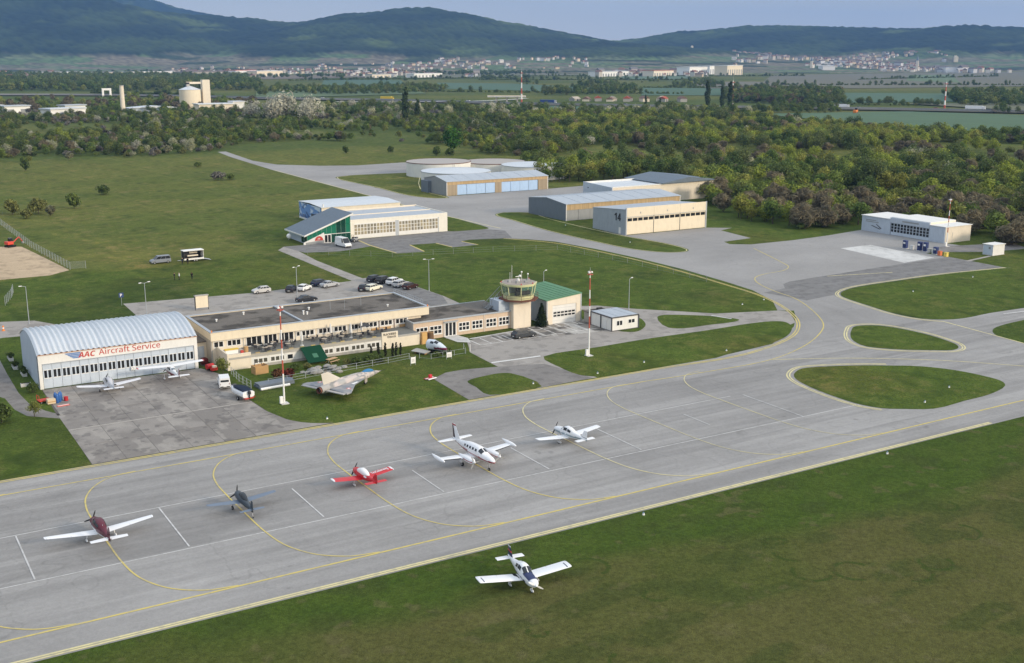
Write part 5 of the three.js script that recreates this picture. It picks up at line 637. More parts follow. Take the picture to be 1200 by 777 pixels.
{ // twin with tip tanks
  const t = thing('twin_engine_aeroplane', 'white twin engine aircraft with wing tip tanks and red cheat line', 'aircraft', [69.2, 0, -124.7], -Math.PI / 2 + 0.05), red = [0.35, 0.04, 0.05];
  const F = Fuselage([[4.85, 1.5, 0.03, 0.03, 2], [4.7, 1.5, 0.2, 0.18, 2], [4.1, 1.55, 0.44, 0.38, 2.2], [3.0, 1.6, 0.6, 0.52, 2.3], [2.3, 1.7, 0.68, 0.66, 2.3], [1.5, 1.84, 0.7, 0.82, 2.3], [0.3, 1.86, 0.7, 0.84, 2.3], [-1.2, 1.84, 0.64, 0.78, 2.3], [-2.6, 1.82, 0.42, 0.54, 2.2], [-4.0, 1.86, 0.24, 0.34, 2.1], [-5.2, 1.92, 0.08, 0.22, 2], [-5.5, 1.93, 0.02, 0.15, 2]]);
  mesh('fuselage', F.body((p) => (Math.abs(p.y - 1.52 - 0.02 * (2 - p.x)) < 0.075 ? red : Math.abs(p.y - 1.40 - 0.02 * (2 - p.x)) < 0.045 ? [0.25, 0.12, 0.1] : [0.8, 0.8, 0.8])), P_TINT, t);
  mesh('windshield', F.patch(2.55, 1.85, 34, 86, 0.02), M.canopy, t); mesh('windshield', F.patch(2.55, 1.85, 94, 146, 0.02), M.canopy, t); for (const x of [1.5, 0.8, 0.1, -0.6, -1.3]) for (const s of [0, 1]) mesh('cabin_window', F.patch(x, x - 0.4, s ? 180 - 16 : 16, s ? 180 - 40 : 40, 0.02), M.canopy, t);
  wings(t, { x: 1.0, y: 1.15, z0: 0.5, half: 5.45, root: 1.95, tip: 1.15, sweep: 0.25, dih: 0.5, thick: 0.15, mat: P_WHITE, extra: (w, s, sec) => {
    const q = sec(0.985).p, tt = Fuselage([[1.35, 0, 0.02, 0.02, 2], [1.15, 0.0, 0.14, 0.13, 2], [0.4, 0.0, 0.25, 0.24, 2], [-0.6, 0.02, 0.25, 0.24, 2], [-1.4, 0.1, 0.16, 0.14, 2], [-2.0, 0.18, 0.02, 0.03, 2]]); mesh('tip_tank', tt.body(() => [1, 1, 1]).rotateX(-s * 0.25).translate(q.x - 0.5, q.y + 0.06, q.z + s * 0.12), P_WHITE, w);
    mesh('deice_boot', airfoilLoft([sec(0.42), sec(0.94)].map((u) => ({ ...u, t: u.t * 1.05, p: u.p.clone().add(V(0.012, 0, 0)) })), 0, 0.05), M.rubber, w);
    const z = s * 1.95, N = Fuselage([[1.55, 0, 0.03, 0.03, 2], [1.45, 0, 0.3, 0.28, 2.3], [0.9, -0.01, 0.42, 0.36, 2.6], [-0.2, 0.0, 0.4, 0.34, 2.5], [-1.2, 0.05, 0.25, 0.22, 2.2], [-2.2, 0.1, 0.04, 0.08, 2]]); const n = mesh('engine_nacelle', N.body((p) => (Math.abs(p.y + 0.02) < 0.06 ? red : [0.8, 0.8, 0.8])).translate(1.35, 1.38, z), P_TINT, w); mesh('air_intake', B(2.82, 2.86, 1.42, 1.54, z - 0.2, z - 0.06), M.black, n); mesh('air_intake', B(2.82, 2.86, 1.42, 1.54, z + 0.06, z + 0.2), M.black, n); } });
  for (const s of [-1, 1]) propeller(t, 2.88, 1.38, s * 1.95, 0.97, 3, 0.3 + s * 0.2, { sm: P_WHITE, spin: 0.2, bm: M.midSteel });
  tails(t, { hx: -4.3, hy: 2.0, hhalf: 2.55, hroot: 1.15, htip: 0.65, hsweep: 0.35, hmat: P_WHITE, fx: -3.5, fy: 2.05, fh: 1.95, froot: 1.9, ftip: 0.8, fsweep: 1.35, fmat: P_WHITE, rmat: paint([0.05, 0.03, 0.035]), fband: [[0.9, 0.995, paint(red)]] });
  for (const [x, z, r] of [[3.5, 0, 0.2], [0.1, 1.95, 0.27], [0.1, -1.95, 0.27]]) { const l = mesh('landing_gear', rod(V(x, 1.25, z), V(x, r, z), 0.06), M.alu, t); wheel(l, x, r, z, r, 0.18); if (z) mesh('gear_door', B(x - 0.3, x + 0.3, 0.55, 1.15, z + Math.sign(z) * 0.2, z + Math.sign(z) * 0.22), P_WHITE, l); }
}
{ // high wing aircraft by the hangar
  const t = thing('high_wing_aeroplane', 'white and maroon high wing aircraft beside the hangar doors', 'aircraft', [45.9, 0.03, -186.0], Math.PI / 2 + 0.0), mar = [0.22, 0.015, 0.03];
  const F = Fuselage([[2.35, 1.25, 0.02, 0.02, 2], [2.25, 1.25, 0.32, 0.3, 2.2], [1.8, 1.25, 0.48, 0.42, 2.5], [1.1, 1.28, 0.54, 0.5, 2.7], [0.6, 1.5, 0.55, 0.72, 2.8], [-0.4, 1.52, 0.54, 0.74, 2.8], [-1.2, 1.45, 0.46, 0.66, 2.5], [-2.0, 1.42, 0.34, 0.46, 2.3], [-3.6, 1.48, 0.17, 0.26, 2.1], [-5.0, 1.56, 0.06, 0.14, 2]]);
  mesh('fuselage', F.body((p) => (p.y < 1.28 + 0.03 * -p.x ? mar : [0.8, 0.8, 0.8])), P_TINT, t); glazing(t, F, [['windshield', 1.05, 0.55, 40, 140], ['side_window', 0.5, -0.3, 12, 42], ['side_window', -0.4, -1.1, 12, 38]]); mesh('rear_window', F.patch(-1.25, -1.75, 50, 130, 0.02), M.canopyPale, t);
  wings(t, { x: 0.75, y: 2.22, z0: 0.1, half: 5.5, root: 1.6, tip: 1.15, sweep: 0.14, dih: 0.22, thick: 0.12, mat: P_WHITE, tipMat: paint([0.5, 0.06, 0.07]) });
  for (const s of [-1, 1]) mesh('wing_strut', airfoilLoft([{ p: V(0.35, 1.0, s * 0.52), c: 0.14, t: 0.3, up: V(0, 0.9, -s * 0.4) }, { p: V(0.3, 2.28, s * 2.6), c: 0.14, t: 0.3, up: V(0, 0.9, -s * 0.4) }]), P_WHITE, t);
  tails(t, { hx: -4.2, hy: 1.6, hhalf: 1.7, hroot: 1.0, htip: 0.7, hsweep: 0.2, hmat: P_WHITE, fx: -3.6, fy: 1.65, fh: 1.2, froot: 1.45, ftip: 0.7, fsweep: 0.8, fmat: P_WHITE, rmat: paint(mar) });
  gearTri(t, { nx: 1.6, mx: -0.15, mz: 1.25, r: 0.2, spat: P_WHITE, wy: 0.85 }); propeller(t, 2.32, 1.25, 0, 0.95, 2, 0.9, { sm: P_WHITE });
}
{ // delta wing jet on display
  const camoC = (x, y, z) => { const n = fbm(x * 0.9 + 5, z * 0.9 + y, 3, 401), m = fbm(x * 1.6, z * 1.6 + 9, 2, 404); return n > 0.52 ? [0.36, 0.35, 0.335] : m > 0.56 ? [0.24, 0.24, 0.235] : [0.50, 0.44, 0.41]; };
  const greyC = (x, z) => (fbm(x * 0.9 + 5, z * 0.9, 3, 401) > 0.5 ? [0.22, 0.23, 0.25] : [0.33, 0.315, 0.305]);
  const t = thing('delta_wing_jet', 'camouflaged double delta jet fighter displayed on the lawn', 'aircraft', [68.8, -0.35, -165.0], 0.42);
  const F = Fuselage([[7.9, 1.75, 0.015, 0.015, 2], [7.0, 1.75, 0.1, 0.1, 2], [6.2, 1.78, 0.3, 0.3, 2], [5.0, 1.82, 0.5, 0.5, 2.1], [3.9, 1.88, 0.58, 0.64, 2.2], [2.5, 1.88, 0.66, 0.68, 2.2], [0.5, 1.85, 0.8, 0.72, 2.2], [-2, 1.82, 0.88, 0.78, 2.2], [-4.6, 1.8, 0.8, 0.76, 2.1], [-6.2, 1.8, 0.62, 0.66, 2], [-6.7, 1.8, 0.52, 0.54, 2]]);
  mesh('fuselage', F.body((p) => camoC(p.x, p.y, p.z)), S([1, 1, 1], 0.7), t); mesh('nose_probe', rod(V(7.7, 1.75, 0), V(9.0, 1.73, 0), 0.04, 0.015), M.black, t); mesh('radome', F.patch(7.88, 6.9, 0, 360, 0.006), M.black, t);
  mesh('exhaust', new THREE.CylinderGeometry(0.5, 0.46, 0.5, 24, 1, true).rotateZ(Math.PI / 2).translate(-6.85, 1.8, 0), M.rust, t);
  const can = Fuselage([[5.7, 2.22, 0.02, 0.02, 2], [5.2, 2.3, 0.3, 0.24, 2], [4.4, 2.42, 0.4, 0.36, 2], [3.5, 2.44, 0.36, 0.28, 2], [2.8, 2.42, 0.1, 0.1, 2]]); mesh('canopy_cover', can.body(() => [1, 1, 1]), S([0.03, 0.17, 0.36], 0.75), t, 'blue cover over the cockpit');
  mesh('spine', Fuselage([[3.0, 2.5, 0.05, 0.05, 2], [1.5, 2.55, 0.2, 0.16, 2.2], [-2, 2.56, 0.22, 0.2, 2.2], [-5.5, 2.4, 0.12, 0.1, 2]]).body((p) => camoC(p.x, p.y + 3, p.z)), S([1, 1, 1], 0.7), t);
  for (const s of [-1, 1]) { const pl = [[3.6, 0.55], [-1.2, 2.1], [-4.9, 4.7], [-5.7, 4.7], [-5.2, 0.5]], sh = new THREE.Shape(pl.map(([x, z]) => new THREE.Vector2(x, s * z))); let g = new THREE.ExtrudeGeometry(sh, { depth: 0.1, bevelEnabled: true, bevelThickness: 0.08, bevelSize: 0.12, bevelSegments: 1 }); g = new TessellateModifier(0.45, 6).modify(g.toNonIndexed()); g.rotateX(Math.PI / 2).scale(1, 1, 1).translate(0, 1.78, 0); const p = g.attributes.position, cs = []; for (let i = 0; i < p.count; i++) { cs.push(...greyC(p.getX(i), p.getZ(i))); } g.setAttribute('color', new THREE.Float32BufferAttribute(cs, 3)); const w = mesh('wing', g, S([1, 1, 1], 0.7), t, 'grey camouflaged delta wing'); mesh('elevon', B(-6.35, -5.75, 1.68, 1.78, s * 0.9, s * 4.5), S([0.40, 0.38, 0.36], 0.75), w); mesh('wing_marking', prism([[-1.4, s * 1.6], [0.0, s * 1.5], [0.0, s * 1.9], [-1.4, s * 2.1]], 1.862, 1.87, 'y'), M.plasterWhite, w); mesh('wing_marking', new THREE.CylinderGeometry(0.38, 0.38, 0.012, 20).translate(-3.6, 1.866, s * 3.1), S([0.62, 0.2, 0.17], 0.8), w); mesh('wing_marking', new THREE.CylinderGeometry(0.2, 0.2, 0.012, 16).translate(-3.6, 1.876, s * 3.1), M.plasterWhite, w);
    mesh('air_intake', Fuselage([[3.75, 1.85, 0.02, 0.02, 2], [3.7, 1.85, 0.22, 0.34, 2.3], [2.2, 1.84, 0.34, 0.42, 2.3], [0, 1.84, 0.3, 0.4, 2.3]]).body((p) => camoC(p.x, p.y, p.z)).translate(0, 0, s * 0.62), S([1, 1, 1], 0.7), t); }
  const fsec = (f) => ({ p: V(-1.6 - 3.3 * f, 2.4 + 1.95 * f, 0), c: 4.4 * (1 - f) + 1.5 * f, t: 0.06, up: V(0, 0, 1) }); mesh('fin', airfoilLoft([fsec(0), fsec(0.5), fsec(1)]), S([0.56, 0.52, 0.45], 0.75), t, 'sand coloured fin');
  for (const [x, z] of [[3.6, 0], [-1.6, 1.6], [-1.6, -1.6]]) { const l = mesh('landing_gear', rod(V(x, 1.5, z), V(x, 0.62, z), 0.08), M.alu, t); wheel(l, x, 0.62, z, 0.27, 0.2); mesh('gear_door', B(x - 0.3, x + 0.3, 0.7, 1.3, z + 0.18, z + 0.2), S([0.4, 0.36, 0.33], 0.8), l); }
}
{ // cockpit section displayed by the annex
  const t = thing('cockpit_section', 'nose section of an old aircraft with maroon stripe on display', 'aircraft', [91.2, 0, -178.4], -1.12);
  const F = Fuselage([[2.5, 1.0, 0.03, 0.03, 2], [2.35, 1.02, 0.26, 0.24, 2.1], [1.7, 1.15, 0.55, 0.5, 2.2], [0.8, 1.35, 0.75, 0.72, 2.3], [-0.2, 1.5, 0.85, 0.9, 2.3], [-1.4, 1.5, 0.86, 0.9, 2.3], [-1.6, 1.5, 0.84, 0.88, 2.3]]);
  mesh('fuselage', F.body((p) => (Math.abs(p.y - 1.12) < 0.2 && p.x > 0.1 ? [0.14, 0.02, 0.05] : [0.58, 0.64, 0.70])), P_TINT, t); mesh('bulkhead', new THREE.CylinderGeometry(0.86, 0.86, 0.05, 24).rotateZ(Math.PI / 2).scale(1, 1.02, 1).translate(-1.62, 1.5, 0), M.frameDark, t); mesh('windshield', F.patch(0.75, 0.05, 40, 86, 0.02), M.canopy, t); mesh('windshield', F.patch(0.75, 0.05, 94, 140, 0.02), M.canopy, t); mesh('side_window', F.patch(0.0, -0.7, 22, 52, 0.02), M.canopy, t); mesh('side_window', F.patch(0.0, -0.7, 158, 128, 0.02), M.canopy, t); mesh('cradle', [B(-1.4, 1.2, 0.15, 0.45, -0.5, -0.4), B(-1.4, 1.2, 0.15, 0.45, 0.4, 0.5), B(0.9, 1.1, 0.0, 0.75, -0.6, 0.6), B(-1.3, -1.1, 0, 0.8, -0.6, 0.6)], M.black, t);
}
console.log('planes');

// ---------------------------------------------------------------- vehicles
M.carGlass = S([0.02, 0.023, 0.026], 0.08); M.plastic = S([0.03, 0.03, 0.032], 0.7); M.lampRed = S([0.35, 0.015, 0.015], 0.3); M.lampClear = S([0.6, 0.6, 0.58], 0.2);
const CARS = { // profile points of body (x, y), glasshouse lower/upper
  hatch: { L: 4.0, W: 1.68, body: [[-2, 0.35], [-2.0, 0.85], [-1.9, 1.0], [0.85, 1.0], [1.75, 0.82], [2.0, 0.66], [2.0, 0.35]], lo: [-1.9, 0.95], hi: [-1.5, 0.15], H: 1.48, y: 0.98 },
  sedan: { L: 4.5, W: 1.75, body: [[-2.25, 0.35], [-2.25, 0.8], [-2.1, 0.98], [0.95, 0.96], [1.95, 0.8], [2.25, 0.62], [2.25, 0.35]], lo: [-1.7, 1.0], hi: [-1.0, 0.2], H: 1.44, y: 0.95 },
  wagon: { L: 4.7, W: 1.78, body: [[-2.35, 0.35], [-2.35, 0.85], [-2.25, 1.0], [1.0, 0.97], [2.05, 0.8], [2.35, 0.62], [2.35, 0.35]], lo: [-2.25, 1.05], hi: [-1.85, 0.25], H: 1.48, y: 0.97 },
  suv: { L: 4.5, W: 1.84, body: [[-2.25, 0.42], [-2.25, 1.0], [-2.15, 1.12], [0.95, 1.1], [1.95, 0.98], [2.25, 0.75], [2.25, 0.42]], lo: [-2.12, 1.05], hi: [-1.8, 0.3], H: 1.7, y: 1.09 },
  smallvan: { L: 4.3, W: 1.76, body: [[-2.15, 0.35], [-2.15, 1.05], [0.95, 1.05], [1.85, 0.86], [2.15, 0.66], [2.15, 0.35]], lo: [-2.13, 1.15], hi: [-2.08, 0.5], H: 1.84, y: 1.03, panel: true },
  van: { L: 5.0, W: 1.92, body: [[-2.5, 0.38], [-2.5, 1.12], [1.2, 1.12], [2.2, 0.95], [2.5, 0.72], [2.5, 0.38]], lo: [-2.48, 1.65], hi: [-2.4, 0.75], H: 1.95, y: 1.1 },
  bigvan: { L: 5.9, W: 2.0, body: [[-2.95, 0.4], [-2.95, 1.3], [1.7, 1.3], [2.6, 1.1], [2.95, 0.8], [2.95, 0.4]], lo: [-2.93, 2.2], hi: [-2.88, 1.2], H: 2.6, y: 1.28, panel: true },
};
function buildCar(kind, color, label, at, turn, group = 'parked cars') {
  const d = CARS[kind], t = thing(kind === 'bigvan' || kind === 'van' || kind === 'smallvan' ? 'parked_van' : 'parked_car', label, kind.includes('van') ? 'van' : 'car', at, turn, group), pm = paint(color, 0.35), w = d.W / 2;
  const sh = new THREE.Shape(d.body.map((p) => new THREE.Vector2(p[0], p[1]))); const bd = new THREE.ExtrudeGeometry(sh, { depth: d.W - 0.16, bevelEnabled: true, bevelThickness: 0.08, bevelSize: 0.07, bevelSegments: 2 }).translate(0, 0, -w + 0.08); const body = mesh('body', bd, pm, t);
  const house = (y0, y1, x0, x1, X0, X1, z0, z1) => { const v = [[x0, y0, -z0], [x1, y0, -z0], [x1, y0, z0], [x0, y0, z0], [X0, y1, -z1], [X1, y1, -z1], [X1, y1, z1], [X0, y1, z1]], f = [[0, 1, 5, 4], [1, 2, 6, 5], [2, 3, 7, 6], [3, 0, 4, 7], [4, 5, 6, 7]], p = []; for (const q of f) for (const i of [0, 1, 2, 0, 2, 3]) p.push(...v[q[i]]); const g = new THREE.BufferGeometry(); g.setAttribute('position', new THREE.Float32BufferAttribute(p, 3)); g.computeVertexNormals(); return g; };
  const zi = w - 0.06, zo = w - (d.H > 1.8 ? 0.12 : 0.24);
  if (d.panel) { const mid = d.lo[1] - (d.H > 2.2 ? 1.5 : 1.05), f = 0.62; mesh('cargo_body', house(d.y, d.H - 0.05, d.lo[0], mid, d.hi[0], mid, zi, zo), pm, body); mesh('cab_glass', house(d.y, d.H - 0.07, mid + 0.01, d.lo[1], mid + 0.01, d.hi[1], zi - 0.01, zo - 0.01), M.carGlass, t); mesh('rear_window', B(d.lo[0] - 0.06, d.lo[0] + 0.02, d.y + 0.2, d.H - 0.3, -zo + 0.12, zo - 0.12), M.carGlass, t); }
  else mesh('windows', house(d.y, d.H - 0.05, d.lo[0], d.lo[1], d.hi[0], d.hi[1], zi, zo), M.carGlass, t);
  mesh('roof', RB(d.hi[1] - d.hi[0] + 0.1, 0.08, zo * 2 + 0.06, 0.035, (d.hi[0] + d.hi[1]) / 2, d.H - 0.03, 0), pm, t);
  const pil = (f) => { const xl = d.lo[0] + (d.lo[1] - d.lo[0]) * f, xh = d.hi[0] + (d.hi[1] - d.hi[0]) * f; return [-1, 1].map((s) => rod(V(xl, d.y, s * (zi + 0.005)), V(xh, d.H - 0.04, s * (zo + 0.005)), 0.045, 0.04, 5)); };
  for (const f of [0.02, 0.34, 0.66, 0.98]) for (const g of pil(f)) mesh('pillar', g, pm, t);
  const wx = d.L / 2 - 0.78; for (const x of [wx, -wx]) for (const s of [-1, 1]) { wheel(t, x, 0.32, s * (w - 0.08), 0.32, 0.2); }
  for (const s of [-1, 1]) { mesh('headlight', RB(0.1, 0.14, 0.34, 0.03, d.L / 2 - 0.0, 0.68, s * (w - 0.3), 1), M.lampClear, t); mesh('tail_light', RB(0.08, d.H > 1.8 ? 0.4 : 0.16, 0.18, 0.03, -d.L / 2 - 0.03, d.y - 0.12, s * (w - 0.18), 1), M.lampRed, t); mesh('mirror', RB(0.12, 0.13, 0.2, 0.03, d.lo[1] - 0.25, d.y + 0.12, s * (w + 0.06), 1), pm, t); }
  mesh('bumper', RB(0.1, 0.22, d.W - 0.2, 0.04, d.L / 2 + 0.05, 0.42, 0, 1), M.plastic, t); mesh('bumper', RB(0.1, 0.22, d.W - 0.2, 0.04, -d.L / 2 - 0.05, 0.42, 0, 1), M.plastic, t); mesh('number_plate', B(-d.L / 2 - 0.11, -d.L / 2 - 0.1, 0.45, 0.56, -0.26, 0.26), M.plasterWhite, t); return t;
}
const SILVER = [0.42, 0.43, 0.44], DARK = [0.022, 0.026, 0.034], WHITE = [0.78, 0.78, 0.77], NAVY = [0.02, 0.028, 0.06], CP = 0.024;
buildCar('hatch', [0.55, 0.54, 0.52], 'pale silver hatchback alone at the grass edge of the car park', [82.2, CP, -246.8], Math.PI + 0.06);
buildCar('hatch', DARK, 'small black hatchback next to a white one in the car park', [88.6, CP, -245.0], 0.95);
buildCar('hatch', WHITE, 'white hatchback next to a small black one in the car park', [91.6, CP, -244.6], 0.7);
buildCar('wagon', NAVY, 'dark blue estate car behind a silver saloon in the car park', [97.0, CP, -248.2], 0.35);
buildCar('sedan', SILVER, 'silver saloon in front of a dark blue estate car', [98.1, CP, -245.4], 0.28);
buildCar('sedan', DARK, 'black saloon half hidden behind the terminal roof', [87.5, CP, -232.6], 0.15);
buildCar('hatch', DARK, 'black hatchback beside a pale yellow and white car', [103.2, CP, -237.6], 0.9);
buildCar('wagon', [0.74, 0.72, 0.58], 'cream white estate car beside a black hatchback', [105.2, CP, -236.6], 0.5);
buildCar('wagon', DARK, 'black estate car at the far end of the dark parking bay', [110.2, CP + 0.01, -246.6], 0.5);
buildCar('suv', [0.035, 0.035, 0.035], 'black off roader second from the far end of the parking bay', [111.0, CP + 0.01, -243.4], 0.5);
buildCar('suv', WHITE, 'white off roader in the dark parking bay', [112.3, CP + 0.01, -240.4], 0.5);
buildCar('wagon', SILVER, 'silver estate car in the dark parking bay', [112.5, CP + 0.01, -237.4], 0.5);
buildCar('hatch', [0.05, 0.02, 0.018], 'dark brown hatchback at the near end of the parking bay', [113.2, CP + 0.01, -233.8], 0.45);
buildCar('wagon', [0.05, 0.055, 0.06], 'dark grey estate car parked alone below the control tower', [111.0, CP + 0.002, -180.4], 0.06);
buildCar('bigvan', WHITE, 'tall white delivery van beside the green glass building', [123.4, 0.03, -297.4], -1.45);
buildCar('smallvan', WHITE, 'small white panel van on the hangar apron', [52.0, 0.03, -177.2], 1.35);
const mini = buildCar('van', [0.22, 0.24, 0.27], 'grey minibus hitched in front of the open trailer on the meadow', [72.6, 0, -297.4], Math.PI + 0.05);
{ // open sales trailer
  const t = thing('open_trailer', 'white box trailer with an open side standing on the meadow', 'trailer', [80.7, 0, -296.2], 0.05);
  mesh('floor', B(-2.6, 2.6, 0.55, 0.7, -1.1, 1.1), M.white, t); mesh('roof', B(-2.7, 2.7, 2.85, 3.0, -1.2, 1.2), M.plasterWhite, t); mesh('back_wall', B(-2.6, 2.6, 0.7, 2.85, -1.1, -1.0), M.white, t); mesh('end_wall', B(-2.6, -2.5, 0.7, 2.85, -1.0, 1.1), M.black, t); mesh('end_wall', B(2.5, 2.6, 0.7, 2.85, -1.0, 1.1), M.white, t); mesh('inner_lining', B(-2.45, 2.45, 0.72, 2.8, -0.98, -0.9), M.black, t); mesh('counter', B(-1.6, 1.2, 1.45, 1.75, 0.4, 0.8), M.creamPale, t); mesh('counter', B(-0.6, 1.5, 2.0, 2.45, -0.85, -0.6), M.creamPale, t); mesh('skirt', B(-2.6, 2.6, 0.55, 0.95, 1.1, 1.14), M.plasterWhite, t); for (const x of [0.1, 0.75]) for (const z of [-1, 1]) wheel(t, x, 0.33, z, 0.33, 0.2); mesh('drawbar', rod(V(-2.6, 0.5, 0), V(-4.0, 0.45, 0), 0.06), M.zinc, t); mesh('ramp', prism([[2.6, 0.62], [4.6, 0.1], [4.6, 0.02], [2.6, 0.52]], -0.9, 0.9), M.zinc, t);
}
{ // motor boat on a trailer
  const t = thing('covered_boat', 'white motor boat with dark blue cover on a road trailer', 'boat', [52.3, 0.03, -169.4], 1.75);
  const F = Fuselage([[2.9, 1.25, 0.05, 0.3, 2.4], [2.5, 1.2, 0.35, 0.42, 2.6], [1.5, 1.12, 0.8, 0.5, 2.9], [0.2, 1.08, 0.98, 0.52, 3.2], [-1.6, 1.06, 1.02, 0.52, 3.4], [-2.4, 1.06, 1.0, 0.5, 3.4], [-2.5, 1.06, 0.9, 0.45, 3.4], [-2.51, 1.06, 0.0, 0.0, 3.4]]); mesh('hull', F.body(() => [1, 1, 1]), P_WHITE, t); mesh('cover', Fuselage([[1.7, 1.62, 0.3, 0.04, 2.6], [1.0, 1.66, 0.75, 0.14, 2.8], [-0.4, 1.7, 0.86, 0.24, 3], [-1.6, 1.64, 0.84, 0.16, 3], [-2.2, 1.6, 0.8, 0.08, 3], [-2.22, 1.6, 0.0, 0.0, 3]]).body(() => [1, 1, 1]), S([0.018, 0.028, 0.05], 0.85), t, 'dark blue boat cover'); mesh('outboard_motor', [RB(0.45, 0.55, 0.4, 0.1, -2.75, 1.4, 0), B(-2.8, -2.65, 0.5, 1.2, -0.08, 0.08)], M.black, t); mesh('trailer_frame', [rod(V(-2.2, 0.5, -0.6), V(3.2, 0.5, 0), 0.05), rod(V(-2.2, 0.5, 0.6), V(3.2, 0.5, 0), 0.05), rod(V(-1, 0.45, -1.0), V(-1, 0.45, 1.0), 0.05), rod(V(-2.3, 0.5, -0.9), V(-2.3, 0.5, 0.9), 0.05)], M.zinc, t); for (const s of [-1, 1]) { wheel(t, -1.0, 0.32, s * 1.08, 0.32, 0.2); mesh('tail_light', B(-2.68, -2.6, 0.5, 0.62, s * 0.75, s * 1.0), M.lampRed, t); } mesh('trailer_board', B(-2.68, -2.64, 0.4, 0.6, -0.7, 0.7), M.red, t); mesh('bow_cushion', RB(0.7, 0.14, 0.7, 0.05, 2.05, 1.66, 0), M.prop, t);
}
{ const t = thing('tow_tractor', 'small dark tow tractor at the corner of the glazed hangar', 'tractor', [129.5, 0.03, -303.6], 0.3); mesh('body', RB(1.8, 0.7, 0.9, 0.12, 0.1, 0.75, 0), M.midSteel, t); mesh('bonnet', RB(0.9, 0.45, 0.7, 0.1, 0.7, 1.15, 0), M.frameDark, t); mesh('seat', RB(0.45, 0.5, 0.5, 0.08, -0.5, 1.3, 0), M.black, t); mesh('roll_bar', [rod(V(-0.75, 1, -0.4), V(-0.75, 2.1, -0.4), 0.04), rod(V(-0.75, 1, 0.4), V(-0.75, 2.1, 0.4), 0.04), rod(V(-0.75, 2.1, -0.42), V(-0.75, 2.1, 0.42), 0.04)], M.frameDark, t); for (const s of [-1, 1]) { wheel(t, -0.6, 0.45, s * 0.55, 0.45, 0.25); wheel(t, 0.85, 0.3, s * 0.5, 0.3, 0.2); } }
{ const t = thing('red_excavator', 'red digger at the edge of the sandy building plot', 'digger', [43.2, 0, -345], 0.4); mesh('track', [RB(2.6, 0.55, 0.45, 0.2, 0, 0.3, -0.8)], M.rubber, t); mesh('track', [RB(2.6, 0.55, 0.45, 0.2, 0, 0.3, 0.8)], M.rubber, t); mesh('cab', RB(1.0, 1.5, 0.95, 0.1, 0.35, 1.75, -0.35), M.carGlass, t); mesh('engine_cover', RB(1.8, 0.85, 1.9, 0.12, -0.3, 1.2, 0), S([0.62, 0.06, 0.03], 0.5), t); mesh('boom', [rod(V(0.8, 1.3, 0.3), V(2.6, 2.6, 0.3), 0.14), rod(V(2.6, 2.6, 0.3), V(3.6, 1.2, 0.3), 0.11)], S([0.62, 0.06, 0.03], 0.5), t); mesh('bucket', RB(0.6, 0.5, 0.7, 0.08, 3.7, 0.9, 0.3), M.midSteel, t); }

// ---------------------------------------------------------------- masts, lamps, signs
function bandMast(label, [x, z], h, bands) { const t = thing('obstruction_mast', label, 'mast', [x, 0, z], 0, 'red and white masts'); const r = (y) => 0.15 - 0.06 * y / h; for (let k = 0; k < bands.length; k++) { const a = bands[k][0] * h, b = (bands[k + 1]?.[0] ?? 1) * h; mesh('mast_section', CYL(r(a), r(b), b - a, 0, a, 0, 12), bands[k][1] ? M.red2 : M.plasterWhite, t); } mesh('base', B(-0.6, 0.6, 0, 0.12, -0.6, 0.6), M.concreteLight, t); mesh('control_box', RB(0.5, 1.1, 0.35, 0.03, -0.5, 0.7, 0.1), M.plasterWhite, t); mesh('platform', [new THREE.TorusGeometry(0.5, 0.05, 6, 16).rotateX(Math.PI / 2).translate(0, h * 0.96, 0), B(-0.5, 0.5, h * 0.955, h * 0.96, -0.06, 0.06)], M.red2, t); for (const [dx, dz] of [[0.35, 0], [-0.3, 0.2], [0, -0.35]]) mesh('floodlight', RB(0.32, 0.28, 0.3, 0.05, dx, h * 0.985, dz), M.plasterWhite, t); mesh('finial', CYL(0.04, 0.02, 0.8, 0, h * 0.99, 0, 6), M.zinc, t); return t; }
M.red2 = S([0.46, 0.10, 0.06], 0.7);
const bandsA = [[0, 0], [0.31, 1], [0.45, 0], [0.57, 1], [0.66, 0], [0.76, 1], [0.9, 0], [0.94, 1]];
bandMast('red and white mast on the lawn beside the delta wing jet', [57, -162.9], 15.4, bandsA);
bandMast('red and white mast on the lawn below the container office', [113.7, -162.6], 15.4, bandsA.map(([a, b]) => [a ? a + 0.02 : 0, b]));
bandMast('red and white mast beside the weathered grey hangar', [268.8, -210.3], 13.4, [[0, 0], [0.3, 1], [0.4, 0], [0.52, 1], [0.65, 0], [0.76, 1], [0.9, 0]]);
function lamp(label, [x, z], h, heads, turn = 0) { const t = thing('street_lamp', label, 'street lamp', [x, 0, z], turn, 'street lamps'); mesh('post', CYL(0.09, 0.055, h, 0, 0, 0, 10), M.zinc, t); for (const s of heads) { const a = mesh('arm', rod(V(0, h - 0.05, 0), V(s * 0.7, h + 0.12, 0), 0.035), M.zinc, t); mesh('lamp_head', RB(0.6, 0.14, 0.26, 0.05, s * 1.0, h + 0.14, 0), M.plasterWhite, a); } mesh('base_plate', CYL(0.16, 0.14, 0.2, 0, 0, 0, 10), M.zinc, t); return t; }
lamp('lamp post with one head by the access road behind the barrel roof hangar', [32.2, -241], 7.6, [-1]);
lamp('lamp post at the car park corner behind the barrel roof hangar', [54, -235.6], 7.0, [-1, 1], 0.3);
lamp('twin headed lamp post among the cars of the car park', [87, -236.8], 7.0, [-1, 1], 0.6);
lamp('twin headed lamp post in the lawn next to the dark parking bay', [115.8, -229.4], 7.2, [-1, 1], -0.3);
lamp('lamp post behind the green roofed garage', [130.2, -203.5], 7.2, [1], 0.5);
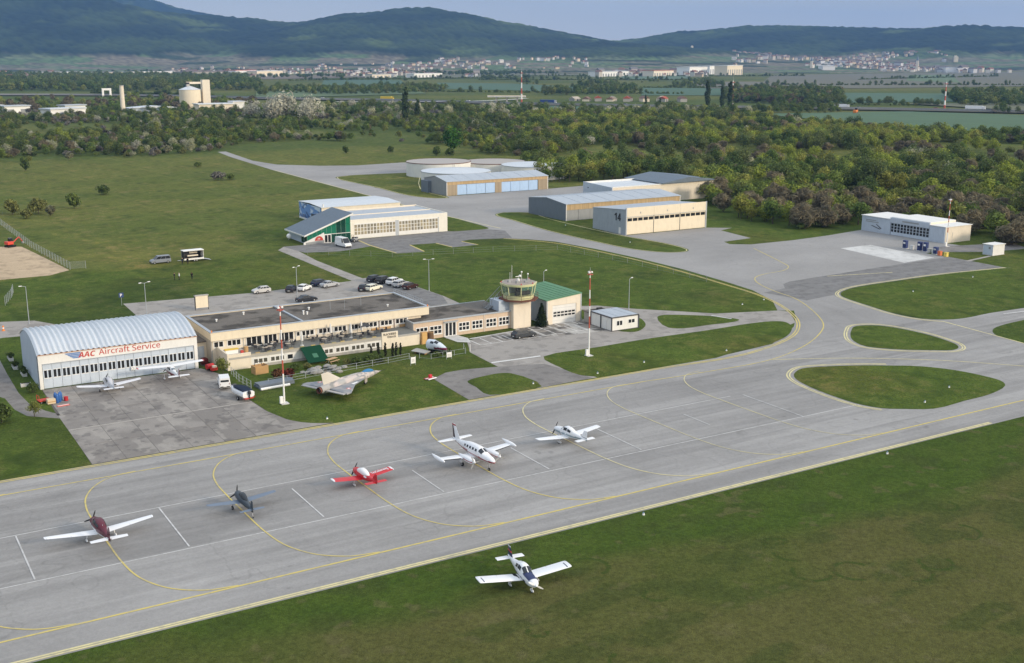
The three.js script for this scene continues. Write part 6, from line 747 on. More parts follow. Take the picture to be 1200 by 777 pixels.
lamp('lamp post by the container office on the service road', [142.8, -189.8], 6.6, [1], 0.4);
{ const t = thing('parking_sign', 'blue parking sign on a post at the car park corner', 'sign', [52.1, 0, -249.4]); mesh('post', CYL(0.04, 0.04, 2.6, 0, 0, 0, 8), M.zinc, t); const p = mesh('sign_panel', B(-0.5, 0.5, 1.75, 2.75, 0.04, 0.08), S([0.02, 0.05, 0.16], 0.6), t); mesh('letter', textG('P', 0.62, { bold: true, depth: 0.01 }).translate(-0.22, 1.95, 0.082), M.plasterWhite, p); }
{ const t = thing('notice_board', 'tall beige board with a dark frame behind the terminal roof', 'board', [65.6, 0, -236.2]); mesh('panel', B(-1.3, 1.3, 0.5, 3.0, -0.3, 0.3), M.cream, t); for (const x of [-1.4, 1.4]) mesh('post', CYL(0.09, 0.09, 3.3, x, 0, 0, 8), M.frameDark, t); mesh('top_rail', B(-1.5, 1.5, 3.0, 3.2, -0.34, 0.34), M.wallGrey, t); }
for (const [x, z, w, h, label] of [[84, -173, 0.9, 1.1, 'white information board on the lawn between cockpit section and jet'], [91.3, -173.5, 1.0, 0.9, 'white information board in front of the cockpit section'], [97, -176.2, 0.0, 1.3, 'short white post at the corner of the tower car park']]) { const t = thing(w ? 'information_board' : 'white_post', label, w ? 'board' : 'post', [x, 0, z]); if (w) { mesh('panel', B(-w / 2, w / 2, 0.35, 0.35 + h, 0, 0.06), M.plasterWhite, t); mesh('text_lines', [0, 1, 2, 3].map((k) => B(-w / 2 + 0.15, w / 2 - 0.15 - 0.1 * (k % 2), h - 0.05 - k * 0.14, h - k * 0.14, 0.06, 0.064)), S([0.35, 0.34, 0.33], 0.8), t); for (const s of [-1, 1]) mesh('post', B(s * w / 2 - 0.03, s * w / 2 + 0.03, 0, 0.5 + h, -0.06, 0), M.zinc, t); } else { mesh('post', CYL(0.07, 0.07, h, 0, 0, 0, 8), M.plasterWhite, t); mesh('cap', new THREE.SphereGeometry(0.075, 8, 6).translate(0, h, 0), M.plasterWhite, t); } }
{ const t = thing('ground_marker', 'red and white marker board at the grey tongue of the path', 'marker', [82.5, 0, -163.6], 0.3); for (let k = 0; k < 4; k++) mesh('marker_plank', B(-0.9, 0.9, 0.08 + k * 0.02, 0.2 + k * 0.02, -0.6 + k * 0.32, -0.32 + k * 0.32), k % 2 ? M.plasterWhite : M.red, t); mesh('red_bag', RB(0.7, 0.6, 0.5, 0.2, 0.1, 0.5, -0.1), S([0.5, 0.02, 0.03], 0.7), t); }
for (const [x, z] of [[95.6, -152.4], [108.2, -152.1], [119.3, -153.8], [137.1, -152.6], [118.5, -99.2], [77.5, -99.2], [59.7, -152.3], [174.2, -182.6], [166.8, -181.3], [236, -176.3], [209.5, -171.8], [152, -116], [142, -112.5], [197, -262], [200, -300], [149, -98.6]]) { const t = thing('taxiway_marker', 'small white marker light on the grass beside the taxiway', 'marker light', [x, 0, z], 0, 'marker lights along the taxiways'); mesh('housing', CYL(0.16, 0.12, 0.22, 0, 0, 0, 10), M.plasterWhite, t); mesh('lens', new THREE.SphereGeometry(0.12, 10, 6).translate(0, 0.26, 0), M.glassBlue, t); }

// ---------------------------------------------------------------- fences
function fence(label, pts, h, step, m, wires = 3, postR = 0.05) { const t = thing('wire_fence', label, 'fence', [pts[0][0], 0, pts[0][1]]); for (let i = 0; i + 1 < pts.length; i++) { const a = V(pts[i][0] - pts[0][0], 0, pts[i][1] - pts[0][1]), b = V(pts[i + 1][0] - pts[0][0], 0, pts[i + 1][1] - pts[0][1]), n = Math.max(1, Math.round(a.distanceTo(b) / step)); for (let k = 0; k < n + (i + 2 === pts.length ? 1 : 0); k++) { const p = a.clone().lerp(b, k / n); mesh('fence_post', CYL(postR, postR, h, p.x, 0, p.z, 6), m, t); } for (let k = 0; k < wires; k++) { const y = h * (0.15 + 0.82 * k / Math.max(1, wires - 1)); mesh('fence_rail', rod(a.clone().setY(y), b.clone().setY(y), postR * 0.4, postR * 0.4, 4), m, t); } } return t; }
fence('grey rail fence along the hangar apron and garden', [[55.2, -183.5], [54.9, -178.5], [55.3, -173.6]], 1.3, 1.6, M.zinc, 3, 0.06);
fence('low wire fence across the garden behind the jet', [[58.3, -173.9], [68.3, -175], [80.8, -176.3], [85.2, -177]], 1.1, 3.2, M.zinc, 3, 0.05);
fence('low wire fence beside the cockpit section', [[87, -176.6], [88.5, -175.0], [95.6, -175.3], [97, -178.6]], 1.0, 2.4, M.zinc, 2, 0.045);
fence('tall mesh fence between building plot and meadow', [[47, -397], [48, -340], [50.8, -299.5], [54.5, -299.2]], 2.0, 3.0, M.zinc, 7, 0.05);
fence('pale mesh fence panels beside the access road', [[30.6, -262], [33.0, -270], [34.2, -276]], 2.0, 2.0, M.zinc, 7, 0.04);
fence('thin wire fence across the lawn below the glazed hangar', [[110, -290], [128, -275], [155, -268], [172, -262], [176, -235], [177, -205]], 1.5, 6, M.midSteel, 3, 0.04);

// ---------------------------------------------------------------- garden, terrace and apron clutter
M.canvas = S([0.74, 0.72, 0.68], 0.9); M.greenCloth = S([0.006, 0.045, 0.022], 0.9); M.stone = S([1, 1, 1], 0.95, 0, { map: concTex([0.27, 0.26, 0.24], 410, 0.5) });
{ const t = thing('green_awning', 'dark green sloping awning over the garden stair of the terrace', 'awning', [70.2, 0, -184]); mesh('cloth', prism([[-1.7, 2.4], [-1.7, 2.47], [2.2, 0.55], [2.2, 0.48]], -1.9, 1.9, 'x'), M.greenCloth, t); for (const x of [-2, 2]) mesh('post', CYL(0.04, 0.04, 0.5, x * 0.9, 0, 2.1, 6), M.zinc, t); mesh('emblem', prism([[0.2, 1.56], [0.2, 1.58], [1.2, 1.09], [1.2, 1.07]], -0.5, 0.4, 'x'), S([0.06, 0.16, 0.1], 0.8), t); }
{ const spots = [[61.8, -189.6], [63.4, -187.4], [65, -190], [66.8, -187.6], [68.2, -190], [72.4, -190.3], [73.6, -187.6], [75.4, -189.8], [77, -187.8], [78.8, -190.2], [80.4, -187.7], [82.9, -188.0], [62.4, -187.0], [85.6, -189.4]];
  const t0 = thing('terrace_table', 'round table with chairs on the restaurant terrace', 'table', [spots[0][0], 2.23, spots[0][1]], 0, 'tables on the terrace'); mesh('table_top', CYL(0.5, 0.5, 0.05, 0, 0.72, 0, 16), S([0.40, 0.33, 0.25], 0.7), t0); mesh('table_leg', CYL(0.06, 0.05, 0.72, 0, 0, 0, 8), M.frameDark, t0);
  spots.slice(1).forEach(([x, z], k) => copy(t0, [x, 2.23, z], k));
  const c0 = thing('terrace_chair', 'dark chair at a table on the restaurant terrace', 'chair', [spots[0][0] + 0.8, 2.23, spots[0][1]], 0, 'chairs on the terrace'); mesh('seat', B(-0.24, 0.24, 0.42, 0.47, -0.24, 0.24), S([0.05, 0.05, 0.055], 0.8), c0); mesh('backrest', B(0.2, 0.24, 0.47, 0.92, -0.24, 0.24), S([0.05, 0.05, 0.055], 0.8), c0); for (const x of [-0.21, 0.21]) for (const z of [-0.21, 0.21]) mesh('leg', CYL(0.02, 0.02, 0.42, x, 0, z, 5), M.frameDark, c0);
  spots.forEach(([x, z], k) => { for (let q = k ? 0 : 1; q < 3; q++) { const a = q * 2.1 + k * 1.3; copy(c0, [x + 0.82 * Math.cos(a), 2.23, z - 0.82 * Math.sin(a)], a); } });
  const u0 = thing('folded_parasol', 'folded white parasol standing on the restaurant terrace', 'parasol', [69.4, 2.23, -187.6], 0, 'folded parasols on the terrace'); mesh('pole', CYL(0.04, 0.04, 2.7, 0, 0, 0, 8), M.frame, u0); mesh('folded_canopy', new THREE.LatheGeometry([[0.02, 2.7], [0.14, 2.4], [0.2, 1.6], [0.26, 0.95], [0.1, 0.9]].map((p) => new THREE.Vector2(...p)), 10), M.canvas, u0); mesh('stand', CYL(0.35, 0.35, 0.1, 0, 0, 0, 12), M.concreteLight, u0);
  for (const p of [[79.2, -188.6], [81.6, -189.4], [76, -190.4]]) copy(u0, [p[0], 2.23, p[1]]);
  const dk = thing('dark_gazebo', 'black folding tent roof on the restaurant terrace', 'tent', [82.4, 2.23, -189.9]); mesh('tent_roof', new THREE.ConeGeometry(1.5, 0.6, 4).rotateY(Math.PI / 4).translate(0, 1.95, 0), M.prop, dk); for (const x of [-0.95, 0.95]) for (const z of [-0.9, 0.9]) mesh('tent_leg', CYL(0.03, 0.03, 1.7, x, 0, z, 6), M.frameDark, dk);
  const yb = thing('yellow_bench', 'yellow counter with crates at the terrace end by the hangar', 'counter', [57.0, 2.2, -188.6]); mesh('counter_top', B(-1.2, 1.2, 0.7, 0.85, -0.5, 0.3), S([0.62, 0.42, 0.06], 0.7), yb); mesh('counter_body', B(-1.1, 1.1, 0, 0.7, -0.4, 0.2), M.plasterWhite, yb); mesh('crate', RB(0.5, 0.45, 0.45, 0.05, 1.7, 0.24, 0.4), M.red, yb); mesh('barrel', CYL(0.4, 0.4, 1.1, 2.4, 0, 0.5, 12), M.timber, yb); }
{ const t = thing('timber_box_hut', 'yellow timber play hut beside the terrace wall', 'hut', [59.6, 0, -181.8], 0.15); for (let k = 0; k < 7; k++) { mesh('plank', B(-1.2, 1.2, k * 0.2, k * 0.2 + 0.185, 0.72, 0.8), M.timber, t); mesh('plank', B(-1.2, -1.12, k * 0.2, k * 0.2 + 0.185, -0.8, 0.72), M.timber, t); } mesh('back_panel', B(-1.1, 1.2, 0, 1.4, -0.8, -0.72), M.timber, t); mesh('side_panel', B(1.12, 1.2, 0, 1.4, -0.72, 0.72), M.timber, t); mesh('arch', new THREE.TorusGeometry(0.7, 0.06, 6, 14, Math.PI).translate(-0.3, 1.4, 0), M.frameDark, t); }
{ const t = thing('beam_stack', 'long stack of dark grey beams on the lawn beside the mast', 'beams', [59.2, 0, -173.6], 0.08); for (let k = 0; k < 6; k++) for (let r = 0; r < 2; r++) mesh('beam', B(-3.1 + 0.2 * hash2(k, r), 3.0 + 0.3 * hash2(r, k), 0.05 + r * 0.32, 0.34 + r * 0.32, -1.1 + k * 0.38, -0.76 + k * 0.38), M.darkSteel, t); const w = thing('white_beam', 'pale plastic sheet roll lying beside the dark beams', 'beam', [58.7, 0, -171.7], 0.08); mesh('roll', CYL(0.22, 0.22, 5.0, 0, -2.5, 0, 12).rotateZ(Math.PI / 2).translate(0, 0.22, 0), M.plasterWhite, w); mesh('end_cap', CYL(0.23, 0.23, 0.1, 0, 2.45, 0, 12).rotateZ(Math.PI / 2).translate(0, 0.22, 0), M.zinc, w); }
{ const r = rng(77), t = thing('stone_mound', 'ring of grey stones round a small garden pond', 'stones', [69.6, 0, -177.6]); for (let k = 0; k < 34; k++) { const a = r() * 6.28, q = 1.2 + r() * 2.4, s = 0.25 + 0.4 * r(); const g = new THREE.IcosahedronGeometry(s, 1); const p = g.attributes.position; for (let i = 0; i < p.count; i++) { const f = 0.8 + 0.4 * vnoise(p.getX(i) * 4 + k * 9, p.getY(i) * 4 + p.getZ(i) * 3, 3); p.setXYZ(i, p.getX(i) * f * 1.25, p.getY(i) * f * 0.7, p.getZ(i) * f); } g.computeVertexNormals(); mesh('stone', g.translate(q * Math.cos(a) * 1.1, s * 0.4, q * Math.sin(a) * 0.8), M.stone, t); } mesh('pond_water', CYL(1.4, 1.4, 0.05, 0, 0.02, 0, 20), S([0.02, 0.03, 0.03], 0.05), t); }
{ const t = thing('timber_picnic_set', 'light timber table with benches under the terrace wall', 'table', [72.6, 0, -181.9], 0.4); for (let k = 0; k < 5; k++) mesh('table_plank', B(-1.1, 1.1, 0.72, 0.77, -0.42 + k * 0.17, -0.27 + k * 0.17), S([0.52, 0.34, 0.2], 0.8), t); for (const s of [-1, 1]) { mesh('bench', B(-1.1, 1.1, 0.42, 0.47, s * 0.75 - 0.14, s * 0.75 + 0.14), S([0.52, 0.34, 0.2], 0.8), t); mesh('trestle', [rod(V(s * 0.8, 0, -0.8), V(s * 0.8, 0.72, 0.0), 0.04), rod(V(s * 0.8, 0, 0.8), V(s * 0.8, 0.72, 0.0), 0.04)], M.timber, t); } }
{ const t = thing('timber_gate', 'upright timber cabinet beside the annex wall', 'cabinet', [92.4, 0, -185.4]); mesh('door_leaf', B(-0.5, 0.5, 0.1, 2.2, 0.1, 0.2), S([0.62, 0.38, 0.14], 0.75), t); mesh('case', B(-0.6, 0.6, 0, 2.3, -0.5, 0.1), M.timber, t); const b = thing('wicker_screen', 'round brown wicker screen beside the timber cabinet', 'screen', [93.8, 0, -185.6]); mesh('wicker', new THREE.CylinderGeometry(0.6, 0.65, 2.1, 14, 1, true).translate(0, 1.05, 0), S([0.16, 0.1, 0.06], 0.95), b); mesh('rim', new THREE.TorusGeometry(0.6, 0.05, 6, 14).rotateX(Math.PI / 2).translate(0, 2.1, 0), M.timber, b); const l = thing('display_wing', 'grey aircraft wing panel lying beside the cockpit section', 'wing', [88.7, 0, -179.6], 0.5); mesh('wing_panel', airfoilLoft([{ p: V(1.2, 0.5, -1.4), c: 2.2, t: 0.12, up: V(0, 1, 0) }, { p: V(1.0, 0.4, 1.6), c: 1.8, t: 0.12, up: V(0, 1, 0) }]), S([0.35, 0.34, 0.31], 0.6), l); mesh('trestle', [B(-0.4, 0.4, 0, 0.45, -1.0, -0.8), B(-0.4, 0.4, 0, 0.36, 1.0, 1.2)], M.timber, l); }
{ // clutter at the hangar corner
  const a = thing('red_pallet_cart', 'red trolley with pale boxes at the hangar corner', 'trolley', [25.4, 0, -182.6], 0.2); mesh('bed', B(-0.9, 0.9, 0.35, 0.5, -0.6, 0.6), S([0.5, 0.04, 0.02], 0.6), a); mesh('handle', [rod(V(-0.9, 0.5, -0.5), V(-0.9, 1.3, -0.5), 0.04), rod(V(-0.9, 0.5, 0.5), V(-0.9, 1.3, 0.5), 0.04), rod(V(-0.9, 1.3, -0.5), V(-0.9, 1.3, 0.5), 0.04)], S([0.5, 0.04, 0.02], 0.6), a); for (const x of [-0.6, 0.6]) for (const z of [-0.55, 0.55]) wheel(a, x, 0.18, z, 0.18, 0.1);
  const bx = thing('pallet_box', 'pale wooden crate in front of the red trolley', 'crate', [26.2, 0, -181.3], 0.1); mesh('crate_body', RB(1.2, 0.75, 0.9, 0.03, 0, 0.45, 0), S([0.62, 0.5, 0.34], 0.9), bx); for (const z of [0.46, -0.46]) mesh('batten', B(-0.62, 0.62, 0.35, 0.5, z - 0.02, z + 0.02), M.timber, bx);
  [[27.0, -182.2], [27.5, -181.7], [27.1, -181.2], [27.8, -182.3]].forEach(([x, z], k) => { const t = thing('blue_gas_bottle', 'blue gas bottle in the cluster by the hangar door', 'bottle', [x, 0, z], 0, 'blue gas bottles'); mesh('bottle', new THREE.LatheGeometry([[0.001, 0], [0.24, 0.02], [0.25, 1.1], [0.2, 1.3], [0.08, 1.42], [0.07, 1.55], [0.001, 1.56]].map((p) => new THREE.Vector2(...p)), 14), S([0.03, 0.12, 0.36], 0.5), t); mesh('valve', CYL(0.06, 0.06, 0.15, 0, 1.55, 0, 8), M.alu, t); });
  const d = thing('red_drum', 'small red drum beside the blue gas bottles', 'drum', [28.5, 0.02, -181.9]); mesh('drum_body', CYL(0.32, 0.32, 0.6, 0, 0, 0, 16), S([0.45, 0.02, 0.025], 0.5), d); mesh('drum_rim', new THREE.TorusGeometry(0.32, 0.03, 6, 18).rotateX(Math.PI / 2).translate(0, 0.6, 0), S([0.45, 0.02, 0.025], 0.5), d);
  const p = thing('red_plank', 'pink red board lying on the slab beside the drum', 'board', [27.6, 0.03, -179.3], 0.1); mesh('board', B(-0.9, 0.9, 0, 0.06, -0.35, 0.35), S([0.62, 0.13, 0.1], 0.8), p); mesh('batten', B(-0.8, 0.8, 0.06, 0.1, -0.06, 0.06), M.plasterWhite, p);
  const f = thing('red_fire_cart', 'red fire trolley in the gap between hangar and terminal', 'trolley', [52.8, 0, -187.6], 0.3); mesh('tank', CYL(0.45, 0.45, 1.3, 0, -0.65, 0, 14).rotateZ(Math.PI / 2).translate(0, 0.8, 0), S([0.5, 0.02, 0.02], 0.5), f); mesh('crate', RB(1.1, 0.5, 0.7, 0.05, 0.2, 0.45, 0.9), S([0.5, 0.03, 0.02], 0.6), f); mesh('pale_box', RB(0.7, 0.35, 0.5, 0.03, 0.3, 0.85, 0.9), M.creamPale, f); for (const s of [-1, 1]) wheel(f, 0, 0.3, s * 0.5, 0.3, 0.12);
  const g = thing('covered_machine', 'dark red covered machine against the link building', 'machine', [53.2, 0, -192.2]); mesh('cover', RB(1.2, 1.1, 1.4, 0.3, 0, 0.6, 0), S([0.09, 0.02, 0.018], 0.9), g); mesh('frame', B(-0.7, 0.7, 0, 0.1, -0.8, 0.8), M.frameDark, g); }
for (const [x, z, w, d, label] of [[25.2, -201, 0.7, 2.6, 'raised concrete planter close to the hangar side wall'], [24.6, -206.5, 0.7, 2.6, 'raised concrete planter further along the hangar path'], [24.4, -193.6, 1.5, 0.6, 'concrete bench at the bend of the hangar path'], [20.5, -214, 1.4, 0.6, 'concrete bench on the lawn beside the hangar path'], [24.8, -213, 0.7, 3, 'raised concrete planter at the far end of the hangar path']]) { const t = thing('concrete_planter', label, 'planter', [x, 0, z]); mesh('trough', B(-w / 2, w / 2, 0, 0.55, -d / 2, d / 2), M.concreteLight, t); mesh('soil', B(-w / 2 + 0.1, w / 2 - 0.1, 0.55, 0.58, -d / 2 + 0.1, d / 2 - 0.1), S([0.05, 0.045, 0.03], 1), t); }
{ const t = thing('orange_cone', 'orange warning beacon beside the access road', 'beacon', [26.9, 0, -237.2]); mesh('beacon_body', new THREE.LatheGeometry([[0.35, 0], [0.35, 0.06], [0.2, 0.1], [0.14, 1.0], [0.001, 1.02]].map((p) => new THREE.Vector2(...p)), 12), M.orange, t); mesh('white_band', CYL(0.185, 0.165, 0.22, 0, 0.45, 0, 12), M.plasterWhite, t); }
{ // fuel station
  for (const [x, z, k, label] of [[256.4, -214.2, 1.0, 'blue fuel pump standing alone on the pale pad edge'], [256.6, -209.4, 1.1, 'blue fuel pump in the middle of the fuel pad'], [256.8, -207.6, 1.15, 'tall blue fuel pump with white panel'], [255.8, -203.4, 0.85, 'small blue fuel cabinet near the orange bin']]) { const t = thing('fuel_pump', label, 'fuel pump', [x, 0, z], 0, 'fuel pumps'); mesh('cabinet', RB(1.0, 2.2 * k, 1.1, 0.06, 0, 1.1 * k + 0.1, 0), S([0.018, 0.035, 0.13], 0.45), t); mesh('display', B(-0.52, -0.5, 1.35 * k, 1.8 * k, -0.35, 0.35), M.plasterWhite, t); mesh('hose', new THREE.TorusGeometry(0.45, 0.035, 6, 16, Math.PI * 1.3).rotateY(Math.PI / 2).translate(-0.55, 0.9, 0), M.rubber, t); mesh('plinth', B(-0.7, 0.7, 0, 0.14, -0.8, 0.8), M.concreteLight, t); }
  for (const [x, z, c, label] of [[256.3, -211.8, [0.6, 0.6, 0.58], 'low white tank fitting between the blue fuel pumps'], [256.2, -205.8, [0.5, 0.49, 0.45], 'pale grey hose box on the fuel pad'], [256.5, -204.6, [0.66, 0.66, 0.62], 'white cabinet on the fuel pad'], [255.0, -201.4, [0.66, 0.17, 0.06], 'orange bin at the end of the fuel pad'], [254.8, -199.2, [0.72, 0.56, 0.12], 'yellow bin at the end of the fuel pad']]) { const t = thing('pad_bin', label, 'bin', [x, 0, z]); mesh('bin_body', RB(0.9, 1.1, 0.9, 0.1, 0, 0.55, 0), S(c, 0.6), t); mesh('lid', RB(1.0, 0.14, 1.0, 0.05, 0, 1.15, 0), S(c.map((v) => v * 0.85), 0.6), t); } }
// ---------------------------------------------------------------- people
function person(label, [x, z], turn, { top, legs, skin = [0.42, 0.26, 0.18], hair = [0.04, 0.03, 0.02], armUp = 0 }) {
  const R = 56, mc = new MarchingCubes(R, new THREE.MeshBasicMaterial(), false, false, 60000), half = 1.0; mc.isolation = 0;
  const bones = [[[0, 0.95, 0], [0, 1.42, 0], 0.15, 0.17], [[0, 1.45, 0], [0, 1.55, 0.01], 0.06, 0.055], [[0, 1.62, 0.01], [0, 1.70, 0.01], 0.095, 0.1], [[-0.17, 1.42, 0], [-0.26, 1.13, 0.0], 0.062, 0.05], [[-0.26, 1.13, 0], [-0.26 + 0.1 * armUp, 0.88 + 0.3 * armUp, 0.05 + 0.2 * armUp], 0.048, 0.035], [[0.17, 1.42, 0], [0.26, 1.13, 0], 0.062, 0.05], [[0.26, 1.13, 0], [0.25, 0.88, 0.06], 0.048, 0.035], [[-0.1, 0.95, 0], [-0.12, 0.5, 0.02], 0.1, 0.068], [[-0.12, 0.5, 0.02], [-0.13, 0.08, -0.02], 0.066, 0.045], [[-0.13, 0.05, -0.02], [-0.14, 0.04, 0.15], 0.045, 0.04], [[0.1, 0.95, 0], [0.13, 0.5, 0.04], 0.1, 0.068], [[0.13, 0.5, 0.04], [0.14, 0.08, -0.02], 0.066, 0.045], [[0.14, 0.05, -0.02], [0.15, 0.04, 0.15], 0.045, 0.04], [[-0.17, 1.4, 0], [0.17, 1.4, 0], 0.07, 0.07]];
  const a = V(0, 0, 0), b = V(0, 0, 0), p = V(0, 0, 0); let o = 0;
  for (let k = 0; k < R; k++) for (let j = 0; j < R; j++) for (let i = 0; i < R; i++) { p.set((i - R / 2) / (R / 2) * half, (j - R / 2) / (R / 2) * half + 0.9, (k - R / 2) / (R / 2) * half); let d = 9; for (const [A, C, ra, rb] of bones) { a.set(...A); b.set(...C).sub(a); const t = clamp(p.clone().sub(a).dot(b) / b.lengthSq()), q = p.distanceTo(a.clone().addScaledVector(b, t)) - (ra + (rb - ra) * t); const h = clamp(0.5 + 0.5 * (d - q) / 0.05); d = d + (q - d) * h - 0.05 * h * (1 - h); } mc.field[o++] = -d; }
  mc.update(); const n = mc.count ?? mc.geometry.drawRange.count, pos = new Float32Array(mc.positionArray.slice(0, n * 3)), col = new Float32Array(n * 3); for (let i = 0; i < n; i++) { const X = pos[3 * i] * half, Y = pos[3 * i + 1] * half + 0.9, Z = pos[3 * i + 2] * half; pos[3 * i] = X; pos[3 * i + 1] = Y; pos[3 * i + 2] = Z; col.set(Y > 1.68 || (Y > 1.56 && Z < -0.02) ? hair : Y > 1.5 || (Math.abs(X) > 0.2 && Y < 0.95) ? skin : Y > 0.93 ? top : Y > 0.09 ? legs : [0.02, 0.02, 0.02], i * 3); }
  const g = new THREE.BufferGeometry(); g.setAttribute('position', new THREE.BufferAttribute(pos, 3)); g.setAttribute('color', new THREE.BufferAttribute(col, 3)); const sm = mergeVertices(g, 1e-4); sm.computeVertexNormals();
  const m = new THREE.Mesh(clean(sm), S([1, 1, 1], 0.85)); m.name = numbered('person'); m.position.set(x, 0, z); m.rotation.y = turn; m.castShadow = m.receiveShadow = true; tag(m, label, 'person', 'people on the meadow'); scene.add(m); return m;
}
person('person in dark clothes talking to someone in a white jacket', [69.6, -272.6], 1.4, { top: [0.02, 0.022, 0.028], legs: [0.02, 0.02, 0.025] });
person('person in a white jacket and dark trousers on the meadow', [70.6, -272.0], -1.5, { top: [0.7, 0.69, 0.66], legs: [0.03, 0.03, 0.035], armUp: 1, hair: [0.3, 0.26, 0.2] });
person('person in black standing apart on the meadow', [73.4, -271.2], 2.6, { top: [0.018, 0.018, 0.02], legs: [0.018, 0.018, 0.022] });
person('person in dark blue beside the trailer hitch', [77.0, -292.6], 0.4, { top: [0.02, 0.03, 0.05], legs: [0.02, 0.022, 0.03] });
person('person in black beside the open trailer counter', [78.2, -292.0], 3.0, { top: [0.015, 0.015, 0.018], legs: [0.015, 0.015, 0.02] });
console.log('objects');

// ---------------------------------------------------------------- trees and shrubs
const leafM = (c, t = 0) => { const m = t ? new THREE.MeshPhysicalMaterial({ color: new THREE.Color().setRGB(...c), roughness: 1, transmission: t, thickness: 0, vertexColors: true, side: THREE.DoubleSide }) : S(c, 1); m.specularIntensity = 0.15; return m; };
function crownGeo(seed, { w, h, y0, lobes = 14, n = 46, leaf = 0.5, shape = 'round', gap = 0.25, twig = false }) {
  const r = rng(seed), pos = [], col = [], nor = [], L = [];
  for (let k = 0; k < lobes; k++) { const u = r() * 2 - 1, a = r() * 6.283, q = Math.sqrt(1 - u * u) * (0.35 + 0.6 * r()); let ly, lr, lx, lz;
    if (shape === 'column') { ly = y0 + h * (k + 0.5) / lobes; const f = Math.sin(Math.PI * clamp(0.12 + 0.83 * (k + 0.5) / lobes)) ** 0.7; lx = (r() - 0.5) * w * 0.3; lz = (r() - 0.5) * w * 0.3; lr = w * 0.42 * f; } else if (shape === 'cone') { ly = y0 + h * (k + 0.3) / lobes; lr = w * 0.5 * (1 - (k + 0.3) / lobes) + 0.1; lx = (r() - 0.5) * 0.15; lz = (r() - 0.5) * 0.15; } else { lx = q * Math.cos(a) * w * 0.36; lz = q * Math.sin(a) * w * 0.36; ly = y0 + h * (0.5 + 0.36 * u * (0.5 + 0.5 * r())); lr = Math.min(w, h) * (0.16 + 0.14 * r()); }
    L.push([lx, ly, lz, lr, 0.8 + 0.4 * r()]); }
  const d = V(0, 0, 0), a = V(0, 0, 0), b = V(0, 0, 0), nn = V(0, 0, 0);
  for (const [lx, ly, lz, lr, tone] of L) for (let i = 0; i < n; i++) {
    if (r() < gap) continue; const u = r() * 2 - 1, t = r() * 6.283, q = Math.sqrt(1 - u * u); d.set(q * Math.cos(t), u, q * Math.sin(t)); const rad = lr * (0.62 + 0.5 * Math.sqrt(r())), c = V(lx + d.x * rad, ly + d.y * rad * 0.85, lz + d.z * rad); if (c.y < 0.05) c.y = 0.05 + r() * 0.3;
    nn.copy(d).add(V(r() - 0.5, r() - 0.5 + 0.15, r() - 0.5).multiplyScalar(1.1)).normalize(); a.set(r() - 0.5, r() - 0.5, r() - 0.5).cross(nn).normalize(); b.copy(nn).cross(a);
    const s = leaf * (0.6 + 0.8 * r()), k = tone * (0.7 + 0.6 * r()) /* leaf colour differs at random from spray to spray */, wv = twig ? 0.10 : 0.55 + 0.3 * r(); const P = (x, y, z2) => c.clone().addScaledVector(a, x * s).addScaledVector(b, y * s * wv).addScaledVector(nn, z2 * s);
    const q0 = P(-0.6, 0, -0.12), q1 = P(0.0, -0.5, 0.05), q2 = P(0.6, 0.05, -0.12), q3 = P(0.0, 0.5, 0.05); for (const v of [q0, q1, q2, q0, q2, q3]) { pos.push(v.x, v.y, v.z); nor.push(nn.x, nn.y, nn.z); col.push(k, k * (0.97 + 0.06 * r()), k); }
  }
  const g = new THREE.BufferGeometry(); g.setAttribute('position', new THREE.Float32BufferAttribute(pos, 3)); g.setAttribute('normal', new THREE.Float32BufferAttribute(nor, 3)); g.setAttribute('color', new THREE.Float32BufferAttribute(col, 3)); return { g: clean(g), L };
}
function trunkGeo(seed, { h, y0, w }, L, rad = 0.18, limbs = 7) { const r = rng(seed + 5), gs = [], top = V((r() - 0.5) * 0.4, y0 + h * 0.62, (r() - 0.5) * 0.4), mid = V((r() - 0.5) * 0.3, y0 + h * 0.2, (r() - 0.5) * 0.3); gs.push(rod(V(0, -0.1, 0), mid, rad, rad * 0.75, 7), rod(mid, top, rad * 0.75, rad * 0.3, 6)); for (let k = 0; k < Math.min(limbs, L.length); k++) { const l = L[(k * 3) % L.length]; gs.push(rod(mid.clone().lerp(top, 0.7 * r()), V(l[0], l[1], l[2]), rad * 0.38, rad * 0.12, 5)); } return merge(gs); }
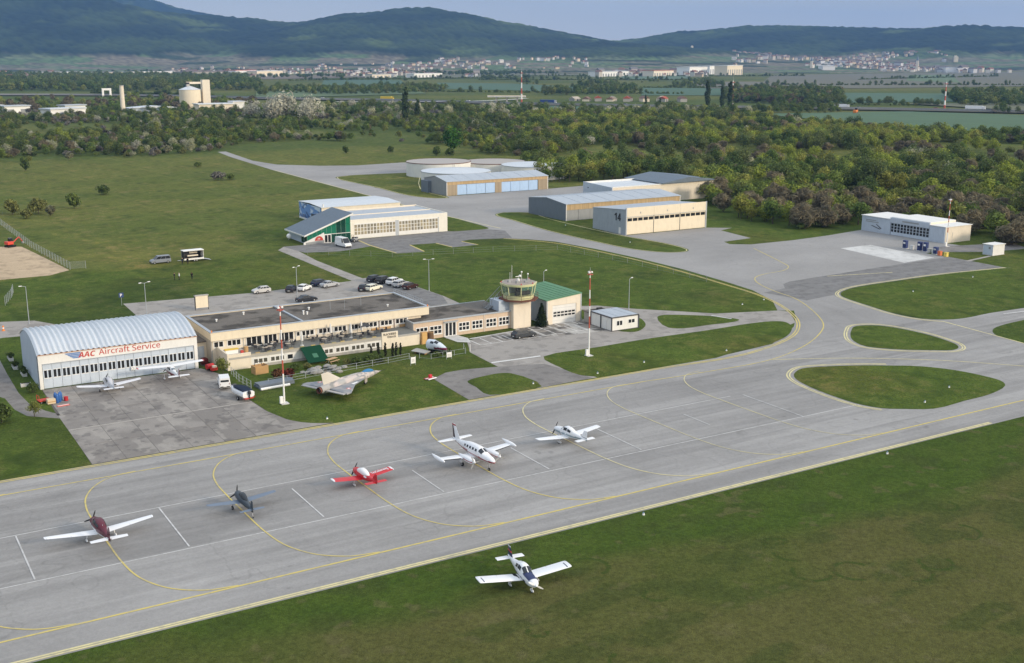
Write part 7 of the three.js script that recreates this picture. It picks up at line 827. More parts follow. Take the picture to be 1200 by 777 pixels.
const KIND = { // proportions and leaf colours (linear)
  broad: { p: { w: 7.5, h: 6.4, y0: 1.0, lobes: 20, n: 50, leaf: 0.62 }, c: [[0.158, 0.206, 0.048], [0.117, 0.172, 0.040], [0.200, 0.220, 0.058]], rad: 0.2, label: 'broad fresh green tree' },
  oak: { p: { w: 8.5, h: 8.2, y0: 1.2, lobes: 22, n: 50, leaf: 0.62 }, c: [[0.117, 0.158, 0.048], [0.089, 0.132, 0.040], [0.137, 0.165, 0.055]], rad: 0.26, label: 'tall dark green tree' },
  shrub: { p: { w: 5.4, h: 3.4, y0: 0.2, lobes: 22, n: 46, leaf: 0.5, gap: 0.12 }, c: [[0.143, 0.186, 0.049], [0.206, 0.213, 0.069], [0.103, 0.143, 0.040]], rad: 0.1, label: 'low green shrub' },
  lime: { p: { w: 6.6, h: 7.0, y0: 0.8, lobes: 18, n: 50, leaf: 0.6 }, c: [[0.254, 0.296, 0.049], [0.275, 0.275, 0.062]], rad: 0.18, label: 'bright yellow green tree' },
  bare: { p: { w: 8, h: 6.6, y0: 0.5, lobes: 26, n: 46, leaf: 1.6, twig: true, gap: 0.05 }, c: [[0.352, 0.308, 0.198], [0.299, 0.264, 0.176]], rad: 0.16, label: 'leafless brown tree' },
  mauve: { p: { w: 6.5, h: 4.2, y0: 0.3, lobes: 16, n: 50, leaf: 0.8, twig: false, gap: 0.5 }, c: [[0.213, 0.200, 0.172], [0.206, 0.200, 0.117]], rad: 0.12, label: 'grey mauve budding shrub' },
  pale: { p: { w: 7.5, h: 6.6, y0: 0.8, lobes: 18, n: 50, leaf: 0.6 }, c: [[0.371, 0.371, 0.234], [0.440, 0.426, 0.330]], rad: 0.18, label: 'silvery pale flowering tree' },
};
for (const k in KIND) { const q = KIND[k]; q.v = [0, 1].map((s) => { const { g, L } = crownGeo(900 + s * 31 + k.length * 7 + k.charCodeAt(0), q.p); return { crown: g, trunk: trunkGeo(50 + s, q.p, L, q.rad) }; }); q.m = q.c.map((c) => leafM(c, 0.35)); }
M.bark = leafM([0.09, 0.075, 0.06]);
let treeCount = 0;
function tree(kind, [x, z], s, turn, v, m, label, group, name) { const q = KIND[kind], t = thing(name || (kind === 'shrub' || kind === 'mauve' ? 'shrub' : 'tree'), label, kind === 'shrub' || kind === 'mauve' ? 'shrub' : 'tree', [x, 0, z], turn, group); t.scale.set(s[0], s[1], s[0]); for (const [n, g, mm] of [['trunk', q.v[v].trunk, M.bark], ['crown', q.v[v].crown, q.m[m % q.m.length]]]) { const o = new THREE.Mesh(g, mm); o.name = n; o.castShadow = o.receiveShadow = true; t.add(o); } treeCount++; return t; }
// solitary bushes on the meadow and garden plants
tree('shrub', [93, -461], [1.2, 1.15], 0.3, 0, 2, 'round dark bush standing alone far out on the meadow');
tree('shrub', [75, -423.5], [1.15, 1.6], 1.3, 1, 0, 'dense round bush with pointed top on the meadow');
tree('shrub', [62, -416], [1.35, 1.6], 2.0, 0, 1, 'large leafy bush at the right end of the meadow clump');
tree('shrub', [54, -418], [1.3, 1.5], 0.8, 1, 1, 'leafy bush in the middle of the meadow clump'); tree('shrub', [56.5, -405], [1.0, 0.95], 0.1, 0, 1, 'low light green bush in front of the meadow clump'); tree('mauve', [64.5, -408], [0.7, 0.85], 0.5, 0, 1, 'brown budding bush beside the meadow clump'); tree('shrub', [46, -421], [1.4, 1.7], 2.6, 0, 0, 'fresh green bush by the fence end of the meadow clump'); tree('shrub', [38, -428], [1.5, 1.8], 1.6, 1, 0, 'dark tree behind the meadow fence');
tree('shrub', [82, -577], [1.1, 1.9], 0.8, 1, 2, 'upright bush standing before the wood edge'); tree('mauve', [147, -491], [1.15, 0.85], 1.2, 1, 0, 'wide mauve green bush on the meadow beside the taxiway'); tree('shrub', [152, -489], [0.9, 0.85], 0.2, 0, 0, 'small green bush growing into the wide mauve one'); tree('shrub', [157, -556], [0.9, 0.75], 2.2, 0, 0, 'flat bush near the far taxiway end');
tree('shrub', [249, -592], [1.0, 1.25], 0.4, 1, 2, 'round dark bush in the far meadow'); tree('shrub', [272, -583], [0.8, 1.2], 1.4, 0, 2, 'small upright bush in the far meadow'); tree('oak', [299, -560], [1.7, 1.6], 0.9, 0, 0, 'big dark green tree behind the round tanks').children[1].material = leafM([0.045, 0.115, 0.018]); tree('shrub', [285, -553], [1.25, 1.5], 2.9, 1, 2, 'dark hedge bush left of the big tree'); tree('shrub', [291, -549], [1.2, 1.3], 0.9, 0, 2, 'dark hedge bush right before the big tree');
tree('shrub', [18.3, -175], [0.75, 0.85], 0, 0, 2, 'clipped green bush beside the curved garden path'); tree('broad', [22.9, -175.6], [0.32, 0.34], 1, 1, 2, 'small willow like bush at the corner of the hangar apron'); tree('shrub', [24.8, -189.2], [0.42, 0.5], 2, 0, 2, 'dark weed bush at the hangar corner'); tree('broad', [54.0, -184.2], [0.34, 0.45], 0.4, 0, 2, 'tall feathery bush at the terrace corner');
for (const [x, z, s, l] of [[25.2, -200, 0.3, 'small clipped bush in the planter close to the hangar wall'], [25.2, -202, 0.3, 'small clipped bush second in the planter by the hangar wall'], [24.6, -206, 0.32, 'small clipped bush in the planter further along the path'], [24.8, -212.6, 0.32, 'small clipped bush at the end of the hangar path']]) { const t = tree('shrub', [x, z], [s, s * 0.9], x, 0, 2, l); t.position.y = 0.45; }
tree('mauve', [62.6, -176.2], [0.42, 0.42], 0.3, 0, 1, 'red brown bush beside the stack of beams').children[1].material = leafM([0.13, 0.035, 0.025]); tree('mauve', [61.0, -176.8], [0.4, 0.4], 1.3, 1, 1, 'rusty bush in the garden behind the beams').children[1].material = leafM([0.12, 0.06, 0.03]);
for (const [x, z, s, m, l] of [[65.4, -180.6, 0.42, 2, 'olive bush under the low terrace windows'], [76, -178.6, 0.5, 2, 'dark bush in the middle of the garden'], [78.2, -178.2, 0.6, 2, 'wide dark bush behind the jet nose'], [80, -177.9, 0.45, 2, 'dark bush at the fence bend'], [74.4, -179.4, 0.36, 1, 'small light bush beside the picnic table'], [67.5, -180.4, 0.35, 1, 'small bush left of the stone pond'], [90.0, -175.9, 0.36, 0, 'bright bush beside the cockpit section'], [93.2, -177.2, 0.36, 0, 'bright bush right of the cockpit section']]) tree('shrub', [x, z], [s, s * 0.85], x, 0, m, l);
{ const c = crownGeo(71, { w: 0.55, h: 2.4, y0: 0.15, lobes: 10, n: 30, leaf: 0.22, shape: 'column', gap: 0.1 }); const m = leafM([0.022, 0.026, 0.016]); [[79.7, -180.9], [81, -180.7], [82.2, -180.5], [83.2, -179.6], [84.2, -180.3], [85, -180.1]].forEach(([x, z], k) => { const t = thing('column_cypress', 'slender dark cypress in the row before the sign wall', 'tree', [x, 0, z], k, 'row of slender cypresses'); t.scale.setScalar(0.85 + 0.3 * hash2(k, 2, 2)); mesh('trunk', CYL(0.06, 0.03, 1.2, 0, 0, 0, 6), M.bark, t); const o = new THREE.Mesh(c.g, m); o.name = 'crown'; t.add(o); }); }
{ const c = crownGeo(73, { w: 2.6, h: 4.6, y0: 0.1, lobes: 16, n: 120, leaf: 0.3, shape: 'cone', gap: 0.05 }); const t = thing('conifer', 'dark conical conifer between tower and green roofed garage', 'tree', [118.9, 0, -186.5]); mesh('trunk', CYL(0.14, 0.05, 3, 0, 0, 0, 7), M.bark, t); const o = new THREE.Mesh(c.g, leafM([0.020, 0.030, 0.014])); o.name = 'crown'; t.add(o); }
// the wood round the airfield
const inPoly = (x, z, P) => { let c = false; for (let i = 0, j = P.length - 1; i < P.length; j = i++) if ((P[i][1] > z) !== (P[j][1] > z) && x < (P[j][0] - P[i][0]) * (z - P[i][1]) / (P[j][1] - P[i][1]) + P[i][0]) c = !c; return c; };
const WOODL = [[20, -596], [75, -608], [101, -620], [123, -629], [162, -625], [177, -606], [186, -640], [204, -662], [223, -690], [262, -700], [306, -650], [330, -600], [310, -540], [300, -480], [262, -410], [285, -400], [303, -406], [520, -699], [508, -845], [418, -1001], [292, -1116], [60, -1290], [-60, -1100], [-60, -700]], WOODR = [[288, -397], [301, -403], [300, -360], [282, -330], [262, -300], [254, -275], [256, -254], [270, -252], [287, -252], [293, -236], [292, -214], [284, -200], [278, -190], [290, -172], [420, -160], [720, -420], [640, -543], [655, -625], [690, -741], [608, -830], [508, -850], [300, -500], [262, -412]];
const cand = []; { const r = rng(4242); for (let gx = -60; gx < 730; gx += 5.4) for (let gz = -1300; gz < -150; gz += 5.4) { const x = gx + r() * 5.4, z = gz + r() * 5.4, pick = r(), sc = r(), tn = r(), vv = r(), mm = r(); const inR = inPoly(x, z, WOODR), inL = !inR && inPoly(x, z, WOODL); if (!inR && !inL) continue; const dist = Math.hypot(x, z);
  const clear = fbm(x / 85 + 11, z / 85, 3, 501); if (clear > (inR && dist < 560 ? 0.8 : 0.57)) { if (pick > 0.10) continue; } const keep = dist < 560 ? 0.9 : dist < 800 ? 0.78 : 0.6; if (vv > keep) continue;
  const near = inR && z > -330 && x < 330 + 0.3 * (z + 330), zone = fbm(x / 60, z / 60 + 30, 3, 502), z2 = fbm(x / 34 + 7, z / 34, 2, 503); let kind;
  if (near && hash2(Math.floor(x / 9), Math.floor(z / 9), 4) < 0.55) kind = pick < 0.6 ? 'bare' : pick < 0.75 ? 'mauve' : pick < 0.9 ? 'shrub' : 'broad';
  else if (inL) kind = zone < 0.42 ? (pick < 0.5 ? 'shrub' : pick < 0.8 ? 'broad' : pick < 0.88 ? 'mauve' : pick < 0.94 ? 'pale' : 'lime') : zone < 0.55 ? (pick < 0.5 ? 'broad' : pick < 0.8 ? 'oak' : pick < 0.9 ? 'lime' : 'bare') : (pick < 0.16 ? 'mauve' : pick < 0.55 ? 'shrub' : pick < 0.6 ? 'bare' : pick < 0.66 ? 'pale' : pick < 0.85 ? 'broad' : 'oak');
  else kind = z2 > 0.56 ? (pick < 0.6 ? 'lime' : 'broad') : zone < 0.45 ? (pick < 0.55 ? 'broad' : pick < 0.7 ? 'oak' : pick < 0.8 ? 'lime' : 'shrub') : zone < 0.56 ? (pick < 0.2 ? 'bare' : pick < 0.45 ? 'oak' : pick < 0.85 ? 'broad' : pick < 0.93 ? 'lime' : 'pale') : (pick < 0.35 ? 'oak' : pick < 0.6 ? 'lime' : pick < 0.92 ? 'broad' : 'bare');
  const s = (0.62 + 0.62 * sc) * (inL ? 0.82 : 1.0); cand.push({ x, z, kind, s, h: s * (0.8 + 0.35 * tn), turn: tn * 6.28, v: vv * 7 % 1 > 0.5 ? 1 : 0, m: Math.floor(mm * 3), d: dist / (s * KIND[kind].p.h), rim: (inPoly(x - 9, z + 14, inR ? WOODR : WOODL) ? 1.35 : 1) }); } }
cand.sort((a, b) => a.d * a.rim - b.d * b.rim); console.log('wood', cand.length);
const WHERE = (c) => (c.x > 240 && c.z > -300 ? 'at the wood edge by the grey hangar' : c.z < -560 && c.x < 320 ? 'at the far edge of the meadow' : c.x < 330 && c.z > -480 ? 'in the wood behind the hangars' : 'in the wood beyond the airfield');
const SIZE = (c) => `${c.s > 1.05 ? 'large ' : c.s < 0.78 ? 'small ' : ''}${c.h / c.s > 1.06 ? 'upright ' : c.h / c.s < 0.88 ? 'spreading ' : ''}`;
cand.slice(0, 285).forEach((c) => { const l = `${SIZE(c)}${KIND[c.kind].label} ${WHERE(c)}`; tree(c.kind, [c.x, c.z], [c.s, c.h], c.turn, c.v, c.m, l, l); });
function forest(name, label, list) { const t = new THREE.Group(); t.name = numbered(name); tag(t, label, 'trees', undefined, 'stuff'); scene.add(t); const q = new THREE.Object3D(), cc = new THREE.Color(); const by = {}; for (const c of list) (by[c.kind + c.v] ??= []).push(c); for (const k in by) { const L = by[k], kind = KIND[L[0].kind], g = mergeGeometries([kind.v[L[0].v].crown]); const im = new THREE.InstancedMesh(g, leafM([1, 1, 1], name === 'far_wood' ? 0 : 0.35), L.length); im.name = 'tree_mass'; im.userData.kind = 'stuff'; L.forEach((c, i) => { q.position.set(c.x, c.y || 0, c.z); q.rotation.y = c.turn; q.scale.set(c.s, c.h, c.s); q.updateMatrix(); im.setMatrixAt(i, q.matrix); const b = kind.c[c.m % kind.c.length], u = 0.85 + 0.3 * hash2(i, 7, 3); im.setColorAt(i, cc.setRGB(b[0] * u, b[1] * u, b[2] * u)); }); im.castShadow = im.receiveShadow = true; t.add(im); } return t; }
forest('scrub_wood', 'mixed green and brown scrub wood spreading behind the airfield', cand.slice(285));
// poplars and the tall pale trees
{ const c = crownGeo(81, { w: 4.2, h: 17, y0: 0.6, lobes: 22, n: 60, leaf: 0.8, shape: 'column', gap: 0.1 }), m = leafM([0.05, 0.072, 0.026]); for (const [x, z, s, w, l] of [[771, -869, 1.6, 1.6, 'thick pair poplar beside the motorway mast'], [764, -873, 1.35, 1.2, 'poplar leaning against the thick one'], [789, -924, 1.6, 1.55, 'single dense poplar left of the poplar pair'], [403, -834, 1.6, 1.5, 'tall poplar in the middle of the scrub wood'], [411, -829, 1.1, 1.1, 'shorter poplar beside the tall one'], [676, -880, 0.95, 0.7, 'thin poplar at the motorway edge'], [687, -872, 0.8, 0.6, 'second thin poplar at the motorway edge']]) { const t = thing('poplar', l, 'tree', [x, 0, z], x); t.scale.set(w, s, w); mesh('trunk', CYL(0.35, 0.1, 12, 0, 0, 0, 7), M.bark, t); const o = new THREE.Mesh(c.g, m); o.name = 'crown'; t.add(o); } }
for (const [x, z, s, l] of [[304, -915, 2.4, 'silvery tree at the left of the pale group'], [316, -900, 2.9, 'big silvery tree rising above the scrub wood'], [332, -910, 3.5, 'tallest of the silvery trees behind the scrub wood'], [347, -900, 3.0, 'silvery tree right of the tallest one'], [338, -880, 2.3, 'lower silvery tree before the tallest one']]) tree('pale', [x, z], [s, s * 1.0], x, 0, 1, l);
{ const list = [], r = rng(99); const region = (P, step, kinds, s0, s1, thr = 1) => { const xs = P.map((p) => p[0]), zs = P.map((p) => p[1]); for (let x = Math.min(...xs); x < Math.max(...xs); x += step) for (let z = Math.min(...zs); z < Math.max(...zs); z += step) { const X = x + r() * step, Z = z + r() * step, k = r(), s = r(), a = r(), c = r(); if (!inPoly(X, Z, P) || fbm(X / 140, Z / 140, 2, 601) > thr) continue; list.push({ x: X, z: Z, kind: kinds[Math.floor(k * kinds.length)], s: s0 + (s1 - s0) * s, h: (s0 + (s1 - s0) * s) * (0.8 + 0.4 * a), turn: a * 6.28, v: c > 0.5 ? 1 : 0, m: Math.floor(c * 3) }); } };
  const G = ['oak', 'broad', 'oak', 'shrub'];
  region([[60, -3362], [356, -3362], [947, -2863], [612, -1772], [418, -1836], [206, -1963], [0, -2100]], 15, G, 1.1, 1.9, 0.62); region([[60, -1608], [380, -1447], [435, -1291], [373, -1108], [60, -1280]], 12, ['shrub', 'broad', 'bare', 'shrub'], 0.7, 1.4, 0.5); region([[601, -1779], [923, -1760], [817, -1546], [621, -1485], [510, -1512]], 13, G, 0.8, 1.4, 0.5); region([[1221, -2032], [1561, -1827], [1408, -1602], [1071, -1671]], 14, G, 0.9, 1.4, 0.47); region([[1047, -1686], [1170, -1550], [965, -1279], [860, -1342]], 12, G, 0.8, 1.4, 0.5); region([[1145, -1302], [1289, -1215], [990, -929], [878, -997]], 11, ['oak', 'broad', 'bare'], 1.0, 1.6, 0.7); region([[1324, -1063], [1478, -970], [1132, -742], [1060, -834]], 11, G, 0.9, 1.5, 0.62); region([[814, -886], [892, -839], [825, -776], [753, -819]], 9, G, 0.6, 1.1, 0.8); region([[903, -768], [992, -675], [898, -610], [826, -703]], 9, ['shrub', 'oak', 'mauve'], 0.6, 1.1, 0.5); region([[412, -1223], [588, -979], [753, -819], [700, -762], [522, -869], [351, -1042]], 10, ['broad', 'oak', 'shrub', 'mauve', 'pale'], 0.7, 1.3, 0.6); region([[943, -958], [1067, -856], [1040, -835], [915, -935]], 8, ['oak', 'shrub'], 0.6, 1.0);
  const hedge = (a, b, n) => { for (let k = 0; k < n; k++) { const f = (k + r()) / n, j = r() * 6 - 3; list.push({ x: a[0] + (b[0] - a[0]) * f + j, z: a[1] + (b[1] - a[1]) * f + j, kind: r() > 0.85 ? 'oak' : 'shrub', s: 0.6 + r() * 0.7, h: 0.5 + r() * 0.7, turn: r() * 6, v: 0, m: 0 }); } };
  hedge([1300, -2300], [1700, -2050], 240); hedge([1500, -1617], [2036, -1300], 240); hedge([2050, -1880], [2700, -2000], 240); hedge([900, -2450], [1500, -2500], 320); hedge([640, -1750], [1060, -1290], 200); hedge([1600, -2700], [2300, -2300], 360); hedge([1210, -1590], [1480, -1430], 160); hedge([350, -1760], [470, -1560], 160);
  for (let k = 0; k < 2600; k++) { const a = r() * 0.62 - 0.04, d = 2500 + 1900 * r(); const x = Math.sin(a) * d, z = -Math.cos(a) * d; if (fbm(x / 330, z / 110, 3, 605) < 0.57) continue; list.push({ x, z, kind: 'oak', s: 1.0 + r(), h: 0.8 + 0.6 * r(), turn: r() * 6, v: 0, m: Math.floor(r() * 2) }); }
  console.log('far trees', list.length); forest('far_wood', 'dark woods and hedges on the plain towards the hills', list); }
console.log('trees', treeCount);

// ---------------------------------------------------------------- the plain and the hills
M.field = S([1, 1, 1], 1, 0, { map: tex(256, 256, (u, v, i, j) => 0.85 + 0.2 * fbm(u * 8, v * 8, 3, 701, 8, 8) + 0.1 * (vnoise(u * 64, v * 2, 703, 64, 2) - 0.5) + 0.06 * (hash2(i, j, 3) - 0.5), { srgb: false, rep: [1 / 160, 1 / 160] }) }); M.field.map.colorSpace = THREE.NoColorSpace;
const fieldAt = (pts, c, y) => { const m = M.field.clone(); m.color = new THREE.Color().setRGB(...c); struct('field', white(sheet(pts, y)), m); };
const TEAL = [0.055, 0.115, 0.060], OLV = [0.12, 0.125, 0.065], BRW = [0.16, 0.13, 0.085], LITE = [0.10, 0.15, 0.06];
[[[[1029, -2559], [1139, -2378], [850, -1742], [743, -1868]], TEAL], [[[1091, -2110], [1182, -1968], [1139, -1568], [983, -1353], [945, -1572], [889, -1719]], TEAL], [[[2175, -2987], [2257, -2733], [1827, -2202], [1573, -2118]], [0.085, 0.14, 0.07]], [[[1210, -1587], [1302, -1471], [1080, -1210], [972, -1275]], TEAL], [[[1286, -1217], [1405, -1100], [1168, -909], [1006, -948]], TEAL], [[[742, -807], [903, -768], [960, -603], [760, -440], [694, -559], [710, -636]], [0.065, 0.125, 0.055]], [[[2358, -2485], [3635, -2589], [3500, -2191], [2056, -1284], [1477, -1365], [1503, -1617]], [0.125, 0.12, 0.075]], [[[2692, -2285], [2796, -2222], [1997, -1565], [2036, -1734]], LITE], [[[681, -1062], [732, -1006], [643, -885], [617, -961]], TEAL], [[[1567, -1916], [1812, -1769], [1480, -1425], [1272, -1489]], [0.14, 0.13, 0.085]], [[[572, -1693], [850, -1742], [754, -1491], [479, -1421]], LITE], [[[600, -2500], [1290, -2750], [1500, -3150], [700, -3100]], BRW], [[[1300, -2500], [1900, -2750], [2050, -3200], [1500, -3000]], OLV], [[[-300, -3600], [900, -3700], [1500, -4200], [-300, -4300]], OLV], [[[1050, -900], [1180, -800], [1500, -640], [1380, -560], [1000, -700]], OLV]].forEach(([p, c], k) => fieldAt(p, c, 0.3 + k * 0.05));
// motorway
{ const P = curvePts([[-300, -2000], [123, -1785], [322, -1665], [452, -1509], [500, -1400], [593, -1286], [673, -1120], [755, -992], [843, -892], [925, -798], [987, -698], [1100, -560]], false, 6); struct('motorway', ribbon(P, 24, 1.6), M.concrete); struct('motorway_median', ribbon(P, 2.0, 1.75), S([0.09, 0.10, 0.05], 1)); const e = offset(P, 21); struct('embankment', ribbon(e, 17, 1.2), S([0.13, 0.12, 0.08], 1)); struct('embankment', ribbon(offset(P, -22), 16, 1.1), S([0.075, 0.085, 0.04], 1));
  const noise = thing('noise_barrier', 'long dark noise barrier along the motorway', 'barrier', [500, 0, -1400]); const o = offset(P, 13.5); for (let i = 4; i + 1 < o.length; i += 2) { const a = o[i], b = o[Math.min(o.length - 1, i + 2)], l = Math.hypot(b[0] - a[0], b[1] - a[1]); wpart(noise, 'barrier_panel', B(-l / 2, l / 2, 1.2, 3.0, -0.15, 0.15).rotateY(-Math.atan2(b[1] - a[1], b[0] - a[0])).translate((a[0] + b[0]) / 2, 0, (a[1] + b[1]) / 2), M.midSteel); }
  const truck = (f, side, c, cab, len, label) => { const i = Math.floor(f * (P.length - 2)), q = offset(P, side * 6)[i], n = P[i + 1], a = -Math.atan2(n[1] - P[i][1], n[0] - P[i][0]); const t = thing('lorry', label, 'lorry', [q[0], 1.62, q[1]], a, 'lorries on the motorway'); mesh('trailer_box', RB(len, 2.9, 2.5, 0.08, 0, 2.3, 0, 1), S(c, 0.6), t); mesh('cab', RB(2.2, 2.7, 2.4, 0.2, len / 2 + 1.4, 1.9, 0), S(cab, 0.5), t); mesh('windscreen', B(len / 2 + 2.46, len / 2 + 2.52, 1.9, 2.8, -1.0, 1.0), M.carGlass, t); for (const x of [-len / 2 + 1, -len / 2 + 2.2, len / 2 - 0.6, len / 2 + 1.7]) for (const s of [-1, 1]) wheel(t, x, 0.5, s * 1.05, 0.5, 0.4); };
  truck(0.475, 1, [0.75, 0.52, 0.04], [0.7, 0.5, 0.05], 16, 'lorry with a bright yellow trailer on the motorway'); truck(0.59, -1, [0.03, 0.07, 0.22], [0.4, 0.42, 0.45], 17, 'lorry with a dark blue trailer on the motorway'); truck(0.80, 1, [0.6, 0.63, 0.66], [0.7, 0.7, 0.7], 16, 'lorry with a silver grey trailer on the motorway'); truck(0.895, -1, [0.75, 0.76, 0.77], [0.75, 0.75, 0.74], 16, 'lorry with a plain white trailer on the motorway');
  const cc = [[0.6, 0.6, 0.6], [0.03, 0.03, 0.04], [0.7, 0.7, 0.7], [0.3, 0.03, 0.03], [0.2, 0.22, 0.25]]; for (let k = 0; k < 10; k++) { const i = Math.floor((0.42 + 0.055 * k) * (P.length - 2)), q = offset(P, k % 2 ? 5 : -5)[i], n = P[i + 1], t = thing('motorway_car', 'small car driving on the far motorway', 'car', [q[0], 1.62, q[1]], -Math.atan2(n[1] - P[i][1], n[0] - P[i][0]), 'cars on the motorway'); mesh('body', RB(4.4, 0.8, 1.8, 0.2, 0, 0.7, 0), S(cc[k % 5], 0.4), t); mesh('cabin', RB(2.4, 0.6, 1.5, 0.2, -0.2, 1.25, 0), M.carGlass, t); }
  struct('access_road', ribbon(curvePts([[520, -1260], [560, -1230], [640, -1190], [700, -1200], [760, -1230]], false, 5), 9, 1.4), M.concreteLight); const br = thing('motorway_bridge', 'pale concrete bridge over the motorway', 'bridge', [690, 0, -1160], -0.6); mesh('deck', B(-22, 22, 6.2, 7.4, -5, 5), M.concreteLight, br); mesh('parapet', B(-22, 22, 7.4, 8.3, 4.6, 5), M.creamPale, br); for (const x of [-12, 0, 12]) mesh('pier', B(x - 0.8, x + 0.8, 0, 6.2, -3, 3), M.wallGrey, br); }
// red and white masts far out, pylon
for (const [x, z, h, l] of [[672, -1098, 36, 'tall red and white mast beside the motorway bridge'], [975, -780, 27, 'red and white mast at the motorway right of the poplars'], [806, -905, 28, 'pale mast hidden behind the poplar pair']]) { const t = thing('distant_mast', l, 'mast', [x, 0, z]); for (let k = 0; k < 6; k++) mesh('mast_section', CYL(0.95 - k * 0.1, 0.87 - k * 0.1, h / 6, 0, k * h / 6, 0, 8), k % 2 ? M.plasterWhite : M.red2, t); mesh('platform', CYL(1.6, 1.6, 0.6, 0, h - 2, 0, 10), M.red2, t); mesh('antenna', CYL(0.12, 0.06, 4, 0, h, 0, 6), M.zinc, t); }
{ const t = thing('grain_silo', 'round cream silo with square lift tower at the works', 'silo', [329, 0, -1178]); mesh('silo_drum', CYL(10.6, 10.6, 19.5, 0, 0, 0, 40), M.cream, t); mesh('silo_roof', new THREE.ConeGeometry(10.9, 4, 40).translate(0, 21.5, 0), M.roofMetal, t); mesh('lift_tower', B(12.5, 20, 0, 29, -4, 3), M.creamPale, t); mesh('conveyor', B(-3, 12.5, 25, 27, -2, 1), M.creamPale, t); mesh('roof_cabin', B(-3, 0, 22, 26.5, -2, 1), M.wallGrey, t);
  const w = thing('works_hall', 'low white works halls at the foot of the silo', 'hall', [328, 0, -1130]); mesh('hall_wall', B(-6, 28, 0, 6.5, -14, 6), M.creamPale, w); mesh('hall_roof', B(-7, 29, 6.5, 7.2, -15, 7), M.roofMetal, w); mesh('annex_wall', B(28.1, 40, 0, 8.5, -12, 4), M.white, w); mesh('annex_roof', B(28, 41, 8.5, 9, -13, 5), M.roofMetal, w);
  const w2 = thing('long_works_hall', 'long low pale blue roofed hall between chimney and silo', 'hall', [277, 0, -1125]); mesh('hall_wall', B(-22, 20, 0, 5, -10, 10), M.blueGrey, w2); mesh('hall_roof', prism([[-23, 5], [0, 6.6], [21, 5], [21, 4.8], [-23, 4.8]], -11, 11), M.roofMetal, w2);
  const c = thing('works_chimney', 'slender pale chimney left of the silo', 'chimney', [239, 0, -1073]); mesh('shaft', CYL(2.2, 1.8, 26.5, 0, 0, 0, 20), M.creamPale, c); mesh('rim', CYL(2.0, 2.0, 0.8, 0, 26.2, 0, 20), M.wallGrey, c);
  const g = thing('portal_frame', 'white portal frame standing on the railway behind the works', 'gantry', [340, 0, -1615]); mesh('leg', B(-6, -3.6, 0, 8, -1.5, 1.5), M.plasterWhite, g); mesh('leg', B(3.6, 6, 0, 8, -1.5, 1.5), M.plasterWhite, g); mesh('crossbeam', B(-6, 6, 8, 10.6, -1.5, 1.5), M.plasterWhite, g); }
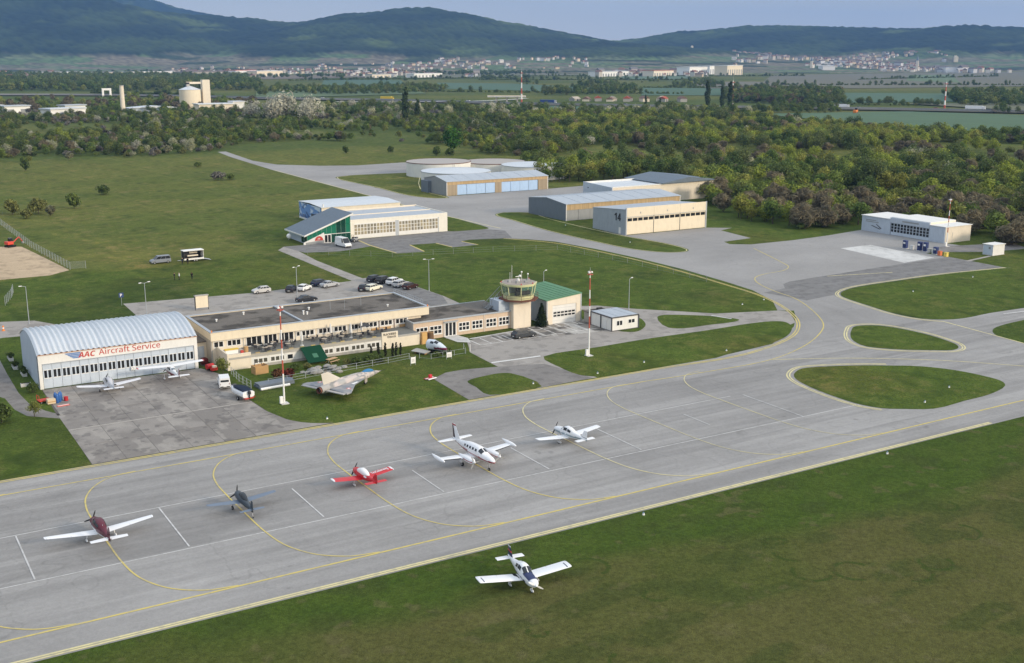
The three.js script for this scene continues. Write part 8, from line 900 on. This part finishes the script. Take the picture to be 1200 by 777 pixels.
{ const r = rng(31); const hall = (x, z, w, d, h, wall, roof, label, a = 0.4) => { const t = thing('warehouse', label, 'warehouse', [x, 0, z], a); mesh('hall_wall', B(-w / 2, w / 2, 0, h, -d / 2, d / 2), wall, t); mesh('hall_roof', B(-w / 2 - 1, w / 2 + 1, h, h + 1, -d / 2 - 1, d / 2 + 1), roof, t); const n = Math.max(2, Math.round(w / 14)); for (let k = 0; k < n; k++) mesh('gate', B(-w / 2 + (k + 0.25) * w / n, -w / 2 + (k + 0.7) * w / n, 0.2, h * 0.6, d / 2, d / 2 + 0.2), M.midSteel, t); };
  const W = M.plasterWhite, Rr = S([0.42, 0.07, 0.05], 0.7), Yl = M.cream, Gy = M.roofGreyMetal;
  hall(164, -1190, 26, 14, 6, W, Gy, 'white workshop with grey roof left of the works'); hall(190, -1085, 34, 16, 7, W, M.roofMetal, 'white depot with pale roof beside the brown trees'); hall(150, -1240, 20, 12, 5, Yl, Gy, 'small cream shed at the left of the works'); hall(215, -1180, 22, 12, 6, W, Gy, 'white hall with grey roof behind the depot');
  hall(560, -3250, 150, 40, 12, W, Gy, 'long white factory hall at the edge of the town'); hall(640, -3120, 120, 36, 12, Yl, Gy, 'long cream factory hall at the edge of the town'); hall(760, -3080, 130, 40, 13, W, W, 'white factory with white roof before the town'); hall(900, -3050, 170, 60, 13, M.wallGrey, S([0.2, 0.17, 0.15], 0.9), 'wide brown roofed store at the edge of the town'); hall(985, -3030, 70, 40, 16, W, Rr, 'hall with a red roof at the edge of the town'); hall(1040, -3000, 90, 40, 14, Yl, W, 'cream hall with arched white roof at the edge of the town'); hall(420, -3350, 60, 36, 14, M.creamPale, Rr, 'small hall with a red roof at the left of the town'); hall(330, -2900, 60, 30, 12, M.creamPale, Rr, 'red roofed hall among trees left of the town');
  hall(1350, -2680, 110, 26, 9, W, W, 'long white greenhouse hall on the plain'); hall(1230, -2700, 70, 24, 8, M.creamPale, Gy, 'low cream hall beside the greenhouse'); hall(1840, -2560, 150, 34, 13, W, Gy, 'long white building before the valley'); hall(1960, -2500, 110, 34, 15, M.creamPale, S([0.4, 0.12, 0.07], 0.8), 'block with a red roof before the valley'); hall(2160, -2600, 110, 40, 22, W, W, 'tall white block in the valley'); hall(2260, -2560, 100, 40, 26, Yl, W, 'tall cream block in the valley'); hall(2330, -2720, 90, 40, 24, W, Gy, 'white block behind the cream one in the valley');
  hall(3000, -2900, 130, 40, 20, W, W, 'large white block at the foot of the hillside town', 0.9); hall(3250, -2600, 120, 40, 16, W, Gy, 'white block right of the hillside town', 0.9); hall(3480, -2400, 150, 40, 16, M.creamPale, W, 'pale long block at the right of the hillside town', 0.9);
  for (const [x, z, l] of [[806, -1142, 'red roofed farmhouse behind the motorway'], [814, -1128, 'brown roofed barn next to the red roofed farmhouse'], [823, -1136, 'pale barn behind the brown roofed one'], [829, -1116, 'red roofed house in the middle of the hamlet'], [838, -1124, 'long low barn in the middle of the hamlet'], [846, -1104, 'cream barn beside the long low one'], [852, -1112, 'grey barn in the hamlet'], [862, -1088, 'red roofed stable near the end of the hamlet'], [868, -1100, 'small pale house near the end of the hamlet'], [880, -1076, 'brown barn at the end of the hamlet'], [795, -1150, 'grey barn at the start of the hamlet'], [786, -1162, 'low white shed at the start of the hamlet']]) { const t = thing('farm_building', l, 'building', [x, 0, z], 0.4 + r() * 0.9), w = 9 + r() * 9, hh = 2.6 + r() * 1.6; mesh('wall', B(-w / 2, w / 2, 0, hh, -4, 4), r() > 0.5 ? M.creamPale : M.wallGrey, t); mesh('roof', prism([[-4.6, hh - 0.1], [0, hh + 2.6], [4.6, hh - 0.1]], -w / 2 - 0.5, w / 2 + 0.5, 'x'), S(l.startsWith('red') ? [0.36, 0.1, 0.06] : l.includes('pale') || l.includes('white') ? [0.4, 0.36, 0.3] : [0.2, 0.13, 0.1], 0.9), t); mesh('door', B(-1.2, 1.2, 0, hh * 0.8, 4, 4.1), M.frameDark, t); }
  const y = thing('yellow_digger', 'orange machine working beside the green field', 'machine', [838, 0, -770], 0.5); mesh('body', RB(7, 2.6, 3, 0.3, 0, 1.9, 0), M.orange, y); mesh('cab', RB(2, 2, 2, 0.2, 2, 4, 0), M.carGlass, y); for (const s of [-1, 1]) for (const x of [-2, 2]) wheel(y, x, 0.9, s * 1.4, 0.9, 0.6); }
// hills
const RIDGES = [
  { w: 2000, p: [[161, -6798, 485], [667, -6566, 429], [1100, -6305, 376], [1352, -6153, 318], [1629, -6086, 276], [1891, -6009, 249], [2122, -5826, 222], [2285, -5656, 200], [2444, -5479, 264], [2592, -5411, 289], [2714, -5351, 282], [2892, -5143, 213], [3021, -4715, 138], [3076, -4439, 113], [3084, -4186, 20]] },
  { w: 1500, p: [[-2500, -8400, 600], [446, -8789, 595], [1514, -8669, 508], [2002, -8569, 454], [2278, -8500, 406], [2501, -8437, 361], [2783, -8348, 304], [3200, -8100, 200]] },
  { w: 1500, p: [[5126, -7998, 125], [5411, -7809, 165], [5660, -7630, 158], [6007, -7360, 131]] },
  { w: 1900, p: [[3650, -5178, 34], [3872, -5221, 138], [4172, -5114, 176], [4450, -4874, 197], [4710, -4624, 204], [4891, -4431, 196], [4984, -4172, 194], [5035, -3951, 198], [5202, -3729, 184], [5413, -3414, 172], [5628, -3048, 175], [6100, -2300, 190], [6600, -1300, 200]] },
  { w: 1700, p: [[-3000, -6200, 420], [-1200, -6700, 480], [161, -6798, 485]] } ];
function hillH(x, z) { let h = 0; for (const { w, p } of RIDGES) { let best = 0; for (let i = 0; i + 1 < p.length; i++) { const [ax, az, ah] = p[i], [bx, bz, bh] = p[i + 1], dx = bx - ax, dz = bz - az, t = clamp(((x - ax) * dx + (z - az) * dz) / (dx * dx + dz * dz)), d = Math.hypot(x - ax - dx * t, z - az - dz * t), hh = (ah + (bh - ah) * t), q = clamp(1 - d / w); best = Math.max(best, hh * (q * q * (1.6 - 0.6 * q))); } h = Math.max(h, best); }
  if (h > 2) h += (fbm(x / 420, z / 420, 3, 801) - 0.5) * 0.22 * h * smooth(0, 60, h) * (1 - smooth(0.88, 1, 0)); return h; }
{ const NA = 620, NR = 230, pos = [], col = [], ix = []; for (let j = 0; j <= NR; j++) for (let i = 0; i <= NA; i++) { const a = -0.35 + 1.75 * i / NA, r = 3300 + 6400 * Math.pow(j / NR, 1.1), x = Math.sin(a) * r, z = -Math.cos(a) * r; let h = hillH(x, z); const forest = smooth(48, 62, h + 60 * (fbm(x / 260, z / 260, 3, 811) - 0.5)), n = hash2(i, j, 5), big = fbm(x / 300, z / 300, 4, 812), cl = fbm(x / 150, z / 90, 3, 813);
    const ux = x * 0.8 + z * 0.6, uz = z * 0.8 - x * 0.6, pq = hash2(Math.floor(ux / 170 + 0.6 * cl), Math.floor(uz / 95), 21); let c = pq < 0.25 ? [0.17, 0.15, 0.10] : pq < 0.45 ? [0.10, 0.145, 0.06] : pq < 0.7 ? [0.14, 0.135, 0.085] : pq < 0.85 ? [0.045, 0.062, 0.03] : [0.125, 0.15, 0.075]; let f = mixc([0.018, 0.030, 0.016], [0.040, 0.060, 0.022], smooth(0.35, 0.68, big)); f = mixc(f, [0.095, 0.13, 0.04], smooth(0.66, 0.74, fbm(x / 380 + 4, z / 260, 3, 815)) * 0.6); c = mixc(c, f, forest); const k = 0.6 + 0.8 * n; col.push(c[0] * k, c[1] * k, c[2] * k);
    pos.push(x, (h < 1.5 ? -2 : h) + forest * (4 + 9 * n), z); }
  const w = NA + 1; for (let j = 0; j < NR; j++) for (let i = 0; i < NA; i++) { const a = j * w + i; ix.push(a, a + 1, a + w, a + 1, a + w + 1, a + w); } const g = new THREE.BufferGeometry(); g.setAttribute('position', new THREE.Float32BufferAttribute(pos, 3)); g.setAttribute('color', new THREE.Float32BufferAttribute(col, 3)); g.setIndex(ix); g.computeVertexNormals(); planUV(g); struct('hills', g, leafM([1, 1, 1])); }
// houses of the towns
{ const r = rng(2024), list = []; const quad = (P, n, s0, s1, spread = 1) => { for (let k = 0; k < n; k++) { const u = r(), v = Math.pow(r(), spread), a = [P[0][0] + (P[1][0] - P[0][0]) * u, P[0][1] + (P[1][1] - P[0][1]) * u], b = [P[3][0] + (P[2][0] - P[3][0]) * u, P[3][1] + (P[2][1] - P[3][1]) * u], x = a[0] + (b[0] - a[0]) * v, z = a[1] + (b[1] - a[1]) * v; if (fbm(x / 170, z / 170, 2, 901) < 0.44) { k -= 0.5; continue; } list.push({ x, z, s: s0 + (s1 - s0) * r() * r(), turn: r() * 3.14, k: Math.floor(r() * 8) }); } };
  quad([[289, -2685], [868, -2557], [1125, -3314], [374, -3480]], 90, 0.8, 1.5); quad([[923, -3480], [1580, -3235], [1975, -4043], [1153, -4350]], 210, 0.7, 1.3); quad([[1161, -2766], [1470, -2615], [1715, -3051], [1354, -3227]], 80, 0.7, 1.2); quad([[1650, -3537], [2222, -3205], [2621, -3782], [1945, -4168]], 130, 0.7, 1.3); quad([[1727, -2453], [1947, -2283], [2466, -2892], [2187, -3107]], 70, 0.9, 1.9); quad([[2725, -3063], [3198, -2565], [4290, -3440], [3655, -4110]], 560, 0.8, 1.5, 1.0); quad([[3104, -2523], [3311, -2245], [3642, -2469], [3415, -2775]], 60, 1, 2);
  const wallC = [[0.60, 0.58, 0.54], [0.60, 0.52, 0.40], [0.58, 0.58, 0.58], [0.50, 0.46, 0.4], [0.64, 0.62, 0.57], [0.52, 0.43, 0.31], [0.58, 0.56, 0.5], [0.44, 0.4, 0.36]], roofC = [[0.24, 0.12, 0.09], [0.2, 0.13, 0.11], [0.15, 0.13, 0.12], [0.22, 0.14, 0.11], [0.42, 0.4, 0.38], [0.17, 0.13, 0.11], [0.24, 0.13, 0.1], [0.18, 0.17, 0.17]];
  const geo = wallC.map((c, k) => { const L = 11 + (k % 3) * 5, h = 5.5 + (k % 4) * 1.5; return mergeGeometries([clean(B(-L / 2, L / 2, -6, h, -4.5, 4.5), c), clean(prism([[-5.1, h], [0, h + 3.4], [5.1, h]], -L / 2 - 0.5, L / 2 + 0.5, 'x'), roofC[k])]); }), hm = S([1, 1, 1], 0.85); const WH = (c) => (c.x > 2600 ? 'in the town on the right hillside' : c.z < -3500 && c.x > 1700 ? 'on the slope below the rounded hill' : c.x > 1700 ? 'in the valley mouth between the hills' : c.z < -3200 && c.x > 900 ? 'in the long village at the foot of the hill' : c.x > 1100 ? 'on the plain before the rounded hill' : 'in the town at the foot of the left hill'), KN = ['red roofed', 'brown roofed', 'grey roofed', 'russet roofed', 'pale roofed', 'dark roofed', 'tile roofed', 'slate roofed'];
  list.forEach((c) => { c.y = Math.max(0, hillH(c.x, c.z)); if (c.y > 28) c.y += 3; c.d = Math.hypot(c.x, c.z) / c.s; }); list.sort((a, b) => a.d - b.d); const q = new THREE.Object3D();
  list.slice(0, 290).forEach((c) => { const o = new THREE.Mesh(geo[c.k], hm); o.name = numbered('house'); o.position.set(c.x, c.y, c.z); o.rotation.y = c.turn; o.scale.setScalar(c.s); o.castShadow = o.receiveShadow = true; const l = `${KN[c.k]} ${c.s > 1.5 ? 'large ' : ''}house ${WH(c)}`; tag(o, l, 'house', l); scene.add(o); });
  const t = new THREE.Group(); t.name = 'distant_houses'; tag(t, 'hazy mass of the farthest pale houses before the hills', 'houses', undefined, 'stuff'); scene.add(t); for (let k = 0; k < 8; k++) { const L = list.slice(290).filter((c) => c.k === k), im = new THREE.InstancedMesh(geo[k], hm, L.length); im.name = 'house_mass'; im.userData.kind = 'stuff'; L.forEach((c, i) => { q.position.set(c.x, c.y, c.z); q.rotation.y = c.turn; q.scale.setScalar(c.s); q.updateMatrix(); im.setMatrixAt(i, q.matrix); }); t.add(im); }
  for (const [x, z, hh, l] of [[3020, -2990, 34, 'pale church tower at the foot of the hillside town'], [1390, -2960, 30, 'church with pale tower in the village on the plain'], [3290, -2760, 48, 'slim pale mast like tower in the hillside town']]) { const c = thing('church', l, 'church', [x, hillH(x, z), z], 0.6); mesh('tower', B(-4, 4, -5, hh * 0.7, -4, 4), M.creamPale, c); mesh('spire', new THREE.ConeGeometry(5, hh * 0.4, 8).translate(0, hh * 0.9, 0), M.slate, c); mesh('nave', B(4, 26, -5, 12, -6, 6), M.white, c); mesh('nave_roof', prism([[-6.6, 12], [0, 19], [6.6, 12]], 4, 26.5, 'x'), M.rust, c); }
  for (const [x, z, s, l] of [[4020, -3180, 1.2, 'cream hotel standing alone above the hillside town'], [3400, -4100, 0.9, 'pale castle ruin on the wooded slope of the valley']]) { const c = thing('hill_building', l, 'building', [x, hillH(x, z) + 6, z], 0.8); c.scale.setScalar(s); mesh('main_block', B(-10, 10, -8, 11, -6, 6), M.cream, c); mesh('roof', prism([[-6.6, 11], [0, 15], [6.6, 11]], -10.5, 10.5, 'x'), M.creamPale, c); mesh('side_tower', B(10, 15, -8, 16, -4, 4), M.creamPale, c); }
  console.log('houses', list.length); }
renderer.render(scene, camera);
